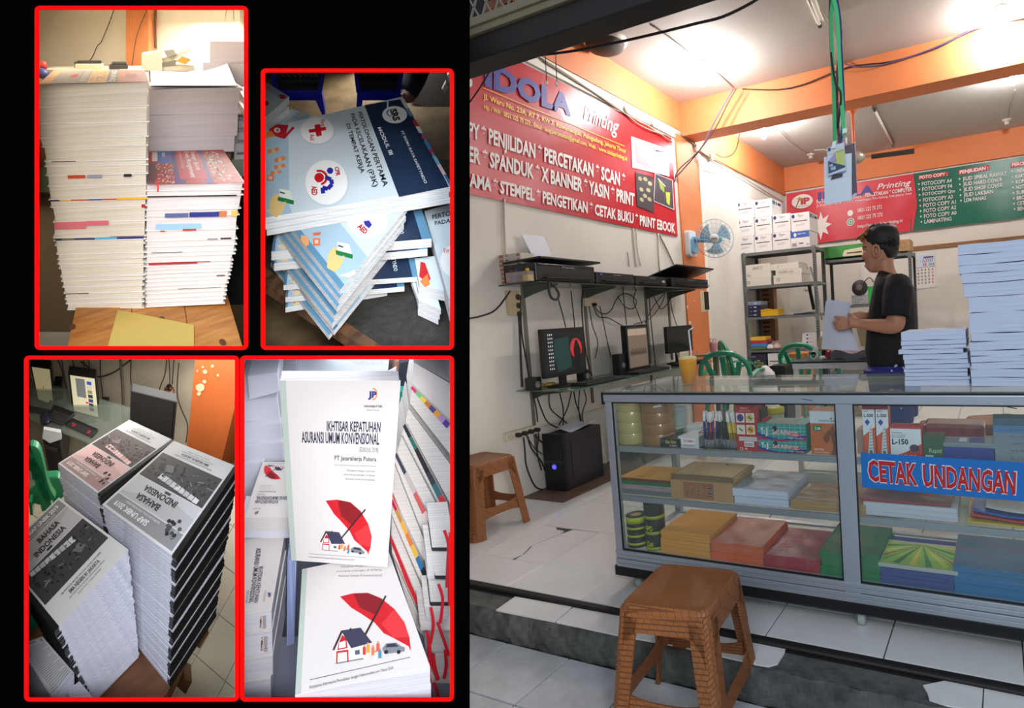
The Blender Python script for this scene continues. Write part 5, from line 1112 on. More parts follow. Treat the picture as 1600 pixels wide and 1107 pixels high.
# ---- desk
DZ, DX = .705, -2.385
dk = thing('glass_desk', 'long narrow glass desk on the left wall carrying monitors and keyboards', 'desk', (WX,3.8,DZ))
part('desk_plate', MB(glass((120,150,130),.55,.04)).box((WX,2.685,DZ-.008),(DX,4.92,DZ)), dk, .001)
for y in (2.81, 3.42, 4.24):
 part('bracket', MB(mat((60,58,54),.5)).prism([(WX+.01,y,DZ-.009),(DX-.05,y,DZ-.009),(DX-.05,y,DZ-.016),(WX+.10,y,DZ-.05),(WX+.01,y,DZ-.08)], (0,.004,0)), dk)
 part('bracket_rail', MB(mat((110,106,96),.5)).box((WX,y-.01,.28 if y < 3 else .5),(WX+.012,y+.01,DZ-.01)), dk)
def monitor(lab, q, xm, draw, thick=.03):
 """screen corners in pixels TL TR BR BL on the upright plane x = xm"""
 F = [at(x, y, 'x', xm) for x, y in q]; y0, y1 = min(F[0].y,F[3].y), max(F[1].y,F[2].y); z1, z0 = F[0].z, (F[2].z+F[3].z)/2
 t = thing('computer_monitor', lab, 'monitor', (xm-.03,(y0+y1)/2,DZ))
 part('housing', MB(m_blk).rbox((xm-thick,y0,z0),(xm,y1,z1),.008,3,'x'), t)
 part('housing_back', MB(m_blk).box((xm-thick-.03,y0+.06,z0+.05),(xm-thick,y1-.06,z1-.05)), t, .01)
 p = Print(facemap((xm,y0+.018,z1-.018),(0,y1-y0-.036,0),(0,0,-(z1-z0-.045)),(1,0,0)), rough=.2); draw(p); part('screen', p.mb, t, label=None)
 ym = (y0+y1)/2; part('stand_neck', MB(m_blk).box((xm-.05,ym-.03,DZ+.008),(xm-.03,ym+.03,z0+.06)), t, .004)
 part('stand_foot', MB(m_blk).lathe((xm-.03,ym,DZ+.001), [(.11,0),(.11,.006),(.04,.014)], 24), t)
 return t
def em(c, s=.6): return mat(c, .3, emit=s)
def scr1(p):
 p.rect(em((14,22,26),.25),0,0,1,1).up().poly(em((20,60,58),.4),[(.25,.2),(.6,.15),(.65,.9),(.3,1),(.2,.6)]).up().disc(em((190,40,50),.5),.80,.45,.16,.25,18).up().poly(em((8,10,14),.2),[(.78,.25),(.84,.25),(.92,.5),(.88,.98),(.76,.98),(.72,.5)])
 for i in range(3):
  for j in range(10): p.rect(em((200,206,210),.6), .08+.045*i, .06+.09*j, .10+.045*i, .10+.09*j)
monitor('left monitor on the glass desk showing a dark teal desktop with a red figure', [(846,515),(909,512.5),(917,583),(852,591)], -2.62, scr1)
def scr2(p):
 p.rect(em((120,104,90),.45),0,0,1,1).up().rect(em((170,150,130),.5),0,.04,.95,.2).rect(em((96,84,74),.4),.05,.62,.95,.7).rect(em((60,60,60),.4),0,.0,1,.03)
 for i in range(14): p.rect(em((60,54,48),.3), .1+.06*i, .56-.02*(i*7 % 3), .13+.06*i, .66)
monitor('middle monitor on the glass desk with a brownish landscape picture', [(980,509),(1010,506.5),(1016,574),(983,583)], -2.60, scr2, .05)
monitor('rear black monitor near the orange column, switched off', [(1041,511),(1074.5,508),(1083,548),(1047,552)], -2.62, lambda p: p.rect((12,12,14),0,0,1,1))
def keyboard(lab, x0, y0, w_=.14, L=.42, rz=0, c=(22,22,24)):
 t = thing('keyboard', lab, 'keyboard', (x0,y0,DZ)); part('keyboard_base', MB(mat(c,.4)).box((x0,y0,DZ+.001),(x0+w_,y0+L,DZ+.016)), t, .003)
 mb = MB(mat((40,40,44),.5))
 for i in range(5):
  for j in range(15): mb.box((x0+.012+i*.024, y0+.012+j*.0265, DZ+.016),(x0+.031+i*.024, y0+.034+j*.0265, DZ+.021))
 part('keys', mb, t, kind='stuff'); return t
keyboard('black keyboard in front of the left monitor', -2.56, 2.86); keyboard('black keyboard between the left and middle monitors', -2.60, 3.50, L=.44)
t = keyboard('flat black keyboard near the far end of the desk', -2.55, 4.1)
def spk(lab, px, py, x, w_=.07, h=.085):
 c = at(px, py, 'x', x); t = thing('desk_speaker', lab, 'speaker', (x-.03,c.y,DZ)); part('cabinet', MB(m_blk).box((x-.07,c.y-w_/2,DZ+.001),(x,c.y+w_/2,DZ+h)), t, .004)
 part('driver', MB(mat((110,112,112),.4)).lathe((x,c.y,DZ+h*.45), [(.022,0),(.022,.003),(.012,.001)], 16, 'x'), t); return t
spk('small black speaker on the desk left of the left monitor', 840, 598, -2.66); spk('small black speaker on the desk right of the left monitor', 918, 585, -2.62)
spk('taller black speaker beside the middle monitor', 974, 570, -2.62, .09, .16)
t = thing('ribbon_coil', 'coil of gold ribbon lying at the near end of the glass desk', 'ribbon', at(846,604,'z',DZ)); c = at(843,605,'z',DZ)
for k, (dx, dy) in enumerate(((0,0),(.05,.05))): part('coil_ring', MB(mat((206,172,90),.35,metal=.3)).lathe((c.x+dx,c.y+dy,DZ+.001), [(.030,0),(.036,.002),(.036,.02),(.030,.022),(.030,0)], 24, caps=False), t)
for k, (px, py, c, lab) in enumerate(((1004,571,(226,220,206),'white mouse on the desk before the middle monitor'),(1001,577,(90,40,44),'dark red mouse on the desk beside the white one'))):
 a = at(px,py,'z',DZ); t = thing('computer_mouse', lab, 'mouse', a); part('mouse_body', MB(mat(c,.4)).lathe((a.x,a.y,DZ+.001), [(.03,0),(.032,.01),(.022,.024),(.005,.03)], 16), t); part('wheel', MB(m_blk).box((a.x-.003,a.y+.008,DZ+.025),(a.x+.003,a.y+.02,DZ+.033)), t)
# ---- computer tower on the board
solo('floor_board', MB(wood((122,98,84),(92,70,58),4,(9,1,1),.5)).prism([(WX+.01,2.655,.001),(-2.495,2.645,.001),(-2.495,4.4,.001),(WX+.01,4.4,.001)], (0,0,.006)), 'flat brown board on the floor tiles under the computer towers', 'board')
def tower(lab, x0, x1, y0, y1, h, led=True):
 t = thing('computer_tower', lab, 'computer', ((x0+x1)/2,(y0+y1)/2,.008)); z = .008
 part('case', MB(mat((26,26,30),.42)).box((x0,y0+.02,z),(x1,y1,z+h)), t, .006); part('front_panel', MB(m_blk).rbox((x0-.003,y0,z),(x1+.003,y0+.03,z+h+.004),.02,4,'z'), t)
 part('side_panel', MB(mat((32,32,36),.4)).box((x1,y0+.07,z+.05),(x1+.003,y1-.04,z+h-.05)), t, .002); part('optical_drive', MB(mat((14,14,16),.3)).box((x0+.012,y0-.003,z+h-.16),(x1-.012,y0,z+h-.04)), t, .001)
 part('drive_door', MB(mat((44,44,48),.3)).box((x0+.012,y0-.004,z+h-.19),(x1-.012,y0,z+h-.17)), t)
 if led:
  part('power_button', MB(mat((60,60,255),.3,emit=3)).lathe(((x0+x1)/2,y0-.004,z+h*.43), [(.016,0),(.017,.004)], 18, 'y'), t); part('red_led', MB(mat((230,80,60),.3,emit=1)).lathe((x1-.03,y0-.003,z+h*.53), [(.004,0),(.004,.003)], 8, 'y'), t)
 return t
tower('black computer tower with a glowing blue button standing on the brown board', -2.805, -2.622, 2.82, 3.21, .375)
tower('rear black computer tower on the brown board, partly behind the counter', -2.80, -2.62, 3.62, 4.0, .40, False)
mb = MB(mat((216,222,236),.6)); mb.sheet(lambda u, v: (-2.80+.16*u, 2.93+.26*v, .388+.006+.01*math.sin(u*5+v*3)+.012*v), 6, 6, .002); solo('paper_sheets', mb, 'loose white sheets lying on the black computer tower', 'paper')
cw = lambda pts, r, lab, x=WX+.03: cable(pts, r, mwire, lab, 'x', x)
cw([(813,462),(815,520),(822,560),(828,600)], .005, 'black cable running down from the shelf beside the left monitor')
cw([(811,494),(813,540),(816,605)], .007, 'dark cable below the vertical power strip')
cw([(733,498),(752,494),(775,484),(797,455)], .005, 'brown cable sagging from the left to the printer shelf')
cw([(817,676),(820,700),(823,730),(836,760),(850,766)], .005, 'black power cable from the strip down to the computer tower')
cw([(823,676),(830,700),(845,720),(852,736)], .005, 'black power cable bending to the middle of the tower front')
cw([(840,672),(842,685),(839,705),(846,735)], .0045, 'black cable looping beside the computer tower')
cw([(834,675),(845,690),(860,698)], .0045, 'short black cable across to the tower top')
cw([(833,617),(838,640),(840,660)], .0045, 'black cable hanging under the desk near its left end'); cw([(838,617),(846,640),(856,660),(872,669)], .0045, 'black cable drooping under the desk towards the tower')
cw([(858,612),(860,638),(878,655),(886,662)], .0045, 'black cable curving under the desk above the tower, left'); cw([(874,612),(880,640),(880,665)], .0045, 'straight black cable under the desk above the tower')
cw([(893,612),(886,640),(873,665)], .0045, 'black cable crossing leftwards under the desk'); cw([(896,610),(900,630),(908,655),(905,662)], .0045, 'black cable crossing rightwards under the desk'); cw([(906,608),(904,635),(907,660)], .004, 'thin black cable under the desk, right of the crossing pair')
cw([(912,608),(916,625),(910,645),(911,660)], .004, 'wavy black cable under the desk near the rear tower')
cw([(872,466),(880,495),(884,512)], .004, 'thin black cable down to the left monitor'); cw([(892,455),(896,490),(898,512)], .004, 'black cable pair at the second bracket, left'); cw([(911,452),(909,480),(912,520),(917,560),(925,588)], .005, 'long black cable below the second printer')
cw([(929,478),(935,487),(945,491),(955,485),(962,470),(972,460),(985,461),(994,470),(992,480),(985,483),(975,478),(965,463)], .004, 'looping black cable right of the socket box')
cw([(927,478),(935,495),(950,497),(965,505),(975,511)], .004, 'black cable swinging from the socket box to the middle monitor'); cw([(920,477),(926,510),(934,535),(930,560)], .0035, 'thin black cable below the socket box, left'); cw([(935,470),(942,500),(948,530),(955,560)], .0035, 'thin black cable below the socket box, right')
cw([(973,450),(976,480),(979,508)], .004, 'straight black cable above the middle monitor'); cw([(994,453),(990,470),(997,490),(1003,506)], .004, 'black cable bending above the middle monitor'); cw([(1014,452),(1016,490),(1020,530),(1024,570)], .004, 'long black cable between the middle and rear monitors')
cw([(1018,456),(1030,480),(1036,482),(1046,470),(1048,455)], .004, 'black cable loop under the third printer'); cw([(1047,455),(1049,480),(1056,505),(1059,510)], .004, 'black cable dropping to the rear monitor'); cw([(1008,505),(1020,480),(1035,462),(1042,452)], .0035, 'slanting black cable right of the middle monitor')
cw([(1040,452),(1036,470),(1020,494),(1005,503),(990,507)], .0035, 'low slack black cable above the middle monitor'); cw([(857,440),(858,455),(862,466),(870,468),(873,460),(868,450),(860,442)], .008, 'flat brown ribbon hose looping below the leftmost printer', SX+.02)
cable([(820,676),(828,690),(835,700),(850,712)], .003, mwire, 'thin black lead beside the power plugs', 'x', WX+.06)
cable([(840,667),(870,660),(905,650),(948,636)], .008, mwire_w, 'white conduit running along the wall behind the tower', 'x', WX+.01, 'conduit')
cable([(938,688),(944,700),(941,710),(935,715),(944,712),(947,725)], .005, mwire_w, 'white cable coiling behind the computer tower', 'x', -2.66)
t = thing('wall_switch', 'small beige switch with a black strap hanging right of the orange column', 'switch', at(1101,470,'x',WX+.02)); a, b_ = at(1096,488,'x',WX+.02), at(1103,455,'x',WX+.02)
part('switch_plate', MB(mat((206,190,150),.5)).box((WX,a.y,a.z),(WX+.02,b_.y,b_.z)), t, .003); a, b_ = at(1103,484,'x',WX+.03), at(1107,456,'x',WX+.03); part('black_strap', MB(m_blk).box((WX,a.y,a.z),(WX+.03,b_.y,b_.z)), t, .003)
# ---- wall fan
hub = at(1117,373,'x',-2.50); ax_ = (EYE+Vector((-.9,0,.1))-hub).normalized(); u_ = ax_.cross(Vector((0,0,1))).normalized(); v_ = u_.cross(ax_)
TF = Matrix((( u_.x,v_.x,ax_.x,hub.x),(u_.y,v_.y,ax_.y,hub.y),(u_.z,v_.z,ax_.z,hub.z),(0,0,0,1)))
t = thing('wall_fan', 'pale blue wall fan with round wire cage mounted on the orange column', 'fan', at(1081,380,'x',WX+.05))
m_fb = mat((120,170,200),.35); Rf = .186
a = at(1080,381,'x',WX+.05); part('wall_mount', MB(mat((222,226,230),.4)).rbox((WX+.018,a.y-.07,a.z-.13),(WX+.07,a.y+.07,a.z+.13),.03,4,'x'), t); part('mount_front', MB(m_fb).rbox((WX+.07,a.y-.05,a.z-.10),(WX+.10,a.y+.05,a.z+.05),.02,4,'x'), t)
part('fan_arm', MB(m_fb).tube([Vector((WX+.07,a.y,a.z+.04)), hub-ax_*.10+Vector((0,0,-.01))], [.03,.035], 10), t)
mb = MB(m_fb); mb.T = TF; mb.lathe((0,0,-.11), [(.02,-.04),(.055,-.03),(.06,.03),(.05,.06)], 20); part('motor', mb, t)
mb = MB(mat((170,206,222),.4)); mb.T = TF
for k in range(22):
 an = 2*math.pi*k/22; prof = [(.045,.035),(.10,.045),(.155,.03),(Rf,0),(.15,-.05),(.06,-.06)]
 mb.tube([(r*math.cos(an),r*math.sin(an),h) for r, h in prof], .0018, 4)
for r, h in ((Rf,0),(.10,.045),(.148,.033)): mb.tube([(r*math.cos(2*math.pi*k/40),r*math.sin(2*math.pi*k/40),h) for k in range(40)], .004 if r == Rf else .0018, 5, closed=True)
part('wire_cage', mb, t)
for k in range(3):
 mb = MB(glass((130,180,205),.55,.1)); mb.T = TF; a0 = k*2.094
 mb.sheet(lambda u, v: ((.03+.125*u)*math.cos(a0+v*1.25*(.6+.4*u)), (.03+.125*u)*math.sin(a0+v*1.25*(.6+.4*u)), -.02+.03*v), 5, 5, .002); part('blade', mb, t)
mb = MB(mat((232,230,224),.4)); mb.T = TF; mb.lathe((0,0,.035), [(.048,0),(.048,.008),(.02,.014)], 24); hb = part('hub_badge', mb, t)
p = Print(lambda u, v, lay=0: TF @ Vector((.03-.06*u+0, .012-.024*v, .0505+.0004*lay))); 
p = Print(lambda u, v, lay=0: TF @ Vector((-.032+.064*u, .011-.022*v, .0505))); p.text((40,50,70),'SANYO',0,0,1,1,.02); part('lettering', p.mb, hb)
# ================================================================== rear of the shop
YB = BY-.052
bb = thing('wall_banner', 'long red and green vinyl price banner on the back wall behind the person', 'banner', (-.6, YB, 2.5))
pz = lambda x, y: at(x, y, 'y', YB)
def strip_mesh(pts, m, n=40):
 mb = MB(m); a, b_, c, d = [pz(*p) for p in pts]
 mb.sheet(lambda u, v: (a+(b_-a)*u)*(1-v)+(d+(c-d)*u)*v+Vector((0,.008*math.sin(u*17)*math.sin(v*4),0)), n, 6, Vector((0,.001,0))); return mb
part('red_section', strip_mesh([(1229,303),(1428,271.5),(1424,361),(1229,386.5)], mat((206,50,66),.4,bump=.5,bscale=7)), bb)
part('green_section', strip_mesh([(1427,271.5),(1760,220),(1760,320),(1422,361.5)], mat((20,104,84),.35,bump=.5,bscale=7)), bb)
def bt(q, c, s, bold=.014, slant=0, rect=None):
 p = Print(pixmap(q, 'y', YB-.010, .001), mbB); p.text(c, s, 0,0,1,1, bold, slant)
mbB = MB()
pr_ = Print(pixmap([(1424,272),(1436,270.5),(1436,361),(1424,361)], 'y', YB-.009, .001), mbB); pr_.poly((206,50,66),[(0,0),(.3,0),(.75,.55),(.2,1),(0,1)])
sl = lambda x0, y0, x1, y1, h: [(x0,y0-h),(x1,y1-h),(x1,y1),(x0,y0)]
W_ = (232,228,226)
bt(sl(1278,315,1366,303,14), (60,58,140), 'IDOLA', .04); bt(sl(1369,300,1425,292,12), W_, 'Printing', .012, .3)
bt(sl(1276,318.5,1425,298.5,6), W_, 'FOTO COPY * PENJILIDAN * PERCETAKAN * COMPUTER', .02); bt(sl(1276,325,1425,305,5), W_, 'Jl. Waru No. 23A, RT.7, RW.7, Rawamangun, Pulo Gadung, Kota Jakarta Timur', .005)
bt(sl(1340,332,1378,326,6), W_, '0821 222 75 272'); bt(sl(1340,344,1379,338,6), W_, '0821 222 75 272'); bt(sl(1340,358,1410,348.5,6.5), W_, 'http://www.idolaprinting.id')
p = Print(pixmap(sl(1237,330,1270,326,24), 'y', YB-.010, .001), mbB); p.disc((226,222,216),.5,.45,.5,.46,28).up().text((176,44,50),'iP',.42,.22,.86,.66,.06).line((120,60,40),[(.2,.8),(.4,.2)],.05).poly((196,140,60),[(.38,.1),(.42,.22),(.52,.24),(.43,.32),(.45,.45),(.36,.37),(.27,.44),(.31,.31),(.24,.22),(.34,.22)]).text((120,60,60),'IDOLA PRINTING',.34,.72,.8,.79)
p = Print(pixmap(sl(1323,340,1334,338.5,12), 'y', YB-.010, .001), mbB); p.disc((236,236,232),.5,.5,.42,.42,10); p = Print(pixmap(sl(1323,354,1335,352,12), 'y', YB-.010, .001), mbB); p.disc((236,236,232),.5,.5,.5,.5).up().disc((60,150,110),.5,.5,.4,.4).up().ring((236,236,232),.5,.5,.26,.26,.6,12)
p = Print(pixmap(sl(1265,378,1300,372,44), 'y', YB-.010, .001), mbB); p.poly((232,226,222),[(.5+.5*(1 if k % 2 == 0 else .5)*math.cos(k*math.pi/8), .5+.5*(1 if k % 2 == 0 else .5)*math.sin(k*math.pi/8)) for k in range(16)])
def label_(x0, y0, x1, y1, h, s):
 p = Print(pixmap([(x0,y0-h),(x1,y1-h),(x1,y1),(x0,y0)], 'y', YB-.010, .001), mbB); p.rect((176,40,50),0,0,1,1).up().text((240,232,228),s,.04,.14,.96,.86,.03)
def col_(x, y, rows, w0, slope, dx=.55, step=8.45, h=6):
 for k, s in enumerate(rows):
  w_ = w0*len(s)/13; X = x+dx*k; Y = y+step*k; bt(sl(X,Y,X+w_,Y-w_*slope,h), W_, '* '+s if 0 else s, .012)
  q = Print(pixmap(sl(X-6,Y-.5,X-3.5,Y-.8,3), 'y', YB-.010, .001), mbB); q.disc(W_,.5,.3,.5,.5,6)
label_(1435,281.5,1482,274.8,7,'FOTO COPY :'); col_(1440.5,290.5,['FOTOCOPY A4','FOTOCOPY F4','FOTOCOPY Qto','FOTOCOPY A3','FOTO COPY A1','FOTO COPY A2','FOTO COPY A0','LAMINATING'],55,.115)
label_(1497.5,273.5,1546,265.5,7.5,'PENJILIDAN :'); col_(1504,282.5,['JILID SPIRAL KAWAT','JILID HARD COVER','JILID SHOF COVER','JILID LAKBAN','LEM PANAS'],50,.12)
label_(1579,262,1632,254,7.5,'PERCETAKAN :'); col_(1586,270.5,['UNDANGAN','KARTU NAMA','KOP SURAT','NOTA','SURAT JALAN','BROSUR','CETAK BUKU','BENDERA'],52,.12)
part('banner_print', mbB, bb)
# wooden rail, white board and calendar on the back wall
solo('wall_board', MB(mat((214,212,204),.5)).box((-1.75,BY-.02,.1),(1.65,BY-.001,1.86)), 'large pale panel covering the back wall below the wooden rail', 'panel')
a = at(1180,425,'y',BY-.03); solo('wooden_rail', MB(wood((150,104,62),(116,78,44),5,(1,9,9))).box((-2.2,BY-.045,1.86),(1.65,BY-.001,1.915)), 'thin wooden rail along the back wall above the pale panel', 'rail')
cq = [at(1425,399,'y',BY-.03), at(1461,395.5,'y',BY-.03), at(1462.5,449,'y',BY-.03), at(1427,452.5,'y',BY-.03)]
cal = solo('wall_calendar', MB(mat((222,220,214),.6)).prism(cq, (0,.004,0)), 'white wall calendar with number rows hanging behind the person', 'calendar')
p = Print(lambda u, v, lay=0: (cq[0]*(1-u)+cq[1]*u)*(1-v)+(cq[3]*(1-u)+cq[2]*u)*v+Vector((0,-.002-.001*lay,0)))
p.rect((196,206,222),.02,.02,.98,.38).up().disc((226,206,90),.12,.2,.1,.08).rect((90,60,120),.5,.08,.92,.12).text((180,50,50),'10',.48,.26,.62,.36,.04).text((70,70,80),'2018',.72,.28,.95,.35).rect((60,60,60),.0,.385,1,.395)
for k in range(6): p.line((50,50,70),[(.45+.08*k,.24),(.52+.08*k,.10)],.02)
for k in range(31): u, v = (k % 6), k//6; p.text((190,50,50) if k % 6 == 5 else (60,60,64), str(k+1), .06+.155*u, .43+.095*v, .13+.155*u, .49+.095*v, .03)
part('print', p.mb, cal)
# ------------------------------------------------------------------ steel rack with paper boxes
m_rack = mat((112,116,114),.5,metal=.2); RY0, RY1 = 6.40, 6.82
def rack(lab, x0, x1, y0, y1, zs, top):
 t = thing('steel_rack', lab, 'shelf', ((x0+x1)/2,(y0+y1)/2,0)); hole = mat((20,20,20),.8)
 for x, sx in ((x0,1),(x1,-1)):
  for y, sy in ((y0,1),(y1,-1)):
   mb = MB(m_rack).box((x,y,0),(x+sx*.036,y+sy*.003,top)); mb.box((x,y,0),(x+sx*.003,y+sy*.036,top)); mb.use(hole)
   for k in range(int(top/.03)): mb.box((x+sx*.012,y-.001,.02+.03*k),(x+sx*.024,y+.004*sy,.036+.03*k))
   part('upright', mb, t, kind='stuff')
 for z in zs:
  mb = MB(m_rack).box((x0+.003,y0+.002,z-.034),(x1-.003,y0+.006,z)); mb.box((x0+.003,y1-.006,z-.034),(x1-.003,y1-.002,z)); mb.box((x0+.003,y0+.002,z-.004),(x1-.003,y1-.002,z)); mb.box((x0+.002,y0,z-.034),(x0+.006,y1,z)); mb.box((x1-.006,y0,z-.034),(x1-.002,y1,z)); part('shelf', mb, t)
  for x, sx in ((x0,1),(x1,-1)): part('gusset', MB(m_rack).prism([(x,y0-.002,z-.002),(x+sx*.09,y0-.002,z-.002),(x,y0-.002,z-.09)], (0,.002,0)), t)
 return t
RX0 = -2.838; RX1 = xs_(1275,1.6,RY0)
zs_ = [at(1215,y_,'y',RY0).z for y_ in (391,444.5,493.5,546)]+[.27]
rack('grey perforated steel rack by the left wall loaded with white paper boxes', RX0, RX1, RY0, RY1, zs_, zs_[0]+.01)
def rbx(x0, x1, yt, yb, z, lab, m, dep=.34, yf=RY0+.01, cat='box', name='paper_carton', group=None, bev=.002):
 X0, X1 = xs_(x0,z,yf), xs_(x1,z,yf); h = (yb-yt)/FPX*((EYE-Vector(((X0+X1)/2,yf,z))).length*1.0)*.985; t = thing(name, lab, cat, ((X0+X1)/2,yf+dep/2,z), group); part('carton', MB(m).box((X0,yf,z),(X1,yf+dep,z+h)), t, bev); return t, X0, X1, z+h, h
m_bx = mat((226,226,226),.6)
for c, (x0, x1, hh, lab) in enumerate(((1151.5,1178.5,(26.2,26.8,26.8),'leftmost'),(1179.8,1206.5,(26,26.5,26.5),'second'),(1208,1235.5,(27,27),'third'),(1236.5,1265,(25,28),'rightmost'))):
 z = zs_[0]+.001
 for k, h_ in enumerate(hh):
  blue = c == 3 and k == 0
  t, X0, X1, zt, h = rbx(x0+(.4 if k % 2 else 0), x1+.5, 0, h_, z, f'white paper carton on the rack top, {("lowest","second","topmost")[k] if len(hh) == 3 else ("lower","upper")[k]} of the {lab} column' if not blue else 'paper carton with a blue lid band, lower one of the rightmost column', m_bx, group='paper cartons on the rack top')
  yf = RY0+.01; p = Print(facemap((X0,yf,zt),(X1-X0,0,0),(0,0,-h),(0,-1,0),.001))
  if blue: p.rect((50,100,180),0,0,1,.38).up().disc((226,230,236),.24,.2,.08,.12).text((226,230,236),'paper one',.38,.12,.8,.22).rect((150,150,150),.06,.7,.3,.9).text((60,60,60),'#1',.84,.76,.96,.9).rect((90,90,90),.44,.7,.66,.78)
  else:
   p.rect((206,206,206),0,.32,1,.335).disc((44,50,110),.13,.17,.09,.11,12).text((80,84,110),'70gsm',.34,.08,.7,.26,.0,slant=.2).rect((84,84,86),.12,.42,.88,.475).text((150,150,156),'H A P P Y',.28,.6,.72,.74)
   if c % 2: q = Print(facemap((X1,yf+.02,zt-.01),(0,.3,0),(0,0,-h*.26),(1,0,0),.001), p.mb); q.rect((70,140,160),.0,.1,.3,.9).rect((40,44,90),.4,.1,.5,.9).rect((40,44,90),.6,.2,.95,.8)
  part('print', p.mb, t); z = zt+.0015
for k, (x0, x1, a, b_, z0) in enumerate(((1163,1205,435,447,0),(1163.5,1205,425,434.5,1),(1165,1204,411,423,2),(1209,1253,428,442,0),(1212,1253,419.5,427.5,1),(1204.5,1248,409.5,419,2))):
 if z0 == 0: z = zs_[1]+.001
 t, X0, X1, zt, h = rbx(x0,x1,a,b_,z,f'flat white box on the second rack shelf, {("lowest","middle","topmost")[z0]} of the {("left","right")[k//3]} pile', mat((216,212,200),.6), group='flat white boxes', name='flat_box'); z = zt+.001
 p = Print(facemap((X0,RY0+.01,zt),(X1-X0,0,0),(0,0,-h),(0,-1,0),.001)); p.text((90,80,70),('ru','ru','BARCO','ru','PAPER CO','ru')[k],.1 if k % 3 != 2 else .3,.3,.24 if k not in (2,4) else .7,.7,0,slant=.4); part('print', p.mb, t)
z = zs_[2]+.001
for k in range(4):
 t, X0, X1, zt, h = rbx(1166,1188,0,6,z,f'dark blue flat box, {("lowest","second","third","topmost")[k]} of the four at the left of the third rack shelf', mat((30,30,72),.4) if k < 3 else mat((130,134,160),.4), dep=.25, group='dark blue boxes', name='flat_box', bev=.003); p = Print(facemap((X0,RY0+.01,zt),(X1-X0,0,0),(0,0,-h),(0,-1,0),.001)); p.rect((190,194,206),.55,.35,.75,.65).rect((120,124,150),.25,.4,.45,.6); part('print', p.mb, t); z = zt+.001
t, X0, X1, zt, h = rbx(1189,1216,0,10,zs_[2]+.001,'open yellow carton tray on the third rack shelf',mat((232,182,30),.5),dep=.22,cat='tray',name='carton_tray'); part('torn_flap', MB(mat((236,190,50),.6)).sheet(lambda u, v: (X0-.01+(X1-X0+.04)*u, RY0+.12*v, zt+.003+.015*math.sin(u*7)*v), 8, 4, .003), t)
mb = MB(mat((186,180,166),.6)); x0_, x1_ = xs_(1218,zs_[2],RY0+.05), xs_(1271,zs_[2],RY0+.05); mb.sheet(lambda u, v: (x0_+(x1_-x0_)*u, RY0+.05+.25*v, zs_[2]+.012+.03*max(0,u-.4)+.006*math.sin(u*9)), 12, 4, .01); solo('magazine_pile', mb, 'loose pile of old papers on the right of the third rack shelf', 'papers')
x0_ = xs_(1240,zs_[2],RY0+.04); solo('blue_folder', MB(mat((30,40,110),.4)).box((x0_,RY0+.03,zs_[2]+.001),(xs_(1268,zs_[2],RY0+.03),RY0+.2,zs_[2]+.012)), 'dark blue folder under the loose papers on the third rack shelf', 'folder')
for k, (x0, x1, h_, c, lab) in enumerate(((1170,1196,4,(96,120,70),'green folded item lowest in the left heap'),(1169,1197,6,(70,130,190),'pale blue pack in the left heap'),(1171,1199,4,(190,40,70),'crimson pack in the left heap'),(1172,1196,6,(232,190,50),'yellow pack topping the left heap'))):
 if k == 0: z = zs_[3]+.001
 t, X0, X1, zt, h = rbx(x0,x1,0,h_,z,lab+' on the fourth rack shelf',mat(c,.5,bump=.3),dep=.2,cat='pack',name='plastic_pack',bev=.006); z = zt+.001
for k, (px, c) in enumerate(((1204,(226,220,212)),(1214,(214,190,180)))):
 c_ = Vector((xs_(px,zs_[3],RY0+.08),RY0+.08+.02*k,zs_[3]+.001)); solo('crumpled_bag', MB(mat(c,.5,bump=.8,bscale=40)).lathe(c_, [(.05,0),(.062,.02),(.04,.05),(.012,.062+.01*k)], 9), ('white crumpled bag on the fourth rack shelf','pinkish crumpled bag on the fourth rack shelf')[k], 'bag')
z = zs_[3]+.001
for k in range(4):
 t, X0, X1, zt, h = rbx(1253.5,1279,0,5.7,z,f'white paper box with a blue dot, {("lowest","second","third","topmost")[k]} of four behind the rack right end', m_bx, yf=RY0+.06, name='paper_box', group='white paper boxes behind'); p = Print(facemap((X0,RY0+.06,zt),(X1-X0,0,0),(0,0,-h),(0,-1,0),.001)); p.disc((44,50,120),.32,.5,.06,.25,10).text((110,110,140),'70gsm',.42,.25,.7,.6,0,slant=.2); part('print', p.mb, t); z = zt+.001
t, X0, X1, zt, h = rbx(1172,1200,0,24,zs_[4]+.001+.0,'dark navy carton with yellow script below the rack shelves',mat((34,34,62),.5),name='navy_carton')
for nm, x0, x1, zz, hh, lab, c in (('navy_carton',1172,1200,.42,21,'',(34,34,62)),):
 part('carton', MB(mat(c,.5)).box((X0,RY0+.01,zt),(X1,RY0+.3,zs_[3]-.05)), t); p = Print(facemap((X0,RY0+.008,zs_[3]-.06),(X1-X0,0,0),(0,0,-.17),(0,-1,0),.001)); p.text((210,200,190),'refi',.12,.45,.42,.75,0,slant=.2).text((226,180,80),'She',.42,.4,.85,.9,0,slant=.2).rect((120,120,150),.15,.1,.4,.2); part('print', p.mb, t)
t, X0, X1, zt, h = rbx(1202,1228,0,22,zs_[4]+.001,'white carton below the rack shelves beside the navy one',m_bx,name='paper_carton'); part('carton', MB(m_bx).box((X0,RY0+.01,zt),(X1,RY0+.3,zs_[3]-.05)), t); p = Print(facemap((X0,RY0+.008,zs_[3]-.05),(X1-X0,0,0),(0,0,-.22),(0,-1,0),.001)); p.rect((70,130,90),.6,.05,.95,.3).rect((60,60,60),.1,.42,.9,.47).text((120,120,120),'N A T',.3,.6,.7,.7); part('print', p.mb, t)
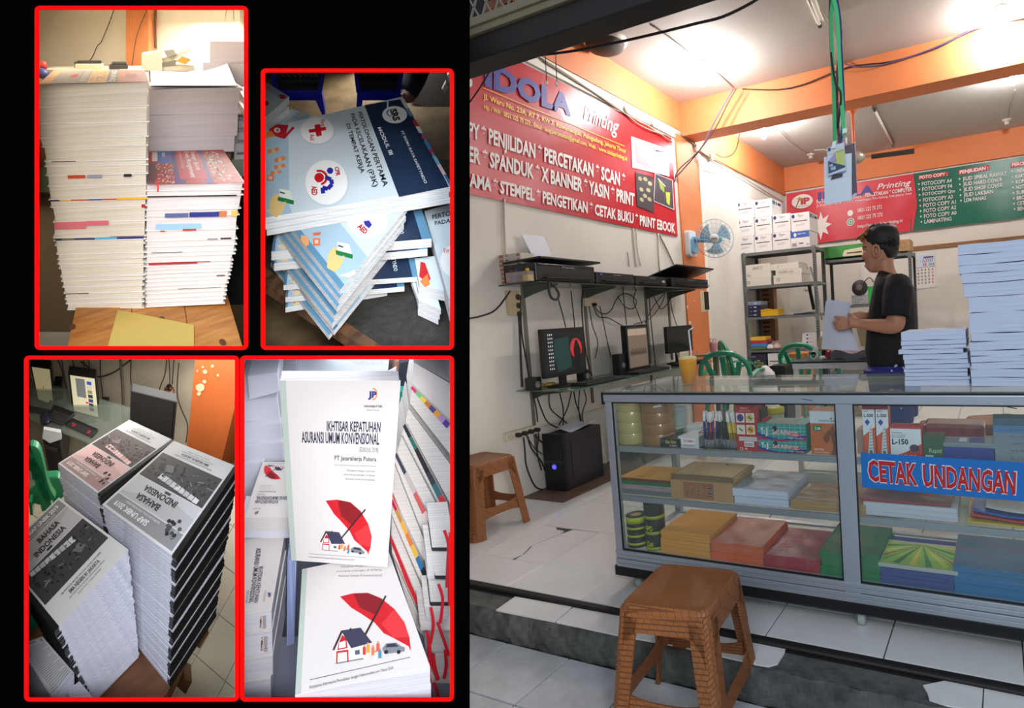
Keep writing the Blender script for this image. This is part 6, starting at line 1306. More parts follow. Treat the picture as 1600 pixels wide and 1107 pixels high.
q = [at(x,y,'y',6.9) for x,y in ((1188,449),(1208,449),(1212,533),(1190,533))]; t = solo('cardboard_column', MB(mat((150,108,72),.7)).prism(q, (0,.12,0)), 'tall slotted brown cardboard packing leaning behind the rack', 'cardboard')
mb = MB(mat((70,46,32),.8))
for k in range(11):
 c_ = q[0]+(q[3]-q[0])*(.05+.085*k); mb.box((c_.x+.03,6.893,c_.z-.022),(c_.x+.12,6.8995,c_.z))
part('slots', mb, t, kind='stuff')
cable([(1259,417),(1266,455),(1272,484)], .024, m_blk, 'thick black roll leaning behind the right end of the rack', 'y', 7.1, 'black_roll', cat='roll')
cable([(1266,417),(1277,455),(1284,500)], .010, mat((196,196,190),.5), 'pale thin pole leaning beside the black roll', 'y', 7.15, 'pole', cat='pole')
c_ = at(1260,450,'y',BY-.02); solo('wall_socket', MB(mat((200,196,184),.5)).rbox((c_.x-.03,BY-.03,c_.z-.03),(c_.x+.03,BY-.02,c_.z+.03),.006,3,'y'), 'small pale socket on the back wall behind the rack', 'socket')
# second rack behind the person
R2 = 6.9; x2a, x2b = xs_(1284,1.6,R2), xs_(1424,1.6,R2); zt2 = at(1350,401,'y',R2).z; zm2 = at(1370,474.5,'y',R2).z
rack('wide perforated steel rack behind the person carrying a green box', x2a, x2b, R2, R2+.42, [zt2, zm2, .3], zt2+.02)
t, X0, X1, zt, h = rbx(1283,1349,0,18,zt2+.021,'long green carton on top of the rear rack',mat((60,140,62),.5),yf=R2+.03,name='green_carton',dep=.3)
X0, X1 = xs_(1316,zt2,R2), xs_(1352,zt2,R2); t = thing('paper_trimmer', 'cream paper trimmer lying before the green carton', 'trimmer', (X0,R2-.0,zt2+.021)); part('trimmer_body', MB(mat((216,206,172),.4)).prism([(X0,R2+.005,zt2+.04),(X0+.03,R2+.005,zt2+.10),(X1,R2+.005,zt2+.12),(X1,R2+.005,zt2+.022),(X0+.02,R2+.005,zt2+.022)], (0,.02,0)), t, .004); part('blade_slot', MB(mat((60,50,40),.5)).box((X0+.06,R2+.002,zt2+.055),(X1-.04,R2+.0045,zt2+.068)), t)
t, X0, X1, zt, h = rbx(1402,1422,0,17,zt2+.021,'brown cardboard box with a round mark on top of the rear rack',mat((170,136,96),.7),yf=R2+.03,name='brown_carton',dep=.3); p = Print(facemap((X0,R2+.03,zt),(X1-X0,0,0),(0,0,-h),(0,-1,0),.001)); p.ring((110,80,50),.45,.5,.22,.3,.88); part('print', p.mb, t)
t, X0, X1, zt, h = rbx(1331,1357,0,15,zm2+.001,'silver foil wrapped box on the middle shelf of the rear rack',mat((196,198,200),.35,metal=.3,noise=.5,nscale=40,bump=.8,bscale=60),yf=R2+.03,name='foil_box',dep=.2)
t2 = thing('transformer', 'round black coil transformer with wires standing on the foil box', 'transformer', ((X0+X1)/2,R2+.1,zt)); part('coil', MB(mat((44,44,44),.5,noise=.4,nscale=60,bump=.6)).lathe(((X0+X1)/2-.0,R2+.05,zt+.085), [(.03,-.03),(.09,-.04),(.10,0),(.09,.05),(.03,.06)], 18, 'y'), t2); part('core', MB(mat((90,84,80),.4)).lathe(((X0+X1)/2,R2+.0,zt+.085), [(.02,0),(.045,.004),(.03,.02)], 14, 'y'), t2); part('wires', MB(mwire).tube(smooth([Vector(((X0+X1)/2+.06,R2,zt+.14)),Vector(((X0+X1)/2+.14,R2-.02,zt+.2)),Vector(((X0+X1)/2+.2,R2-.02,zt+.13)),Vector(((X0+X1)/2+.26,R2-.0,zt+.12))]),.006,5), t2)
rbx(1357,1370,0,27,zm2+.001,'bright green box beside the foil box on the rear rack',mat((40,170,76),.4),yf=R2+.04,name='green_box',dep=.2)
# ------------------------------------------------------------------ second small glass cabinet
Y2 = 3.22; zc2 = at(1300,567,'y',Y2).z; xa2, xb2 = xs_(1239,zc2-.02,Y2), xs_(1357,zc2-.02,Y2); m_al3 = mat((206,208,204),.4,metal=.2)
t = thing('glass_cabinet', 'smaller glass display cabinet behind the counter under the clutter', 'cabinet', ((xa2+xb2)/2,Y2+.25,0))
for x in (xa2, xb2-.03):
 for y in (Y2, Y2+.42): part('post', MB(m_al3).box((x,y,.05),(x+.03,y+.03,zc2)), t, .003)
for y in (Y2, Y2+.42): part('top_rail', MB(m_al3).box((xa2-.004,y-.004,zc2-.035),(xb2+.004,y+.034,zc2)), t, .004); part('bottom_rail', MB(m_al3).box((xa2,y,.05),(xb2,y+.03,.12)), t, .003)
part('glass_top', MB(glass((120,140,130),.5,.04)).box((xa2-.006,Y2-.006,zc2+.008),(xb2+.006,Y2+.46,zc2+.014)), t); part('top_gasket', MB(m_blk).box((xa2-.006,Y2-.006,zc2),(xb2+.006,Y2+.02,zc2+.008)), t)
part('glass_pane', MB(m_gl).box((xa2+.03,Y2+.005,.12),(xb2-.03,Y2+.009,zc2-.035)), t); part('glass_shelf', MB(m_gls).box((xa2+.03,Y2+.02,.45),(xb2-.03,Y2+.42,.456)), t); part('deck', MB(m_wht).box((xa2+.03,Y2+.02,.12),(xb2-.03,Y2+.42,.13)), t)
for k in range(5):
 z = .457+.03*k; solo('paper_bundle', MB(mat(((196,176,130),(206,170,150),(190,160,110),(214,200,160),(200,184,140))[k],.7)).box((xb2-.30+.012*k,Y2+.06,z),(xb2-.06-.01*k,Y2+.34,z+.028)), f'tan paper bundle inside the small cabinet, {("lowest","second","third","fourth","topmost")[k]}', 'paper', group='bundles in the small cabinet', bev=.004)
zg = zc2+.0145
def pile(name, lab, cat, x0, x1, yt, m, yf, dep, bev=.004, amp=.006):
 X0, X1 = xs_(x0,zg,yf), xs_(x1,zg,yf); h = at((x0+x1)/2,yt,'y',yf).z-zg; mb = MB(m); mb.sheet(lambda u, v: (X0+(X1-X0)*u, yf+dep*v, zg+h+amp*math.sin(u*8)*math.cos(v*5)), 10, 6, h-.001); return solo(name, mb, lab, cat, bev=bev)
pile('grey_plastic_bag','crumpled grey plastic bag on the small cabinet under the held papers','bag',1298,1356,550,mat((112,114,128),.4,bump=.9,bscale=35,coat=.5),Y2+.02,.3,.0,.012)
pile('red_tin','small crimson tin on the small cabinet left of the grey bag','tin',1290,1298,549,mat((170,40,64),.4),Y2+.08,.06)
t = thing('sticker_roll', 'small white and green roll of stickers on the small cabinet', 'roll', at(1275,560,'y',Y2+.06)); c_ = Vector((xs_(1272,zg,Y2+.06),Y2+.06,zg))
part('roll_body', MB(mat((206,216,206),.4)).lathe(c_+Vector((0,0,.025)), [(.012,-.01),(.024,-.01),(.024,.012),(.012,.012)], 14, 'y'), t); part('green_core', MB(mat((50,120,80),.4)).lathe(c_+Vector((0,-.012,.025)), [(.004,0),(.013,0),(.013,.004)], 12, 'y'), t)
solo('sticker_card', MB(mat((214,222,210),.4)).prism([c_+Vector(v) for v in ((-.02,-.01,.03),(.01,-.01,.085),(.035,-.01,.07),(.01,-.01,.02))], (0,.006,0)), 'white and green card leaning on the sticker roll', 'card'); solo('pot_lid', MB(mat((226,226,220),.4)).lathe(c_+Vector((.055,0,0)), [(.018,0),(.02,.01),(.012,.022)], 12), 'white round pot lid right of the sticker roll', 'lid'); solo('green_clip', MB(mat((70,110,70),.4)).box(c_+Vector((.06,-.03,0)), c_+Vector((.10,-.01,.008))), 'flat green clip in front of the white cap', 'clip')
q = [at(x,y,'y',Y2+.45) for x,y in ((1278,530),(1281,526.5),(1297,525),(1297,548),(1276,548))]; t = thing('office_chair', 'tan backrest of an office chair behind the small cabinet', 'chair', (q[0].x,Y2+.5,0)); part('backrest', MB(mat((176,156,118),.6)).prism(q, (0,.04,0)), t, .008); part('post', MB(m_blk).box((q[1].x,Y2+.47,0),(q[1].x+.04,Y2+.5,q[3].z)), t)
q = [at(x,y,'y',Y2+.9) for x,y in ((1338,514),(1354,514),(1354,541),(1345,541))]; t = solo('board_panel', MB(mat((170,158,124),.6)).prism(q, (0,.02,0)), 'tan panel with small holes between the papers and the person', 'panel')
# ------------------------------------------------------------------ green plastic chairs
m_gc = mat((20,142,104),.35,coat=.3)
def make_chair(label, loc, rz, H=.80, w_=.42):
 t = thing('plastic_chair', label, 'chair', loc); B = Matrix.Translation(loc); hw = w_/2
 def P_(n, mb): return part(n, mb, t)
 mb = MB(m_gc); mb.T = B; pts = [(-hw+.01,.02,.42)]+[(-hw*math.cos(a)*1.0, .02-.05*math.sin(a)-.03, .62+(H-.62)*math.sin(a)**.75) for a in [math.pi*k/14 for k in range(15)]]+[(hw-.01,.02,.42)]; mb.tube([Vector(p) for p in pts], .021, 8); P_('back_frame', mb)
 for k in (-1,0,1):
  mb = MB(m_gc); mb.T = B; mb.flatbar(smooth([Vector((k*.055,.03,.43)), Vector((k*.075,.0,.55)), Vector((k*.10+k*.02,-.035,.68)), Vector((k*.135,-.05,H-.03-.04*abs(k)))]), .042, .012, (1,0,0)); P_('back_slat', mb)
 mb = MB(m_gc); mb.T = B; mb.sheet(lambda u, v: ((-hw+.02+(w_-.04)*u)*(1-.05*v), .42*v, .435-.02*math.sin(math.pi*u)*math.sin(math.pi*v)), 8, 8, .01); P_('seat', mb)
 for sx in (-1,1):
  for y, y2 in ((.03,-.03),(.40,.44)): mb = MB(m_gc); mb.T = B; mb.flatbar([Vector((sx*(hw-.03),y,.43)), Vector((sx*hw,y2,0))], [.055,.035], .02, (0,1,0)); P_('leg', mb)
  mb = MB(m_gc); mb.T = B; mb.flatbar(smooth([Vector((sx*hw,-.01,.62)), Vector((sx*(hw+.02),.15,.66)), Vector((sx*(hw+.02),.3,.63)), Vector((sx*hw,.4,.44))]), .04, .014, (1,0,0)); P_('armrest', mb)
 t.rotation_euler = (0,0,rz); return t
def chair_at(label, px, py, y, rz, H=.80): c = at(px, py, 'y', y); return make_chair(label, (c.x, y, 0), rz, H=c.z if H is None else H)
chair_at('green plastic armchair directly behind the counter beside the orange drink', 1132, 551, 3.98, .1, None)
chair_at('green plastic armchair behind the first one, below the wall fan', 1136, 534.5, 4.75, -.9, None)
chair_at('green plastic armchair in front of the rack, by the small cabinet', 1250, 538, 4.9, -.15, None)
t = thing('pink_hook', 'pink translucent cup with two loops behind the green chairs', 'cup', at(1115,548,'y',4.4)); c_ = at(1115,549,'y',4.4)
part('cup_body', MB(mat((206,140,150),.3)).lathe(c_, [(.022,-.03),(.03,.0),(.036,.06),(.03,.085)], 14), t)
for s in (-1,1): part('loop', MB(mat((196,130,146),.3)).tube([c_+Vector((s*.016+.014*math.cos(a),0,.085+.028*math.sin(a))) for a in [k*.7 for k in range(9)]], .0035, 5, closed=True), t)
c_ = at(1113,553,'y',4.4); solo('side_table', MB(mat((150,140,124),.5)).box((c_.x-.12,4.3,c_.z-.02),(c_.x+.14,4.6,c_.z-.0)), 'small pale stand under the pink cup behind the chairs', 'table'); bpy.data.objects['side_table'].data.name
mb = MB(mat((130,120,104),.5)); mb.box((c_.x-.01,4.42,0),(c_.x+.03,4.46,c_.z-.02)); part('leg', mb, bpy.data.objects['side_table'])
mb = MB(mat((222,222,224),.4,bump=.9,bscale=30)); c_ = at(1196,583,'y',4.3); mb.lathe((c_.x,4.3,0), [(.10,0),(.11,c_.z*.7),(.08,c_.z),(.02,c_.z+.06)], 9); solo('white_plastic_bag', mb, 'crumpled white plastic bag standing behind the counter', 'bag')
X0, X1 = xs_(1200,.6,4.6), xs_(1227,.6,4.6); zb_ = at(1213,572,'y',4.6).z; solo('black_case', MB(m_blk).rbox((X0,4.6,0),(X1,4.8,zb_),.03,4,'y'), 'black rounded case standing between the white bag and green chair', 'case')
X0, X1 = xs_(1229,.55,5.6), xs_(1262,.55,5.6); solo('brown_box', MB(mat((176,110,62),.6)).box((X0,5.6,0),(X1,5.9,at(1245,553,'y',5.6).z)), 'orange-brown box seen through the green chair back', 'box')
# brown stools behind the counter seen through the glass
for k, (px, y) in enumerate(((1478,3.3),(1560,3.5))):
 make_stool(('brown woven stool behind the counter, seen through the glass below the low ream stack','brown woven stool behind the counter, seen through the glass at the right')[k], (xs_(px,.3,y), y, 0), .1+.3*k, H=.42)
# ------------------------------------------------------------------ lanyards with cards hanging from the lintel
LY = 1.58
def hang(lab, pts, m, w_=.011, base=None):
 P = [at(px, py, 'y', LY+dz) for px, py, dz in pts]; return solo('lanyard', MB(m).flatbar(smooth(P), w_, .0012, (1,0,0)), lab, 'lanyard', group='lanyards hanging at the shop front')
mg1, mg2, mnv, mmr = mat((44,160,92),.5), mat((60,180,110),.45), mat((34,44,110),.5), mat((84,30,44),.5)
t1 = hang('left green lanyard strap of the bundle', [(1303,-8,0),(1299,25,0),(1300,80,.002),(1303,150,0),(1304.5,222,0)], mg1)
hang('right green lanyard strap of the bundle', [(1301,-8,-.006),(1308,25,-.006),(1311,80,-.006),(1314,140,-.006),(1319,212,-.006)], mg2)
hang('navy lanyard strap at the right of the bundle', [(1306,-8,.006),(1312,30,.006),(1313,60,.006),(1316,110,.006),(1318,180,.006),(1313,224,.006)], mnv, .009)
hang('maroon lanyard strap behind the green ones', [(1304,-8,.012),(1310,20,.012),(1314,60,.012),(1308,120,.012),(1309,190,.012),(1312,224,.012)], mmr, .008)
hang('black thin lanyard cord crossing the bundle', [(1297,-8,.01),(1297,40,.01),(1299,90,.0),(1306,130,-.012),(1314,150,-.012),(1309,200,.01)], m_blk, .006)
pin = at(1302,-14,'y',LY); solo('lanyard_hook', MB(m_blk).box(pin-Vector((.02,.01,.0)), pin+Vector((.02,.03,2.1-pin.z))) if pin.z < 2.1 else MB(m_blk).box(pin-Vector((.02,.01,.02)), pin+Vector((.02,.03,.03))), 'black hook holding the lanyards under the lintel', 'hook')
def card_(lab, q, m, y, name='badge_card', th=.0015):
 c = [at(px, py, 'y', y) for px, py in q]; return solo(name, MB(m).prism(c, (0,th,0)), lab, 'card')
z5 = lambda x, y: (1270+x/9.222, 200+y/9.222)
card_('dark mauve folder card hanging behind the white ones', [z5(460,270),z5(600,215),z5(640,930),z5(480,950)], mat((92,80,88),.6), LY+.014)
card_('pale card edge at the right behind the mauve folder', [z5(590,200),z5(612,200),z5(640,960),z5(560,1020),z5(615,900)], mat((206,196,200),.6), LY+.018)
c = card_('long blank white card hanging at the back of the lanyard bundle', [z5(160,420),z5(560,362),z5(560,1040),z5(170,1107)], mat((206,216,224),.5), LY+.006)
c = card_('printed badge card with green and navy fair logo on the lanyards', [z5(205,290),z5(450,205),z5(482,610),z5(222,690)], mat((200,206,226),.4), LY-.004)
p = Print(pixmap([z5(205,290),z5(450,205),z5(482,610),z5(222,690)], 'y', LY-.0045, .0006)); p.rect((186,196,110),.45,.25,.97,.82).rect((200,206,190),.08,.15,.95,.28).poly((160,150,190),[(.03,.5),(.45,.28),(.5,.62)]).up().poly((52,70,100),[(.03,.5),(.97,.84),(.95,.88),(.03,.93)]).rect((44,50,80),.05,.02,.2,.14).up().text((206,220,226),'FE',.1,.64,.3,.72,.03).text((206,220,226),'FAIR',.16,.74,.45,.86,.03); part('print', p.mb, c)
card_('small dark clip card peeking out under the printed badge', [z5(290,680),z5(430,655),z5(425,700),z5(255,745)], mat((60,56,66),.5), LY+.002)
for k, q in enumerate((((283,200),(342,180),(325,290),(270,300)),((432,10),(490,0),(490,60),(425,85)),((465,150),(495,130),(495,240),(470,215)))):
 card_(('white clip of the left green strap','white buckle on the right green strap','silver hook by the printed badge')[k], [z5(*v) for v in q], mat((222,226,226),.3), LY-.008-.002*k, 'lanyard_clip')
# ------------------------------------------------------------------ the person
PY = 3.02; SK = mat((198,138,106),.5,noise=.08,nscale=30,name='skin')
def q_(px, py, dy=0): return at(px, py, 'y', PY+dy)
def ering(px0, px1, py, hy, n=16, dy=0, sq=1.0, tilt=0):
 a, b_ = q_(px0, py+tilt), q_(px1, py-tilt); c = (a+b_)/2; r = (b_-a)/2; out = []
 for k in range(n):
  t = 2*math.pi*k/n; cx_2, sy_2 = math.cos(t), math.sin(t); f = lambda v: math.copysign(abs(v)**sq, v); out.append(c+r*f(cx_2)+Vector((0, dy+hy*f(sy_2), 0)))
 return out
per = thing('person', 'person with dark hair and blond fringe, black t-shirt and blue shorts, holding white papers', 'person', (q_(1392,560).x, PY, 0))
bd = MB(SK); bd.sm = True
bd.loft([ering(*r) for r in ((1374,1396,352,.03),(1362,1402,358,.062),(1354,1403.5,366,.074),(1348.5,1404,375,.079),(1347.2,1403.5,383,.080),(1347,1403,389,.079),(1349,1401.5,393,.076),(1348.2,1400,398,.073),(1349,1397,403,.070),(1351.5,1393,407,.066),(1351,1388,411,.060),(1352.6,1384,414,.056),(1351.4,1380,417.5,.052),(1354.5,1377,421,.044),(1358,1373,425,.03),(1362,1368,426.5,.012))])
bd.loft([ering(*r) for r in ((1366,1397,398,.05),(1369.5,1396,410,.054),(1371,1398,420,.056),(1374,1403,430,.062),(1376,1412,440,.09))])
for c_px, c_py, dyn in ((1346.6,401,.004),): bd.lathe(q_(1349.2,400.5), [(.002,-.016),(.011,-.008),(.010,.004),(.004,.016),(.001,.022)], 8)
# near arm: upper arm, forearm, palm and fingers; the far hand behind the papers
def limb(pts, n=12): bd.tube(smooth([q_(a, b_, c) for a, b_, c, r in pts], 4), [0]*0 or sm_r([r for *_, r in pts], 4), n)
def sm_r(rs_, n):
 out = []
 for a, b_ in zip(rs_, rs_[1:]): out += [a+(b_-a)*k/n for k in range(n)]
 return out+[rs_[-1]]
limb([(1405,452,-.16,.055),(1402,475,-.185,.052),(1400,495,-.20,.047),(1400,507,-.205,.043),(1390,510,-.205,.040),(1376,509.5,-.20,.036),(1360,508,-.19,.030),(1345,506.5,-.18,.025),(1337,505,-.18,.028),(1328,504,-.18,.030)])
bd.loft([[q_(x_, y_, -.18+d) for x_, y_, d in ((a,497.5,-.012),(a,511+e_,-.012),(a,511+e_,.014),(a,497.5,.014))] for a, e_ in ((1340,0),(1330,1.5),(1321,2))])
for (pts) in (((1324,498.5),(1314,496.5),(1303,495.5)), ((1322,502.5),(1311,503),(1300.5,504.5)), ((1322,507),(1312,509),(1303,511)), ((1324,511),(1316,513.5),(1308.5,515.2))):
 limb([(pts[0][0],pts[0][1],-.18,.0105),(pts[1][0],pts[1][1],-.186,.0095),(pts[2][0],pts[2][1],-.176,.0075)], 8)
limb([(1338,500,-.17,.012),(1331,494,-.155,.011),(1325,491,-.145,.009)], 8)
limb([(1384,492,.16,.045),(1370,494,.10,.034),(1358,494,.02,.027),(1349,493.5,-.03,.026),(1340,492,-.05,.022)])
for k in range(4): limb([(1344,490.5+2.2*k,-.05,.010),(1336.5,490+2.4*k,-.06,.009),(1331,492+2.6*k,-.075,.0075)], 8)
# legs down to the floor, feet
for s in (-1, 1):
 bd.loft([ering(a, b_, 0, h, 14, s*.09) if 0 else [Vector((q_(1392,560).x+cx3+rx3*math.cos(t), PY+s*.09+ry3*math.sin(t), z3)) for t in [2*math.pi*k/14 for k in range(14)]] for cx3, rx3, ry3, z3, a, b_, h in ((0,.085,.085,.72,0,0,0),(0,.075,.075,.58,0,0,0),(0,.056,.056,.44,0,0,0),(.01,.054,.054,.30,0,0,0),(.01,.036,.036,.09,0,0,0),(-.01,.045,.04,.05,0,0,0),(-.05,.11,.045,.025,0,0,0),(-.05,.11,.045,.002,0,0,0))])
o = part('body', bd, per); rm = o.modifiers.new('fuse', 'REMESH'); rm.mode = 'VOXEL'; rm.voxel_size = .005; rm.use_smooth_shade = True; sm = o.modifiers.new('smooth', 'SMOOTH'); sm.factor = .5; sm.iterations = 3
# ears, eyes, brow and mouth
for s in (-1, 1):
 c_ = q_(1369.5, 393.5, s*.078); mb = MB(SK); mb.sm = True; mb.tube([c_+Vector((.017*math.cos(a), s*(.008+.004*math.sin(a)), .031*math.sin(a)+.003)) for a in [k*.785 for k in range(8)]], .0065, 6, closed=True); mb.lathe(c_, [(.004,-.02),(.012,-.004),(.010,.014),(.002,.02)], 8); part('ear', mb, per)
 c_ = q_(1352, 391.2, s*.044); part('eye', MB(mat((220,214,206),.3)).lathe(c_-Vector((.0,0,.008)), [(.002,-.006),(.006,-.002),(.006,.003),(.002,.006)], 10), per)
 mb = MB(mat((34,24,20),.4)); mb.lathe(c_-Vector((.004,0,.008)), [(.001,-.004),(.004,0),(.001,.004)], 8); part('iris', mb, per)
 part('eyebrow', MB(mat((30,24,22),.7)).tube([q_(1347.5,386.5,s*.03), q_(1350,385.5,s*.055), q_(1354,386.5,s*.068)], .002, 6), per)
part('lips', MB(mat((150,84,76),.45)).tube([q_(1356,416,-.034), q_(1352.6,415.5,-.016), q_(1351.6,415.3,0), q_(1352.6,415.5,.016), q_(1356,416,.034)], .0048, 6), per)
# hair: a thick cap with tufts, the front bleached
hm, hb_ = mat((26,24,28),.55,noise=.3,nscale=60,bump=.8,bscale=160), mat((168,116,56),.6,noise=.3,nscale=60,bump=.8,bscale=160)
mb = MB(hm); mb.sm = True
mb.loft([ering(*r) for r in ((1385,1394,350.5,.01),(1372,1399,352,.045),(1362,1402.5,356,.068),(1355,1404.5,362,.081),(1350.5,1405.5,370,.087),(1350.2,1405.5,377,.089),(1353,1405.3,384,.0885))])
mb.loft([ering(*r) for r in ((1352,1405.3,383,.0885),(1358,1404.6,388,.086),(1377,1403.6,393,.080),(1381,1401.5,398,.073),(1385,1397.5,403,.058),(1389,1393,405,.03))])
rh = random.Random(4)
for k in range(420):
 a = rh.random()*2*math.pi; v = rh.random(); py_ = 352+44*v; f = min(1, .45+v) if v < .6 else 1-.5*(v-.6)
 if v > .6 and math.cos(a) < .15: continue
 cxh = 1378+25.5*f*math.cos(a); p0 = q_(cxh, py_, .078*f*math.sin(a)); d = (p0-q_(1378,385)).normalized()
 d = (d+Vector((-.2,0,.25))+Vector((rh.uniform(-.3,.3),rh.uniform(-.3,.3),0))).normalized(); mb.tube([p0-d*.010, p0+d*.007, p0+d*.019+Vector((-.007,0,-.002))], [.006,.004,.0006], 4)
part('hair', mb, per, label='short black hair')
mb = MB(hb_); mb.sm = True
mb.loft([ering(*r) for r in ((1357,1364,357.5,.03),(1350.5,1361,363,.05),(1345.5,1356,368,.055),(1343,1353,374,.052),(1346,1352,379,.03))])
for k in range(46):
 s = rh.uniform(-.06,.06); py_ = rh.uniform(357,375); px_ = 1368-(py_-355)*1.05; p0 = q_(px_, py_, s); mb.tube([p0, p0+Vector((-.018,rh.uniform(-.01,.01),.012)), p0+Vector((-.036,rh.uniform(-.012,.012),-.002))], [.008,.006,.001], 5)
part('bleached_fringe', mb, per, label='bleached blond fringe')
mt_ = mat((14,15,19),.8,bump=.8,bscale=14,name='black_cotton'); mb = MB(mt_); mb.sm = True
mb.loft([ering(*r) for r in ((1375,1404,426,.066,20,0,1,-4),(1372,1410,430,.085,20,0,1,-3),(1370,1420,437,.165,20,0,.85,-1),(1367.5,1426,447,.195,20,0,.85),(1364,1430,462,.195,20,0,.85),(1360.5,1432,480,.185,20,0,.85),(1357.5,1433,500,.178,20,0,.85),(1355.5,1432.5,520,.172,20,0,.85),(1353.5,1431,545,.172,20,0,.85),(1355,1430,556,.176,20,0,.85),(1357.5,1427,568,.178,20,0,.85))])
for s in (-1, 1):
 P = [q_(1404,440,s*.135), q_(1403,455,s*.175), q_(1401,475,s*.20), q_(1399.5,495,s*.215)]; mb.tube(smooth(P, 3), sm_r([.06,.074,.072,.068], 3), 16)
o = part('t_shirt', mb, per); rm = o.modifiers.new('fuse', 'REMESH'); rm.mode = 'VOXEL'; rm.voxel_size = .007; rm.use_smooth_shade = True
ms_ = mat((38,46,128),.7,name='blue_cloth'); mb = MB(ms_); mb.sm = True
xc_ = q_(1392,560).x; mb.loft([ering(1358,1427,564,.165,20,0,.9), ering(1356,1429,590,.18,20,0,.9)])
for s in (-1, 1): mb.loft([[Vector((xc_+rx3*math.cos(t), PY+s*.09+.5*rx3*1.5*math.sin(t), z3)) for t in [2*math.pi*k/16 for k in range(16)]] for rx3, z3 in ((.13,.78),(.128,.68),(.12,.56),(.118,.50))])
o = part('shorts', mb, per); rm = o.modifiers.new('fuse', 'REMESH'); rm.mode = 'VOXEL'; rm.voxel_size = .008; rm.use_smooth_shade = True
mb = MB(mat((200,206,226),.6))
for k in range(26):
 px_, py_ = rh.uniform(1362,1426), rh.uniform(570,640); u = (px_-1392)/38; c_ = q_(px_, py_, -.184*(max(0,1-u*u))**.5-.012); mb.add([c_+Vector((.006,0,.003)), c_+Vector((-.003,0,.006)), c_+Vector((-.006,0,-.003)), c_+Vector((.003,0,-.005))], [(0,1,2,3)])
part('speckle_print', mb, per, kind='stuff')
mb = MB(mat((206,210,224),.6)); n_ = 16
L_ = [(1301,470.3),(1299.5,480),(1298.5,495),(1297,510),(1295.5,527),(1293.7,542.6)]; R_ = [(1334,475),(1334,483),(1333.5,494),(1337,514),(1343,530),(1348,545)]
for off in (0, .012, .022):
 mb.grid(lambda u, v: (q_(*[L_[min(5,int(v*5))][i]+(L_[min(5,int(v*5)+1)][i]-L_[min(5,int(v*5))][i])*(v*5-int(v*5)) for i in (0,1)])*(1-u)+q_(*[R_[min(5,int(v*5))][i]+(R_[min(5,int(v*5)+1)][i]-R_[min(5,int(v*5))][i])*(v*5-int(v*5)) for i in (0,1)])*u)+Vector((off*.15,-.135+off-.012*math.sin(u*3.1)+.02*u*(1-v),off*.3)), 10, 15)
o = solo('held_papers', mb, 'white sheaf of large sheets held upright by the person in black', 'paper', q_(1320,545,-.13))
sd = o.modifiers.new('thickness', 'SOLIDIFY'); sd.thickness = .005
# ================================================================== showcase 2: piles of first aid modules
def pq(pts, z): return [at(x, y, 'z', z) for x, y in pts]
def slab(mb, q, z, th): P = pq(q, z); return mb.hexa([p-Vector((0,0,th)) for p in P]+P)
def pixpr(z, mb=None, push=.0005): return Print(lambda u, v, lay=0: (lambda p: p+(FR.I@(EYE-FR.o)-p).normalized()*push*(lay+1))(at(u, v, 'z', z)), mb)
def upr(mb, pts, y, dep): return mb.prism([at(px, py, 'y', y) for px, py in pts], (0,dep,0))
def A2(x, y): return (400+x/4.8125, 100+y/4.8125)
def B2(x, y): return (400+x/4.8125, 320+y/4.8125)
setfr(CF); case(1, 2.32, mat((60,52,44), .9), rise=80); case_fill(555, 45, 1.9, .4, .6, 4)
G2 = frame(555, -516); setfr(G2)
H0 = -1.113; m_p2 = stripes((206,204,204),(176,174,176),520); NAVY, LB, LB2, LG = (30,48,76), (168,196,214), (92,140,172), (208,222,230)
def mod_book(lab, q, z, th, prints=None, group='first aid modules in the crossed pile'):
 t = thing('module_book', lab, 'book', pq(q, z-th)[3], group); mb = MB(m_p2); slab(mb, q, z-.0012, th-.002); part('pages', mb, t); mb = MB(mat(LG,.3)); slab(mb, q, z, .0011); part('cover', mb, t)
 if prints: p = prints(z); part('cover_print', p.mb, t)
 return t
def tq(p, q, c, s, rot=0, bold=.02, z=None, lay=1): w_ = Print(pixmap(q, 'z', z, .0006), p.mb); w_.lay = lay; w_.text(c, s, 0,0,1,1, bold, rot=rot)
def hand_card(p, o, s=1, lay=1):
 f = lambda pts: [(o[0]+x*s, o[1]+y*s) for x, y in pts]
 p.lay = lay; p.poly((228,236,224), f([(12,-9),(28,-6),(34,14),(12,8)])); p.up().poly((28,124,66), f([(10,2),(33,8),(33,14),(10,8)])).poly((40,60,60), f([(13,-5),(20,-3),(20,-1),(13,-3)])).poly((232,200,130), f([(8,-2),(12,0),(12,8),(16,14),(20,8),(22,10),(16,26),(8,32),(-2,26),(-1,10),(3,2)]))
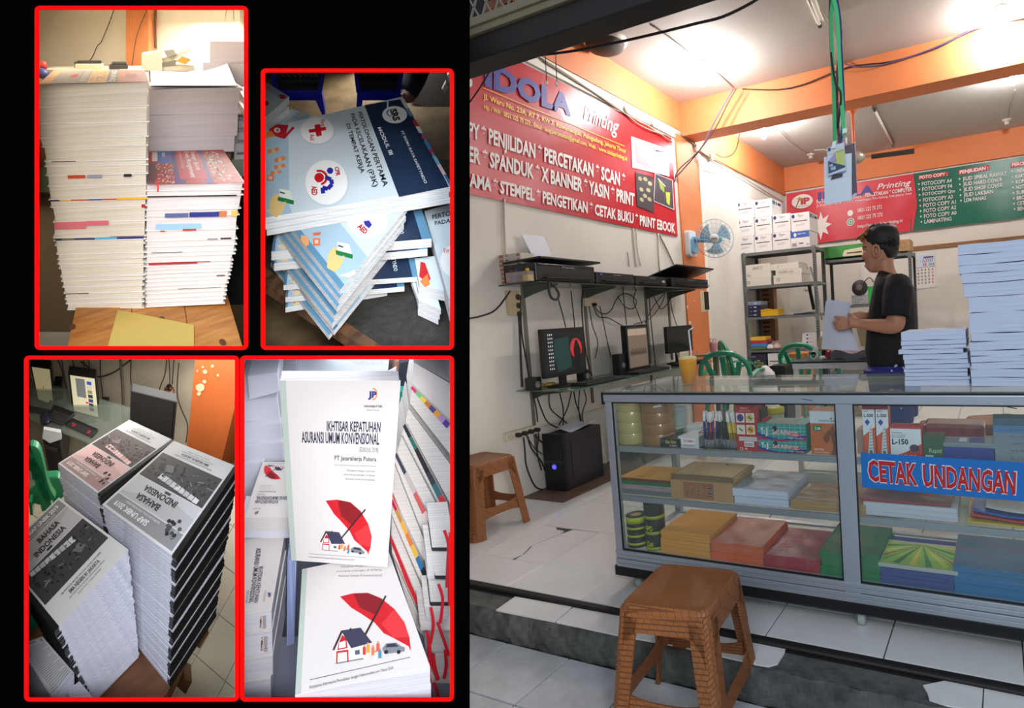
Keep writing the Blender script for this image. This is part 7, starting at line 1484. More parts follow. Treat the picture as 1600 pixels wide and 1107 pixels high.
def first_cover(z):
 p = pixpr(z); p.poly(LB, [(399,204),(450,191.5),(452.5,322),(456,333),(409,341)]).poly(NAVY, [A2(815,310),A2(1110,262),A2(1452,925),A2(1075,1000)]).poly((60,110,150),[A2(1110,262),A2(1125,290),(703,283),(703,292)])
 for k, (c, a, b_) in enumerate((((220,228,236),.0,.12),((120,150,190),.12,.22),((200,60,60),.27,.34),((240,240,240),.34,.42),((190,40,50),.46,.49),((60,130,190),.52,.62),((190,40,60),.62,.66),((120,180,210),.7,.8),((226,190,190),.8,.92))):
  x0, y0, x1, y1 = 630.5,153.5,703,283; f = lambda t, o: (x0+(x1-x0)*t+o, y0+(y1-y0)*t**1.0); p.up().poly(c, [f(a,0),f(a,-6),f(b_,-6),f(b_,0)]); p.lay -= 1
 p.lay = 1
 c1_ = A2(460,500); p.disc((200,212,220), c1_[0]+1.5, c1_[1]+2.5, 27, 21, 30).up().disc((246,246,246), *c1_, 26, 20.5, 30).up()
 p.poly((206,22,32), [A2(440,458),A2(482,452),A2(488,478),A2(524,472),A2(528,498),A2(490,504),A2(496,538),A2(455,546),A2(448,512),A2(400,518),A2(395,494),A2(444,486)])
 p.lay = 1; c2_ = A2(530,890); p.disc((200,212,220), c2_[0]+1.5, c2_[1]+3, 34, 36, 30).up().disc((246,246,246), *c2_, 33, 35, 32).up()
 p.disc((206,22,32), *A2(475,855), 7.5, 7.5).ring((206,22,32), *A2(475,855), 13.5, 9.5*1.3, .72, 16, -110, 75).disc((40,44,160), *A2(557,803), 5, 5).line((40,44,160), [A2(505,975),A2(500,930),A2(540,940),A2(572,905),A2(565,870),A2(520,850)], 6.5)
 tq(p, [A2(512,422),A2(520,470),A2(492,470),A2(484,424)], (206,22,32), 'First', 0, z=z, lay=3) if 0 else tq(p, [A2(484,420),A2(515,418),A2(519,468),A2(490,472)], (206,22,32), 'First', 1, z=z, lay=3)
 tq(p, [A2(404,530),A2(436,526),A2(440,572),A2(408,576)], (206,22,32), 'Aid', 1, z=z, lay=3)
 tq(p, [A2(590,775),A2(622,772),A2(636,840),A2(602,845)], (190,24,36), 'CPR', 1, .04, z=z, lay=3); tq(p, [A2(414,920),A2(456,915),A2(464,985),A2(420,990)], (190,24,36), 'AED', 1, .04, z=z, lay=3)
 tq(p, [A2(765,362),A2(795,358),A2(998,915),A2(958,925)], (24,30,40), 'PERTOLONGAN PERTAMA', 1, z=z); tq(p, [A2(710,376),A2(740,370),A2(922,915),A2(884,928)], (24,30,40), 'PADA KECELAKAAN (P3K)', 1, z=z); tq(p, [A2(676,452),A2(706,448),A2(820,815),A2(788,825)], (24,30,40), 'DI TEMPAT KERJA', 1, z=z)
 p.lay = 1; tq(p, [A2(912,478),A2(940,474),A2(1034,678),A2(1004,684)], (226,232,236), 'MODUL III', 1, z=z, lay=2); tq(p, [A2(1090,506),A2(1108,503),A2(1288,895),A2(1268,900)], (226,232,236), 'PT SIGMA RAYA SAFETYNDO', 1, .01, z=z, lay=2)
 p.lay = 2; c3_ = A2(1043,382); p.disc((240,244,246), *c3_, 19.5, 13.5, 28).rect((226,232,236), *A2(984,272), *A2(996,330)).up().ring((40,60,140), c3_[0]-4, c3_[1]-3, 9, 6, .8, 14, 100, 330); tq(p, [A2(1005,350),A2(1055,330),A2(1088,420),A2(1035,432)], (34,34,44), 'SRS', 1, .05, z=z, lay=4)
 p.lay = 1; p.poly((190,30,40), [A2(90,495),A2(150,455),A2(245,460),A2(215,565),A2(150,545)]).poly((190,30,40),[A2(275,470),A2(292,480),A2(215,565),A2(200,555)]).up().disc((240,226,220), *A2(160,498), 5, 4).disc((190,30,40), *A2(160,498), 3, 2.4).poly((226,140,70), [(413,208),A2(110,500),A2(150,545),(413,216)]); p.lay = 1
 for x, y, a in ((130,655,-20),(180,722,-30),(178,775,0),(150,818,25)): cx_, cy_ = A2(x,y); p.poly((226,140,90), [(cx_-9,cy_-2),(cx_+8,cy_-5+a*.05),(cx_+9,cy_),(cx_-8,cy_+4)]).up().rect((240,190,140), cx_-2.5, cy_-3.2, cx_+2.5, cy_+2.6); p.lay -= 1
 p.rect((226,130,100), *A2(82,836), *A2(134,880)).up().rect((240,200,180), *A2(95,845), *A2(122,870)); hand_card(p, A2(110,985), 1.1, 1)
 p.lay = 1; p.poly((230,224,220), [B2(80,35),B2(140,60),B2(180,72),B2(150,80),B2(76,44)]).disc((232,210,170), *B2(145,58), 6, 3.5); return p
QS1 = [(398,204),(628.6,151),(704.5,292.5),(408,342)]
for k in range(3):
 j = (0,-1.2,.8)[k]; q = [(x+j, y+(0 if k == 0 else 0)) for x, y in QS1] if k == 0 else [(398+j,214+8*k),(625+j,165+8*k),(703+j,292.5+9*k),(410+3*k+j,342+9.5*k)]
 mod_book(('large light blue first aid module with navy band topping the crossed pile','second module from the top of the crossed pile','third module from the top of the crossed pile')[k], q, H0-.0122*k, .012, first_cover if k == 0 else None)
def dia(bc, kl=1.45, kr=1.12, L=(-63,-79), R_=(93,-115)): return [(bc[0]+kl*L[0]+kr*R_[0], bc[1]+kl*L[1]+kr*R_[1]), (bc[0]+kr*R_[0], bc[1]+kr*R_[1]), bc, (bc[0]+kl*L[0], bc[1]+kl*L[1])]
def edge_band(q):
 def f(z):
  p = pixpr(z); b_, c, d = q[1], q[2], q[3]; m = lambda a, b_, t: (a[0]+(b_[0]-a[0])*t, a[1]+(b_[1]-a[1])*t)
  p.poly(LB2, [c, m(c,q[1],.06), (m(c,q[1],.06)[0]+d[0]-c[0], m(c,q[1],.06)[1]+d[1]-c[1]), d]); e = m(c,q[1],.06); g = m(c,q[1],.40); dd = (d[0]-c[0], d[1]-c[1]); p.poly(LB, [e, g, (g[0]+dd[0], g[1]+dd[1]), (e[0]+dd[0], e[1]+dd[1])])
  return p
 return f
def dia_cover(z):
 q = dia((532,453)); p = edge_band(q)(z); p.lay = 1; p.disc((244,244,246), *B2(840,130), 31, 25, 28); hand_card(p, B2(545,330), 1.15, 2)
 p.lay = 3; p.poly((40,44,160), [B2(808,125),B2(850,118),B2(872,150),B2(850,178),B2(820,155)]); tq(p, [B2(785,135),B2(845,195),B2(818,224),B2(758,170)], (190,24,36), 'AED', 0, .04, z=z, lay=4)
 p.rect((226,120,80), *B2(430,252), *B2(482,308)).up().rect((240,200,180), *B2(442,265), *B2(468,292)); p.lay = 3; p.poly((214,110,80), [B2(430,212),B2(490,205),B2(482,228),B2(432,232)]).poly((230,170,110), [B2(340,225),B2(395,245),B2(400,300),B2(375,315),B2(335,270)]).poly((238,228,200), [B2(625,530),B2(690,515),B2(745,490),B2(745,520),B2(700,545),B2(640,538)]); return p
z = H0-.0375; seq = [((532,453),.0125,'D'),((530,467),.012,'D'),((527,480),.012,'D'),
  ([(434,330),(650,300),(674.3,373),(424,393.5)],.020,'S'),([(434,350),(650,330),(668,389),(428,412)],.017,'S'),((523,494),.012,'D'),((519,506),.012,'D'),
  ([(450,398),(645,382),(657.5,432.5),(443,446)],.012,'S'),((522,517),.011,'D'),([(452,412),(625,400),(632,448),(446,465)],.012,'S'),((514,525),.010,'D'),([(452,440),(600,430),(605,455),(446,481)],.012,'S')]
def s_cover(q):
 def f(z):
  p = pixpr(z); m = lambda a, b_, t: (a[0]+(b_[0]-a[0])*t, a[1]+(b_[1]-a[1])*t); T, Rr = (q[0],q[1]), (q[3],q[2])
  p.poly(NAVY, [m(*T,.74),m(*T,.94),m(*Rr,.94),m(*Rr,.64)]).poly(LB2, [m(*T,.94),m(*T,1),m(*Rr,1),m(*Rr,.94)]).poly(LB, [m(*T,0),m(*T,.3),m(*Rr,.3),m(*Rr,0)]).poly(LB2, [m(*T,0),m(*T,.02),m(*Rr,.02),m(*Rr,0)])
  w_ = q[2][0]; p.up().disc((232,206,160), q[3][0]+17, q[3][1]-7, 6, 4, 10).poly((230,224,220), [(q[3][0]+6,q[3][1]-12),(q[3][0]+16,q[3][1]-8),(q[3][0]+14,q[3][1]-6)])
  e = m(*Rr,.80); tq(p, [(e[0]-4,e[1]-34),(e[0]+3,e[1]-35),(e[0]+7,e[1]-12),(e[0]+1,e[1]-11)], (214,222,228), 'ETYNDO', 1, z=z, lay=2); return p
 return f
for k, (q, th, kd) in enumerate(seq):
 if kd == 'D': qq = dia(q); mod_book(f'module turned cornerwise, {place_word(sum(1 for s in seq[:k+1] if s[2] == "D"))} of its kind in the crossed pile', qq, z, th, dia_cover if k == 0 else edge_band(qq))
 else: mod_book(f'module lying square, {place_word(sum(1 for s in seq[:k+1] if s[2] == "S"))} of its kind in the crossed pile', q, z, th, s_cover(q))
 z -= th+.0003
ZB2 = z-.001
# left pile, piece behind and right pile
mod_book('module on the left pile at the frame, red card print on its cover', [(372,138),(413,127),(452,151),(405,192)], H0-.06, .022, lambda z: (lambda p: (p.poly(LB,[(413,127.5),(452,151),(440,156),(405,134)]), p.up(), p.disc((226,140,90),420,137,4,2), p.poly((190,30,40),[(436,147),(446,149),(447,154),(438,155)]), p.poly((206,22,32),[(413,158),(418,158),(421,163),(416,165),(413,163)]), p)[-1])(pixpr(z)), group='first aid modules in the left pile')
mod_book('lower module of the left pile at the frame', [(372,158),(413,146),(452,168),(405,206)], H0-.083, .02, None, group='first aid modules in the left pile')
mod_book('module lying behind the crossed pile with orange prints', [(430,190),(455,170),(487,180),(470,196)], H0-.10, .02, lambda z: (lambda p: (p.poly(LB,[(466,172.5),(487,180),(474,190),(455,184)]), p.up(), p.disc((226,190,90),471,178,3,2), p)[-1])(pixpr(z)), group=None)
def rc(z):
 p = pixpr(z)
 tq(p, [(675,336),(704,329),(704,337),(676,343)], (24,30,40), 'PERTO', 0, z=z); tq(p, [(679,346),(704,341),(704,348),(680,352)], (24,30,40), 'PADA', 0, z=z); p.clip = lambda u, v: 704-u; p.disc((246,246,246),712,408,24,26,20); tq(p, [(693,389),(706,386),(706,394),(694,396)], (206,22,32), 'Firs', 0, .0, z=z, lay=2); return p
for k in range(3):
 mod_book(f'module in the right pile at the frame, {place_word(k+1)} of three', [(663+1.5*k,330+9*k),(706,319+9*k),(707,468+14*k),(701+1.5*k,466+14*k)], H0-.10-.02*k, .0195, rc if k == 0 else None, group='first aid modules in the right pile')
def redc(z):
 p = pixpr(z); p.poly((196,34,40), [(657,409),(664,411),(673,436),(667,443),(655,432)]).up().poly((226,130,70),[(656,440),(668,428),(672,445),(664,449)]); return p
for k in range(5):
 mod_book(f'module fanned between the piles, {place_word(k+1)} of five', [(648-3*k,404+6*k),(682,400+6*k),(697-2*k,455+8*k),(655-1.5*k,445+9*k)] if k < 2 else [(632+5*k,428+5*k),(676,430+5*k),(693-2*k,468+8*k),(655-.5*k,453+8*k)], H0-.13-.0125*k, .012, redc if k in (0,2) else None, group='fanned modules between the piles')
# bench, floor, chairs, foot
bz = ZB2; bt_ = thing('granite_bench', 'dark speckled bench with a worn wooden edge under the module piles', 'bench', at(600,520,'z',bz))
mb = MB(mat((62,62,58),.6,noise=.5,nscale=60,bump=.4,bscale=90)); mb.prism([p-Vector((0,0,.012)) for p in pq([(409,398),(409,413),(600,541.8),(708,541.8),(708,250),(440,250)], bz)], (0,0,.012)); part('slab', mb, bt_)
mb = MB(wood((122,86,56),(52,38,28),4,(9,2,9),.7)); mb.prism([p-Vector((0,0,.02)) for p in pq([(409,414),(409,440),(566,541.8),(600,541.8)], bz-.002)], (0,0,.02)); part('wooden_edge', mb, bt_)
fz = bz-.27; mb = MB(mat((134,112,78),.9,noise=.45,nscale=14,bump=.5,bscale=60)); P = pq([(405,540.5),(712,540.5),(712,95),(405,95)], fz); mb.add(P, [(0,1,2,3)]); solo('shop_floor', mb, 'worn tan concrete floor patch beneath the blue chairs and bench', 'floor')
mbl, mdk = mat((22,36,170),.4), mat((26,22,34),.6)
def blue_chair(lab, ox, w_, y, red):
 t = thing('blue_chair', lab, 'chair', at(ox, 180, 'y', y)); f = lambda x, yy: (ox+x*w_, 113+yy)
 mb = MB(mbl); upr(mb, [f(-.5,-8),f(-.42,-8),f(-.36,32),f(-.44,32)], y, .03); upr(mb, [f(.42,-8),f(.5,-8),f(.42,32),f(.34,32)], y, .03); upr(mb, [f(-.44,30),f(.42,30),f(.36,36),f(-.40,36)], y, .03); part('back_frame', mb, t)
 part('back_panel', upr(MB(mdk), [f(-.42,-8),f(.42,-8),f(.36,32),f(-.36,32)], y+.012, .004), t)
 for r in range(4):
  mb = MB(mdk if r % 2 else mat((60,26,60) if red else (40,36,60),.6))
  for c in range(8):
   x0 = -.4+.1*c; upr(mb, [f(x0,-6+9*r),f(x0+.05,-2+9*r),f(x0+.1,-6+9*r),f(x0+.1,-3+9*r),f(x0+.05,1+9*r),f(x0,-3+9*r)], y+.004, .004)
  part('woven_band', mb, t, kind='stuff')
 for a, b_ in ((-.42,-.30),(.25,.42)): part('leg', upr(MB(mbl), [f(a,33),f(b_,33),f(b_+.06 if a > 0 else b_-.05,66),f(b_-.0 if a > 0 else a-.02,66)], y+.01, .03), t)
 part('seat', upr(MB(mbl), [f(-.38,34),f(.40,34),f(.36,44),f(-.34,44)], y+.02, .10), t)
blue_chair('left blue plastic chair with woven dark back, behind the modules', 466, 88, 1.86, False); blue_chair('right blue plastic chair with woven back showing red threads', 592, 80, 1.80, True)
t = thing('bystander', 'lower leg and bare foot of somebody in dark jeans behind the modules', 'person', at(640,155,'y',1.9)); part('trouser_leg', MB(mat((26,38,56),.8)).tube([at(652,90,'y',1.9), at(645,120,'y',1.9), at(637,142,'y',1.9)], [.055,.045,.036], 12), t)
part('foot', MB(mat((128,84,60),.6)).tube(smooth([at(641,136,'y',1.90), at(640,144,'y',1.89), at(634,149,'y',1.87), at(627,152,'y',1.85)]), [.03,.03,.03,.03,.028,.027,.026,.024,.022,.02,.018,.016,.012], 10), t)
for k in range(5): part('toe', MB(mat((134,90,66),.6)).tube([at(631-.8*k,150.5+.7*k-1.5,'y',1.85), at(625-.6*k,152+.8*k-1.5,'y',1.84)], [.009,.006], 6), t)
mb = MB(mat((40,26,20),.7)); upr(mb, [(622,105),(712,105),(712,182),(640,160)], 2.02, .05); solo('dark_cupboard', mb, 'dark brown cupboard base at the top right behind the chairs', 'cupboard')
for k, pts in enumerate(([(704,112),(699,118),(701,128),(706,128)], [(697,128),(691,140),(695,146),(700,138)])): solo('torn_wrapper', upr(MB(mat((196,190,190),.5)), pts, 1.98, .01), ('upper','lower')[k]+' crumpled white wrapper at the top right frame corner', 'wrapper')
# ================================================================== showcase 3: stacks of exam booklets
def C5(x, y): return (30+x/3.954, 550+y/3.954)
def C6(x, y): return (30+x/3.857, 820+y/3.857)
case(2, 2.28, mat((150,142,126), .9), rise=9); case_fill(205, 553, 1.72, .46, .7, 5.5); G3 = frame(205, -195); setfr(G3)
HT3, HB3 = -1.466, -1.756; m_p3 = stripes((206,208,222),(166,168,186),520); m_sp = mat((20,18,20),.5)
rc3 = random.Random(9)
def exam_cover(q, z, tint, base, sma=True):          # q = px corners (0,0)(1,0)(1,1)(0,1) of the printed page
 p = Print(pixmap(q, 'z', z, .0006)); g = lambda v: tuple(min(255, int(v*t)) for t in tint)
 p.rect((214,214,216),.0,.0,1,1).up().rect(g(150),.02,.02,.97,.16).rect(g(190),.02,.17,.97,.41).rect(g(70),.02,.42,.97,.78).up()
 p.poly(g(206), [(.02,.30),(.3,.34),(.97,.20),(.97,.41),(.02,.41)]); p.up()
 for k in range(9): p.poly(g((230,216,200,222)[k % 4]), [(.10+.07*k,.43+.006*k),(.165+.07*k,.43+.006*k),(.16+.07*k,.485+.008*k),(.10+.07*k,.475+.008*k)])
 for k in range(70): u, v = rc3.uniform(.04,.95), .5+.22*rc3.random()**1.5; p.disc(g(rc3.choice((40,52,30,90))), u, v, .014, .014, 6)
 for k in range(9): u, v = rc3.uniform(.1,.9), rc3.uniform(.5,.7); p.line(g(180), [(u,v),(u+rc3.uniform(-.12,.12),v+rc3.uniform(-.04,.04))], .005)
 p.poly(g(120), [(.6,.60),(.72,.58),(.76,.66),(.66,.68)]).up()
 p.text((236,236,236) if tint[0] > 1 else (240,240,240),'SIAP UNBK 2019',.40,.055,.90,.105,.02)
 p.text((226,226,226),'KUMPULAN SOAL DAN PEMBAHASAN',.30,.125,.8,.145,.0).text((44,34,36),'BAHASA',.42,.20,.76,.265,.03).text((44,34,36),'INDONESIA',.28,.30,.76,.365,.03).rect((50,50,54),.42,.375,.5,.40)
 for k in range(16): p.disc(g(rc3.choice((90,60,170,40))), .08+.16*rc3.random(), .10+.14*rc3.random(), .022, .018, 7)
 for k, (s, w_) in enumerate((('TIM PENYUSUN MATERI DAN SOAL BAHASA INDONESIA',.6),('SMA NEGERI 81 JAKARTA',.44),('Jalan Kartika Eka Paksi Kompleks Kodam Jatiwaringin Makasar',.52),('Jakarta Timur, Telepon 8629760',.34))): p.text((70,70,76), s, .5-w_/2, (.815,.845,.895,.925)[k], .5+w_/2, (.83,.88,.91,.94)[k], .01 if k != 1 else .03)
 return p
def stack3(name, T, Bq, n, spine, cov, tint, z0=HT3, z1=HB3):
 """T, Bq: pixel corners L Back R F of the top and bottom; spine = which edge carries the black tape"""
 for k in range(n):
  a, b_ = k/n, (k+1)/n; j = (rc3.uniform(-1.3,1.3), rc3.uniform(-.8,.8)) if k else (0,0)
  q = [(t[0]+(u[0]-t[0])*a+j[0], t[1]+(u[1]-t[1])*a+j[1]) for t, u in zip(T, Bq)]; z = z0+(z1-z0)*a; th = (z0-z1)/n
  t = thing('exam_booklet', f'black-taped booklet, {place_word(k+1)} in the {name}' if k else f'{cov} booklet, topmost in the {name}', 'booklet', at(*q[3],'z',z-th), f'booklets in the {name}')
  mb = MB(m_p3); slab(mb, q, z-.0003, th-.0007); part('pages', mb, t)
  i0, i1, i2, i3 = spine; m = lambda a_, b2, s: (a_[0]+(b2[0]-a_[0])*s, a_[1]+(b2[1]-a_[1])*s); A_, B_, A3, B3 = q[i0], q[i1], m(q[i0],q[i3],.055), m(q[i1],q[i2],.055)
  o1 = m(A_,q[i3],-.006), m(B_,q[i2],-.006); sq = [o1[0], o1[1], B3, A3]
  if k % 6 != 4: mb = MB(m_sp); slab(mb, sq, z+.0002, th*.82); part('spine_tape', mb, t)
  if k == 0:
   uv = {'F': [q[3], q[0], q[1], q[2]], 'L': [q[0], q[1], q[2], q[3]]}['F' if spine[0] == 3 else 'L']; mm = lambda a_, b2, s: (a_[0]+(b2[0]-a_[0])*s, a_[1]+(b2[1]-a_[1])*s)
   qq = [mm(uv[0],uv[1],.06), uv[1], uv[2], mm(uv[3],uv[2],.06)]; part('cover_print', exam_cover(qq, z+.0003, tint, None).mb, t)
stack3('stack under the rear monitor', [(90.7,724.5),(202,656.2),(272,688.6),(156.5,774)], [(122,890),(205,800),(262,840),(190,960)], 40, (3,2,1,0), 'reddish grey printed', (1.12,.92,.92), z0=HT3, z1=HB3)
stack3('tall right booklet stack', [(159.5,789),(271.5,689),(372,730),(275,873)], [(205,1000),(276,900),(336,965),(264.6,1075)], 50, (3,2,1,0), 'dark grey printed', (.95,.95,.98))
stack3('front left booklet stack', [(-5,872),(92,777.6),(200.6,859),(85.7,986)], [(70,990),(140,935),(218,1027),(144,1102)], 46, (0,3,2,1), 'black and white printed', (.9,.9,.92), z0=HT3-.02, z1=HB3)
# page stack at the lower left, table, floor
q = [(28,1008),(66,995),(116,1052),(84,1096)]; t = thing('page_stack', 'stack of densely printed pages at the lower left corner of the booklet showcase', 'paper', at(*q[3],'z',-1.70)); mb = MB(m_p3); slab(mb, q, -1.64, .10); part('pages', mb, t)
p = Print(pixmap([q[0],q[1],q[2],q[3]],'z',-1.64,.0006)); p.rect((206,208,216),.03,.03,.97,.97).up()
for k in range(24): p.rect((150,152,160),.1,.16+.033*k,.9-.3*(k % 5 == 4),.172+.033*k)
p.rect((60,60,66),.2,.06,.6,.075).rect((130,130,136),.8,.04,.9,.12); part('print', p.mb, t)
q = [(104,1080),(124,1065),(150,1096),(120,1110)]; t = thing('page_stack', 'small corner of a white page stack at the bottom of the booklet showcase', 'paper', at(*q[3],'z',-1.70)); mb = MB(m_p3); slab(mb, q, -1.66, .09); part('pages', mb, t)
tb3 = thing('low_table', 'brown wooden table carrying the stacks of exam booklets', 'table', at(220,1060,'z',HB3)); wd3 = wood((120,78,48),(84,52,32),4,(7,1,7),.5)
mb = MB(wd3); slab(mb, [(90,900),(330,880),(345,962),(250,1096)], HB3-.001, .03) if 0 else mb.prism([p_-Vector((0,0,.03)) for p_ in pq([(44,1094),(46,985),(130,900),(300,890),(322,950),(262,1082),(250,1094)], HB3-.001)], (0,0,.029)); part('table_top', mb, tb3)
for pts in ([(322,985),(326,990),(312,1014),(306,1010)], [(278,1066),(296,1020),(304,1000),(312,960),(302,958),(270,1046)], [(275,1072),(288,1062),(300,1066),(290,1086)]): part('leg', upr(MB(wd3), pts, 1.36, .03), tb3)
for k, (pts, c, lab) in enumerate((([(44,962),(56,958),(62,975),(44,992)], (0,112,84), 'green piece of a chair at the lower left frame'), ([(44,1000),(52,992),(56,1004),(44,1016)], (40,170,60), 'bright green packet at the left frame above the page stack'))): solo(('chair_piece','packet')[k], upr(MB(mat(c,.4)), pts, 1.30, .03), lab, ('chair','packet')[k])
fl3 = thing('tile_floor', 'beige tiled floor below and beside the booklet table', 'floor', at(330,1080,'z',-2.0)); zf = -2.02; mt3 = mat((206,198,178),.3,noise=.1,nscale=8)
e1 = at(305,1025,'z',zf)-at(352,1065,'z',zf); o_ = at(352,1065,'z',zf); a_ = at(367,1032,'z',zf)-o_; ux_, uy_ = (at(307,1026,'z',zf)-o_), (at(386,996,'z',zf)-o_)
mb = MB(mat((90,80,66),.9)); mb.add(pq([(38,1091),(372,1091),(372,737),(38,737)], zf-.006), [(0,1,2,3)]); part('grout_bed', mb, fl3)
lim = [at(x,y,'z',zf) for x, y in ((40,1090),(371,1090),(371,630),(40,630))]
def topx(p_): v = FR.w(p_)-EYE; d = v.dot(cam_fwd); return d, PCX+FPX*v.dot(cam_right)/d, PCY+FPX*v.dot(cam_down)/d
def clip4(c4):                                     # tiles are cut along the sides of the showcase
 P = [topx(p_) for p_ in c4]
 if min(p_[0] for p_ in P) < .3: return []
 P = [p_[1:] for p_ in P]
 for f in (lambda a: a[0]-38, lambda a: 373-a[0], lambda a: a[1]-737, lambda a: 1093-a[1]):
  out = []
  for a, b_ in zip(P, P[1:]+P[:1]):
   if f(a) > 0: out.append(a)
   if f(a)*f(b_) < 0: t = f(a)/(f(a)-f(b_)); out.append((a[0]+(b_[0]-a[0])*t, a[1]+(b_[1]-a[1])*t))
  P = out
  if not P: return []
 return pq(P, zf)
for i in range(-6, 14):
 for j in range(-6, 12):
  c4 = [o_+ux_*(i+a)+uy_*(j+b_) for a, b_ in ((.01,.01),(.99,.01),(.99,.99),(.01,.99))]
  c4 = clip4(c4)
  if len(c4) > 2: part('tile', MB(mt3).prism([p_-Vector((0,0,.005)) for p_ in c4], (0,0,.005)), fl3)
# wall, column, desk and monitors
YW = 2.16; setfr(CF); mb = MB(mat((214,202,178),.8,noise=.12,nscale=4)); a, b_ = cp(38,760,YW), cp(372,560,YW); mb.box((a.x,YW,a.z-.3),(b_.x,YW+.03,b_.z)); solo('wall_panel', mb, 'dirty cream wall panel behind the monitors and booklet stacks', 'wall')
t = solo('column', upr(MB(mat((206,106,48),.6,noise=.15,nscale=6)), [(305,563),(369,563),(366,640),(345,726),(292,700),(298,640)], 2.08, .06), 'orange painted column with peeling paint behind the right booklet stack', 'column'); mb = MB(mat((216,196,160),.8))
for x, y, r in ((1148,125,10),(1194,88,8),(1115,220,20),(1145,187,9),(1110,260,10),(1228,145,6),(1135,95,5),(1100,118,4)): c_ = at(*C5(x,y),'y',2.078); mb.add([c_+Vector((r*.0008*math.cos(a)*rc3.uniform(.7,1.3),0,r*.0008*math.sin(a)*rc3.uniform(.7,1.3))) for a in [k*.7 for k in range(9)]], [tuple(range(9))])
part('peeled_paint', mb, t, kind='stuff')
setfr(G3); dz3 = at(120,688,'y',1.78).z; ds = thing('glass_desk', 'glass desk with monitors and keyboards behind the booklet stacks', 'desk', at(120,690,'y',1.8)); mb = MB(glass((140,150,140),.3,.05)); mb.prism([p_-Vector((0,0,.006)) for p_ in pq([(40,650),(139,692),(215,668),(215,640),(40,590)], dz3)], (0,0,.006)); part('desk_plate', mb, ds)
def mon3(lab, q, y, draw):
 t = thing('computer_monitor', lab, 'monitor', at(*q[3],'y',y)); part('housing', upr(MB(m_blk), q, y, .03), t, .003); c = (sum(a for a, b_ in q)/4, sum(b_ for a, b_ in q)/4); iq = [(c[0]+(a-c[0])*.87, c[1]+(b_-c[1])*.90) for a, b_ in q]
 p = Print(pixmap(iq, 'y', y-.001, .001)); draw(p); part('screen', p.mb, t); bx, by = (q[2][0]+q[3][0])/2, (q[2][1]+q[3][1])/2; part('stand', upr(MB(m_blk), [(bx-4,by-2),(bx+4,by-2),(bx+6,by+7),(bx-6,by+7)], y+.01, .02), t); part('stand_foot', upr(MB(m_blk), [(bx-12,by+6),(bx+12,by+5),(bx+14,by+11),(bx-11,by+12)], y-.01, .05), t)
mon3('left monitor of the booklet showcase with a plain beige screen', [(47,570.5),(79,575),(86,636),(59,627)], 1.96, lambda p: p.rect(em((170,160,124),.5),0,0,1,1).up().disc((120,120,90),.5,.52,.03,.03))
mon3('middle monitor of the booklet showcase showing a web page with photos', [(106,583),(150,589),(157,656),(113.5,645)], 1.90, lambda p: [p.rect(em((206,200,170),.6),0,0,1,1).up().rect(em((120,124,124),.4),.22,.06,.6,.56)]+[p.rect(em(c,.4),.68,.1+.115*k,.86,.19+.115*k) for k, c in enumerate(((40,90,200),(206,200,170),(150,140,110),(60,60,60),(60,80,130),(40,50,60),(90,70,120)))]+[p.rect(em((200,50,40),.5),.55,.66,.67,.7)])
mon3('black switched-off monitor behind the rear booklet stack', [(204.5,611),(277,628.5),(271.5,690),(203,660)], 1.84, lambda p: p.rect((14,12,12),0,0,1,1))
def desk_slab(name, lab, cat, q, th, c, dots=None):
 t = thing(name, lab, cat, pq(q,dz3)[3]); mb = MB(mat(c,.45)); mb.prism([p_ for p_ in pq(q, dz3)], (0,0,th)); part('base', mb, t, .002); mb = MB(mat((44,44,48),.5)); p = Print(pixmap([(a, b_) for a, b_ in q], 'z', dz3+th, .0008), mb)
 for i in range(4):
  for k in range(12): p.rect((190,40,40) if dots and (i, k) in ((1,2),(2,2),(1,1),(2,9),(1,9)) else (50,50,54), .04+.078*k, .10+.21*i, .10+.078*k, .26+.21*i)
 part('keys', mb, t, kind='stuff')
desk_slab('keyboard','black and red gaming keyboard on the desk beside the rear booklet stack','keyboard',[C5(330,422),C5(490,492),C5(450,535),C5(278,455)],.008,(24,22,22),True); desk_slab('keyboard','dark keyboard at the left frame below the left monitor','keyboard',[C5(60,345),C5(200,372),C5(185,398),C5(55,372)],.008,(34,34,36)); desk_slab('keyboard','flat black keyboard between the left and middle monitors of the booklet scene','keyboard',[C5(215,345),C5(345,395),C5(270,458),C5(172,425)],.012,(22,22,24))
solo('computer_mouse', MB(mat((30,32,60),.4)).lathe(at(*C5(165,418),'z',dz3), [(.02,0),(.02,.008),(.006,.016)], 12), 'dark blue mouse on the desk edge below the keyboards', 'mouse')
for k, (x, y, lab) in enumerate(((532,432,'black speaker right of the middle monitor in the booklet scene'),(238,300,'dark speaker behind the left monitor in the booklet scene'))):
 c_ = C5(x,y); t = thing('desk_speaker', lab, 'speaker', at(*c_,'y',1.92)); part('cabinet', upr(MB(m_blk), [(c_[0]-6.5,c_[1]-23),(c_[0]+6,c_[1]-22),(c_[0]+7,c_[1]),(c_[0]-6,c_[1])], 1.9+.08*k, .04), t, .003); part('driver', upr(MB(mat((50,50,54),.4)), [(c_[0]+3*math.cos(a),c_[1]-9+3*math.sin(a)) for a in [k2*.785 for k2 in range(8)]], 1.895+.08*k, .004), t)
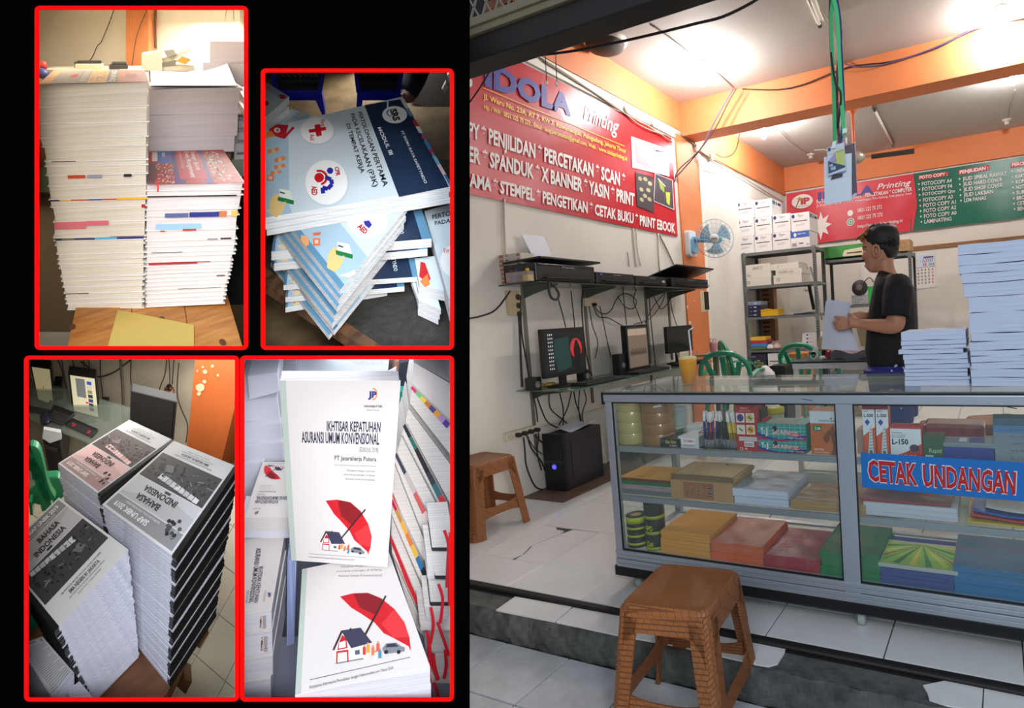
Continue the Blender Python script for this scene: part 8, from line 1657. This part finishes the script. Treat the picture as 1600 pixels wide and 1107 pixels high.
for k, (x, y, y2, lab) in enumerate(((80,250,330,'small brown bottle left of the left monitor'),(928,212,292,'brown bottle standing above the black monitor'))):
 c_ = at(*C5(x,y2),'y',1.98+.08*k); h = (y2-y)/3.954/FPX*2; t = thing('brown_bottle', lab, 'bottle', c_); part('glass_body', MB(mat((96,60,44),.25)).lathe(c_, [(.02,0),(.022,h*.3),(.014,h*.5),(.02,h*.7),(.009,h*.85)], 12), t); part('cap', MB(mat((40,26,22),.4)).lathe(c_, [(.010,h*.85),(.010,h)], 10), t)
t = thing('computer_tower', 'black computer tower under the desk with white papers on top, left of the stacks', 'computer', at(80,740,'y',1.80)); part('case', upr(MB(mat((24,24,26),.4)), [C5(145,545),C5(255,580),C5(290,790),C5(185,745)], 1.80, .14), t, .003); part('front_slot', upr(MB(mat((44,44,48),.3)), [C5(160,580),C5(235,605),C5(240,625),C5(163,600)], 1.795, .004), t)
solo('paper_sheets', upr(MB(mat((196,200,206),.7)), [C5(150,480),C5(255,500),C5(262,540),C5(190,565),C5(142,535)], 1.79, .01), 'white sheets lying on the computer tower beside the green chair', 'paper')
for k, pts in enumerate(([(125,50),(130,95)], [(240,50),(265,120),(290,250),(300,330)], [(262,50),(282,160),(305,270)], [(380,60),(420,90),(460,140),(500,155),(580,130),(650,80),(690,52)], [(500,50),(503,160),(515,260),(512,330)], [(625,50),(640,250),(645,430)], [(690,50),(688,160),(697,240)], [(910,50),(900,140),(870,220),(857,275)], [(925,50),(930,130),(930,210)], [(955,50),(950,130),(945,200)], [(985,70),(975,250),(1000,350),(1040,450),(1030,560)], [(330,55),(345,130)], [(400,55),(405,130)], [(430,55),(436,135)])):
 P_ = [at(*C5(*v),'y',2.12) for v in pts]; solo('cable', MB(mat((60,50,44) if k != 5 else (100,92,80),.6)).tube(smooth(P_), .0022 if k != 5 else .005, 5), 'cable on the cream wall of the booklet showcase, '+ordn(k+1).replace('top','first')+' in order from the left', 'cable')
t = thing('plastic_chair', 'green plastic chair at the left edge of the booklet showcase', 'chair', at(70,790,'y',1.5)); mg = mat((16,128,84),.35,coat=.3)
for pts, w_ in (([(55,600),(85,592),(105,615),(125,690),(140,760),(165,840),(200,900)],.022), ([(55,680),(90,690),(120,740),(150,850),(175,960)],.024), ([(75,640),(95,690),(105,770)],.016)): part('back_frame', MB(mg).flatbar(smooth([at(*C5(*v),'y',1.52) for v in pts]), w_*1.2, .016, (1,0,.3)), t)
part('seat', upr(MB(mg), [C5(90,830),C5(150,780),C5(240,775),C5(290,830),C5(285,890),C5(220,945),C5(120,950),C5(60,930),C5(55,870)], 1.60, .02), t, .004)
for pts in ([(60,930),(78,930),(85,1010),(68,1010)], [(130,940),(150,940),(150,960),(135,960)]): part('leg', upr(MB(mg), [C5(*v) for v in pts], 1.57, .02), t)
# ================================================================== showcase 4: insurance books with a red umbrella
def C7(x, y): return (370+x/3.954, 550+y/3.954)
def C8(x, y): return (370+x/3.857, 820+y/3.857)
case(3, 1.80, mat((176,180,192), .9), rise=9); case_fill(545, 553, 1.42, .4, .5, 1.3, (.95,.98,1)); G4 = frame(545, -100); setfr(G4)
m_cv = mat((214,208,206),.28); m_p4 = stripes((210,208,214),(184,182,190),420); m_w4 = mat((214,214,226),.7); RED = (196,22,34)
def hmat(q):
 f = homog(q); g = [f(0,0), f(1,0), f(1,1), f(0,1)]; (x0,y0),(x1,y1),(x2,y2),(x3,y3) = g; dx1,dx2,sx = x1-x2,x3-x2,x0-x1+x2-x3; dy1,dy2,sy = y1-y2,y3-y2,y0-y1+y2-y3; D = dx1*dy2-dx2*dy1; a, b_ = (sx*dy2-dx2*sy)/D, (dx1*sy-sx*dy1)/D
 return Matrix(((x1-x0+a*x1, x3-x0+b_*x3, x0),(y1-y0+a*y1, y3-y0+b_*y3, y0),(a,b_,1)))
LY4 = [(440,700),(609,700),(672,1042),(461,1087)]; LQ = [(473,879),(609,862),(672,1042),(461,1087)]
HL4 = hmat([C8(622,435),C8(898,430),C8(1050,765),C8(595,832)]) @ hmat([(.377,.605),(.757,.644),(.799,.927),(.33,.909)]).inverted(); IV = HL4.inverted()
FQ = [(lambda w_: (w_.x/w_.z, w_.y/w_.z))(HL4 @ Vector((u, v, 1))) for u, v in ((0,0),(1,0),(1,1),(0,1))]         # whole lying cover, its upper half hidden
def uv8(x, y): w_ = IV @ Vector((*C8(x, y), 1)); return (w_.x/w_.z, w_.y/w_.z)
def ins_art(p, mp, dx=0):
 L = lambda pts: [mp(*uv8(*v)) for v in pts]; P = lambda c, pts: p.poly(c, L(pts))
 P(RED, [(622,435),(700,415),(790,412),(870,445),(950,510),(1010,590),(1040,680),(1050,765),(1035,735),(945,685),(885,655),(830,592),(745,535),(690,502)]); p.up(); P((130,16,26), [(705,418),(790,413),(885,455),(835,545),(740,500)]); P((214,50,56), [(950,510),(1010,590),(1040,680),(945,685),(870,600)]); p.up()
 for a, b_ in (((898,430),(775,662)),): 
  A, B_ = mp(*uv8(*a)), mp(*uv8(*b_)); p.line((44,30,30), [A,B_], .011)
 p.lay -= 2; P((230,228,224), [(630,650),(745,622),(800,720),(795,800),(665,835),(595,832),(580,758)]); p.up(); P((56,56,78), [(628,640),(745,622),(815,712),(690,747)]); P((60,40,44), [(628,640),(640,645),(588,760),(576,757)]); P(RED, [(636,665),(660,690),(668,745),(606,758),(612,720)]); p.up()
 P((232,232,230), [(618,712),(654,700),(658,740),(614,748)]); P(RED, [(600,765),(672,755),(674,830),(666,830),(664,768),(608,775),(606,832),(598,832)]); P((120,124,130), [(590,836),(760,805),(765,812),(600,842)]); P((90,90,110), [(712,760),(740,755),(742,782),(714,787)]); P((40,36,50), [(680,626),(690,624),(690,640),(681,641)])
 for x, y, c in ((790,712,(226,150,40)),(768,725,(200,60,40)),(820,728,(214,120,80)),(850,704,(210,90,70)),(862,745,(60,140,180)),(835,760,(240,240,240))): P(c, [(x-9,y+14),(x+9,y+14),(x+10,y+60),(x-9,y+62)]); P((206,150,110), [(x-5,y),(x+6,y),(x+6,y+13),(x-5,y+13)])
 P((124,128,136), [(876,748),(900,718),(960,712),(990,735),(1012,742),(1010,765),(890,782)]); p.up(); P((50,54,62), [(905,722),(955,717),(975,736),(898,742)])
 for x in (900, 975): P((30,30,34), [(x-12,770),(x-6,758),(x+8,757),(x+13,768),(x+6,780),(x-6,781)])
 p.lay = 1
def ins_cover(mp, pr, title=True):
 p = pr; p.lay = 0; R4 = lambda c, a, b_, c2, d: p.poly(c, [mp(a,b_),mp(c2,b_),mp(c2,d),mp(a,d)]); title is None or R4((176,188,178),0,0,.055,1); p.up()
 T = lambda c, s, a, b_, c2, d, bold=.01: tfit(p, mp, c, s, a, b_, c2, d, bold)
 if title:
  T((44,44,70),'IKHTISAR KEPATUHAN',.397,.184,.86,.233,.018); T((44,44,70),'ASURANSI UMUM KONVENSIONAL',.17,.238,.855,.294,.018); T((130,130,136),'(EDISI JULI 2018)',.684,.308,.85,.332); T((70,66,70),'PT Jasaraharja Putera',.464,.355,.837,.386,.01); R4((90,90,94),.46,.403,.84,.405)
  T((44,60,120),'JP',.745,.045,.815,.075,.05); c = mp(.785,.058); rr = abs(mp(.82,.058)[0]-c[0]); p.ring((226,130,50), c[0], c[1], rr, rr*(1 if abs(c[0]) > 2 else .75), .8, 14, -100, 100)
  T((60,60,80),'JASARAHARJA PUTERA',.713,.107,.867,.118); T((90,90,90),'Member Of Group',.74,.127,.84,.134,0)
  for k, s in enumerate(('Dilengkapi dengan peraturan','perundang-undangan di bidang','Asuransi Umum Konvensional')): T((110,108,110), s, (.575,.55,.565)[k], .425+.022*k, .83, .438+.022*k, 0)
 R4((90,90,94),.19,.945,.78,.947); T((80,76,80),'Kerjasama Sekretariat Perusahaan dengan Hukumonline.com Tahun 2018',.19,.962,.66,.974,0); p.lay = 1; ins_art(p, mp)
def tfit(p, mp, c, s, a, b_, c2, d, bold):
 if p.clip and min(p.clip(*mp(a, b_)), p.clip(*mp(c2, d)), p.clip(*mp(c2, b_)), p.clip(*mp(a, d))) < 0: return
 v, f, x0, x1, y0, y1 = textmesh(s, bold); p.m(c); p.mb.add([p.fn(*mp(a+(c2-a)*(x-x0)/(x1-x0), b_+(d-b_)*(1-(y-y0)/(y1-y0))), p.lay+1) for x, y in v], f)
def ident(a, b_): return (a, b_)
# standing book
SQ = [(436.3,594.8),(626,595.5),(605.2,887),(455,876)]; YS = 1.19; t = thing('insurance_book', 'white book with red umbrella cover standing upright on the lying one', 'book', at(530,882,'y',YS))
part('pages', upr(MB(m_p4), [(438,597),(624,597),(604,885),(456,874)], YS+.002, .03), t); part('cover', upr(MB(m_cv), SQ, YS, .002), t); p = Print(pixmap(SQ, 'y', YS, .0006)); ins_cover(ident, p); part('cover_print', p.mb, t)
# lying book and pile under it
zl = at(530,884,'y',1.205).z; LQ = [(472,890),(607,862),(672,1042),(461,1087)]
def ins_pile(lab0, q, z, hs, print_q=None, group=None, mp=ident, m=m_p4, shrink=0, spine=None, title=False):
 for k, h in enumerate(hs):
  qq = [(x+(0 if k == 0 else rc3.uniform(-2,2)), y+(0 if k == 0 else rc3.uniform(-1,1))+ (sum(hs[:k])*FPX/1.15)) for x, y in q]; zz = z-sum(hs[:k]); t = thing('insurance_book', lab0[k], 'book', at(*qq[3],'z',zz-h), group)
  mb = MB(m); slab(mb, qq, zz-.0015, h-.003); part('pages', mb, t); mb = MB(m_cv); slab(mb, qq, zz, .0014); slab(mb, qq, zz-h+.0015, .0013); part('cover', mb, t)
  if k == 0 and print_q:
   p = Print(pixmap(print_q, 'z', zz, .0007)); hq = homog(print_q); p.clip = lambda u, v: hq(u, v)[0]-379 if title else 1
   ins_cover(mp, p, title); part('cover_print', p.mb, t)
  if spine and k < len(spine):
   A, B_ = at(*qq[3],'z',zz), at(*qq[2],'z',zz); a, b_ = spine[k]; p = Print(lambda u, v, lay=0: A+(B_-A)*u+Vector((0,-.001-.0006*lay,-h*v))); p.ring((206,120,40),a,.5,.05,.30,.75,14,-100,120).text((44,40,60),'JP',a-.03,.35,a+.03,.65,.04).text((90,90,96),'JASARAHARJA',a+.07,.2,a+.2,.85,0,rot=1); part('spine_print', p.mb, t)
ins_pile(['white umbrella book lying under the standing one','second book under the lying umbrella book','third book under the lying umbrella book'], LQ, zl, (.035,.035,.03), FQ, 'books below the lying umbrella book', title=None)
p = pixpr(zl); p.poly((176,188,178),[(472,890),(480,888.5),(470,1085),(461,1087)]); part('spine_strip', p.mb, bpy.data.objects['insurance_book.001'])
p = Print(pixmap([(478,880),(600,868),(600,905),(476,905)],'z',zl,.0009)); [p.text((110,108,110), s, (.55,.5,.52)[k], .34+.22*k, .98, .46+.22*k, 0) for k, s in enumerate(('Dilengkapi dengan peraturan','perundang-undangan di bidang','Asuransi Umum Konvensional'))]; part('cover_text', p.mb, bpy.data.objects['insurance_book.001'])
# left pile with a rotated cover and logo spines
zq = at(424,953.5,'y',1.17).z; rotm = lambda a, b_: (1-b_*.98, a*.9+.02) if 0 else (b_, 1-a)
QL = [(379,837),(446,829),(424.4,953.5),(379,961)]
ins_pile(['umbrella book on the left pile with rotated cover and logo spine','second book of the left pile with a logo on its spine','third book of the left pile near the bottom','lowest book of the left pile at the bottom frame'], QL, zq, (.042,.050,.045,.05), [(446,829),(424.4,953.5),(290,975),(296,846)] , 'books in the left umbrella pile', ident, spine=[(.62,.5),(.66,.5)], title=True)
solo('blue_page_block', upr(MB(stripes((150,160,196),(120,132,176),300,'X')), [(449,876),(463,880),(460,1006),(448,1010)], 1.215, .05), 'bluish page block in the gap left of the lying umbrella book', 'paper')
# back-left upside-down book
zu = at(416,809,'y',1.30).z; t = thing('insurance_book', 'umbrella book lying upside down behind the left pile', 'book', at(416,809,'z',zu)); q = [(410.5,722),(462,722),(466,809),(381,809)]; mb = MB(m_cv); slab(mb, q, zu, .03); part('pages', mb, t)
p = Print(pixmap([(466,809),(381,809),(405,722),(462,722)],'z',zu,.0008)); ins_cover(ident, p); part('cover_print', p.mb, t)
solo('white_block', upr(MB(m_w4), [(378,809),(455,809),(456,840),(378,850)], 1.31, .05), 'white paper block under the upside-down umbrella book', 'paper')
# white reams at the upper left and sheets behind
for k, (pts, y, lab) in enumerate((([C7(45,55),C7(120,50),C7(140,140),C7(45,140)],1.56,'grey-white block at the top left corner of the umbrella showcase'), ([C7(110,50),C7(370,50),C7(375,175),C7(140,180)],1.6,'wide white block at the top left behind the reams'), ([C7(40,140),C7(75,140),C7(80,300),C7(40,300)],1.5,'narrow white block at the left frame'),
  ([C7(60,150),C7(255,130),C7(265,250),C7(75,300)],1.48,'white ream with a folded corner left of the standing book'), ([C7(40,300),C7(250,278),C7(275,440),C7(40,445)],1.50,'white ream, first below the folded one'), ([C7(40,447),C7(275,436),C7(285,560),C7(40,575)],1.49,'white ream, second below the folded one'), ([C7(40,577),C7(285,558),C7(296,680),C7(40,690)],1.48,'white ream, third below the folded one'), ([C7(40,690),C7(170,680),C7(100,900),C7(40,910)],1.47,'lowest white ream beside the upside-down book'))):
 solo('paper_ream', upr(MB(m_w4), pts, y, .1), lab, 'paper', bev=.003)
t = solo('white_sheets', upr(MB(mat((236,242,250),.6)), [C7(370,52),C7(940,52),C7(935,110),C7(880,180),C7(375,200)], 1.62, .05), 'bright white sheets lying behind the standing umbrella book', 'paper'); p = Print(lambda u, v, lay=0: at(*C7(700+220*u, 55+30*v),'y',1.619)); [p.text((130,132,140),'lorem kepatuhan umum',.1*k,.1+.3*k,.95,.25+.3*k,0,slant=.5) for k in range(3)]; part('print', p.mb, t)
solo('curved_sheet', upr(MB(mat((206,208,220),.6)), [C7(760,178),C7(870,150),C7(960,110),C7(985,95),C7(985,150),C7(930,185)], 1.50, .003), 'curled white sheet rising behind the top right of the standing book', 'paper')
for k, (pts, c, y, nm, lab, cat) in enumerate((([(905,52),(1000,52),(1000,110),(940,160)],(110,106,112),1.66,'grey_folder','grey shape behind the curled sheet','folder'), ([(1010,70),(1095,52),(1085,200),(1060,250),(1015,240),(1000,150)],(30,34,50),1.60,'dark_cloth','dark navy cloth hanging between standing book and hardcovers','cloth'), ([(985,60),(1012,60),(1000,150),(975,170),(950,165)],(150,110,90),1.62,'brown_post','brown strip beside the dark navy cloth','post'),
  ([(1000,245),(1070,250),(1060,330),(1040,440),(1000,500),(985,520)],(20,150,130),1.58,'teal_bag','teal plastic bag right of the standing book','bag'), ([(985,520),(1020,500),(1010,620),(980,620)],(214,90,84),1.57,'red_packet','coral red packet below the teal bag','packet'), ([(985,622),(1030,622),(1035,690),(1010,690)],(44,48,70),1.50,'navy_strip','navy book edge below the coral packet','book'), ([(965,640),(990,650),(985,860),(955,870)],(190,180,200),1.45,'pale_pack','pale printed pack edge right of the standing book','pack'))):
 solo(nm, upr(MB(mat(c,.6,bump=.3)), [C7(*v) for v in pts], y, .03), lab, cat)
# hardcover books with coloured covers and ribbons on the right
m_hp = stripes((216,212,208),(190,184,182),420); hc = [((1092,60),(1320,190),(1320,430),(1085,200),(226,222,220),None), ((1085,212),(1320,446),(1320,640),(1068,318),(222,218,216),[(200,60,110),(110,190,120),(226,206,60),(206,120,60),(70,70,130),(236,160,50),(176,140,200),(90,60,150)]), ((1060,345),(1320,690),(1320,945),(1042,432),(214,212,212),None),
  ((1040,445),(1305,950),(1255,960),(1020,505),(40,44,50),[(40,44,50),(50,110,100),(44,44,50),(44,44,50),(60,60,66),(60,110,120),(206,60,70)]), ((1020,520),(1250,965),(1230,1090),(990,620),(216,214,212),None), ((988,625),(1228,1100),(1180,1200),(975,680),(206,204,204),[(60,64,80),(190,180,180),(206,90,90),(226,200,196)]), ((975,690),(1178,1210),(1150,1330),(962,860),(210,208,210),None), ((962,870),(1145,1340),(1130,1420),(955,960),(196,40,60),None), ((958,900),(1190,1400),(1165,1480),(955,1010),(212,210,212),[(196,30,60),(190,140,60),(230,170,60),(214,120,60),(226,180,70),(50,110,160),(40,40,44)]),
  ((955,1010),(1160,1490),(1150,1600),(955,1130),(214,212,212),None), ((955,1140),(1150,1610),(1140,1660),(958,1240),(200,34,50),None), ((958,1250),(1150,1670),(1190,1800),(1100,1700),(208,208,212),None)]
for k, (a, b_, c, d, col, strip) in enumerate(hc):
 y = 1.34-.008*k; t = thing('hardcover_book', f'hardcover in the leaning row, {place_word(k+1)}, {("white","white with rainbow edge","white","black edged","white","white with red fading edge","white","crimson edged","white with orange and teal edge","white","red edged","white")[k]}', 'book', at(*C7(*d),'y',y), 'hardcovers at the right frame'); part('pages', upr(MB(m_hp if k else m_cv), [C7(*v) for v in (a,b_,c,d)], y, .08), t, .001)
 if strip or sum(col) < 300:
  n = len(strip or [col]); mb = MB(); A, B_ = Vector(a), Vector(b_); off = Vector((-12,14)) if not strip or k != 3 else Vector((-14,16))
  for i, cc in enumerate(strip or [col]): mb.use(mat(cc,.4)); mb.add([at(*C7(*(A+(B_-A)*s+o2)),'y',y-.002) for s, o2 in ((i/n,Vector((0,0))),((i+1)/n,Vector((0,0))),((i+1)/n,off*(1+(i+1)/n)),(i/n,off*(1+i/n)))], [(0,1,2,3)])
  part('cover_edge', mb, t)
 else: mb = MB(mat((70,66,66),.5)); A, B_ = Vector(a), Vector(b_); mb.add([at(*C7(*v),'y',y-.001) for v in (A,B_,B_+Vector((-2,5)),A+Vector((-1,3)))], [(0,1,2,3)]); part('cover_edge', mb, t)
for k, (x0, y0, x1, y1) in enumerate(((1165,30,1290,160),(1140,170,1290,330),(1185,255,1290,330),(1155,335,1290,490),(1130,490,1290,580),(1100,582,1290,640),(1130,640,1290,770),(1180,775,1290,900),(1155,905,1290,990),(1090,990,1290,1045))):
 t = thing('hardcover_book', f'page block of a ribboned hardcover at the lower right frame, {place_word(k+1)}', 'book', at(*C8(x1,y1),'y',1.20), 'ribboned hardcovers at the lower right'); part('pages', upr(MB(m_hp), [C8(x0,y0+8),C8(x1+8,y0),C8(x1+8,y1),C8(x0+14,y1)], 1.21-.004*(k % 3), .06), t, .001); part('board_edge', upr(MB(mat((36,34,38) if k in (0,2,3) else (196,194,198),.4)), [C8(x0+8,y1-6),C8(x1+8,y1-6),C8(x1+8,y1),C8(x0+14,y1)], 1.205-.004*(k % 3), .06), t)
for k, pts in enumerate(([(1250,35),(1275,120),(1270,250),(1265,380)], [(1285,50),(1290,200),(1280,380),(1283,490)], [(1215,360),(1240,440),(1235,530),(1225,595)], [(1170,500),(1185,600),(1170,700),(1155,760),(1180,850),(1210,940)], [(1210,590),(1245,690),(1278,790)], [(1255,755),(1262,850),(1248,930)], [(1145,640),(1165,760),(1160,880),(1170,1030)], [(1185,780),(1195,860),(1215,935)], [(1190,955),(1215,1035)], [(1115,990),(1125,1040)], [(1145,985),(1150,1040)])):
 solo('ribbon_marker', MB(mat((206,30,44),.45)).flatbar(smooth([at(*C8(*v),'y',1.185-.001*k) for v in pts], 3), .0065, .0008, (1,0,0)), 'red ribbon marker hanging from the lower right hardcovers, '+ordn(k+1).replace('top','first')+' counted from above', 'ribbon', group='red ribbon markers')
mb = MB(mat((120,124,140),.8)); slab(mb, [(378,1000),(706,980),(706,1088),(378,1088)], zl-.25, .01); solo('showcase_floor', mb, 'plain grey base under the umbrella book piles', 'base')
setfr(WORLD)
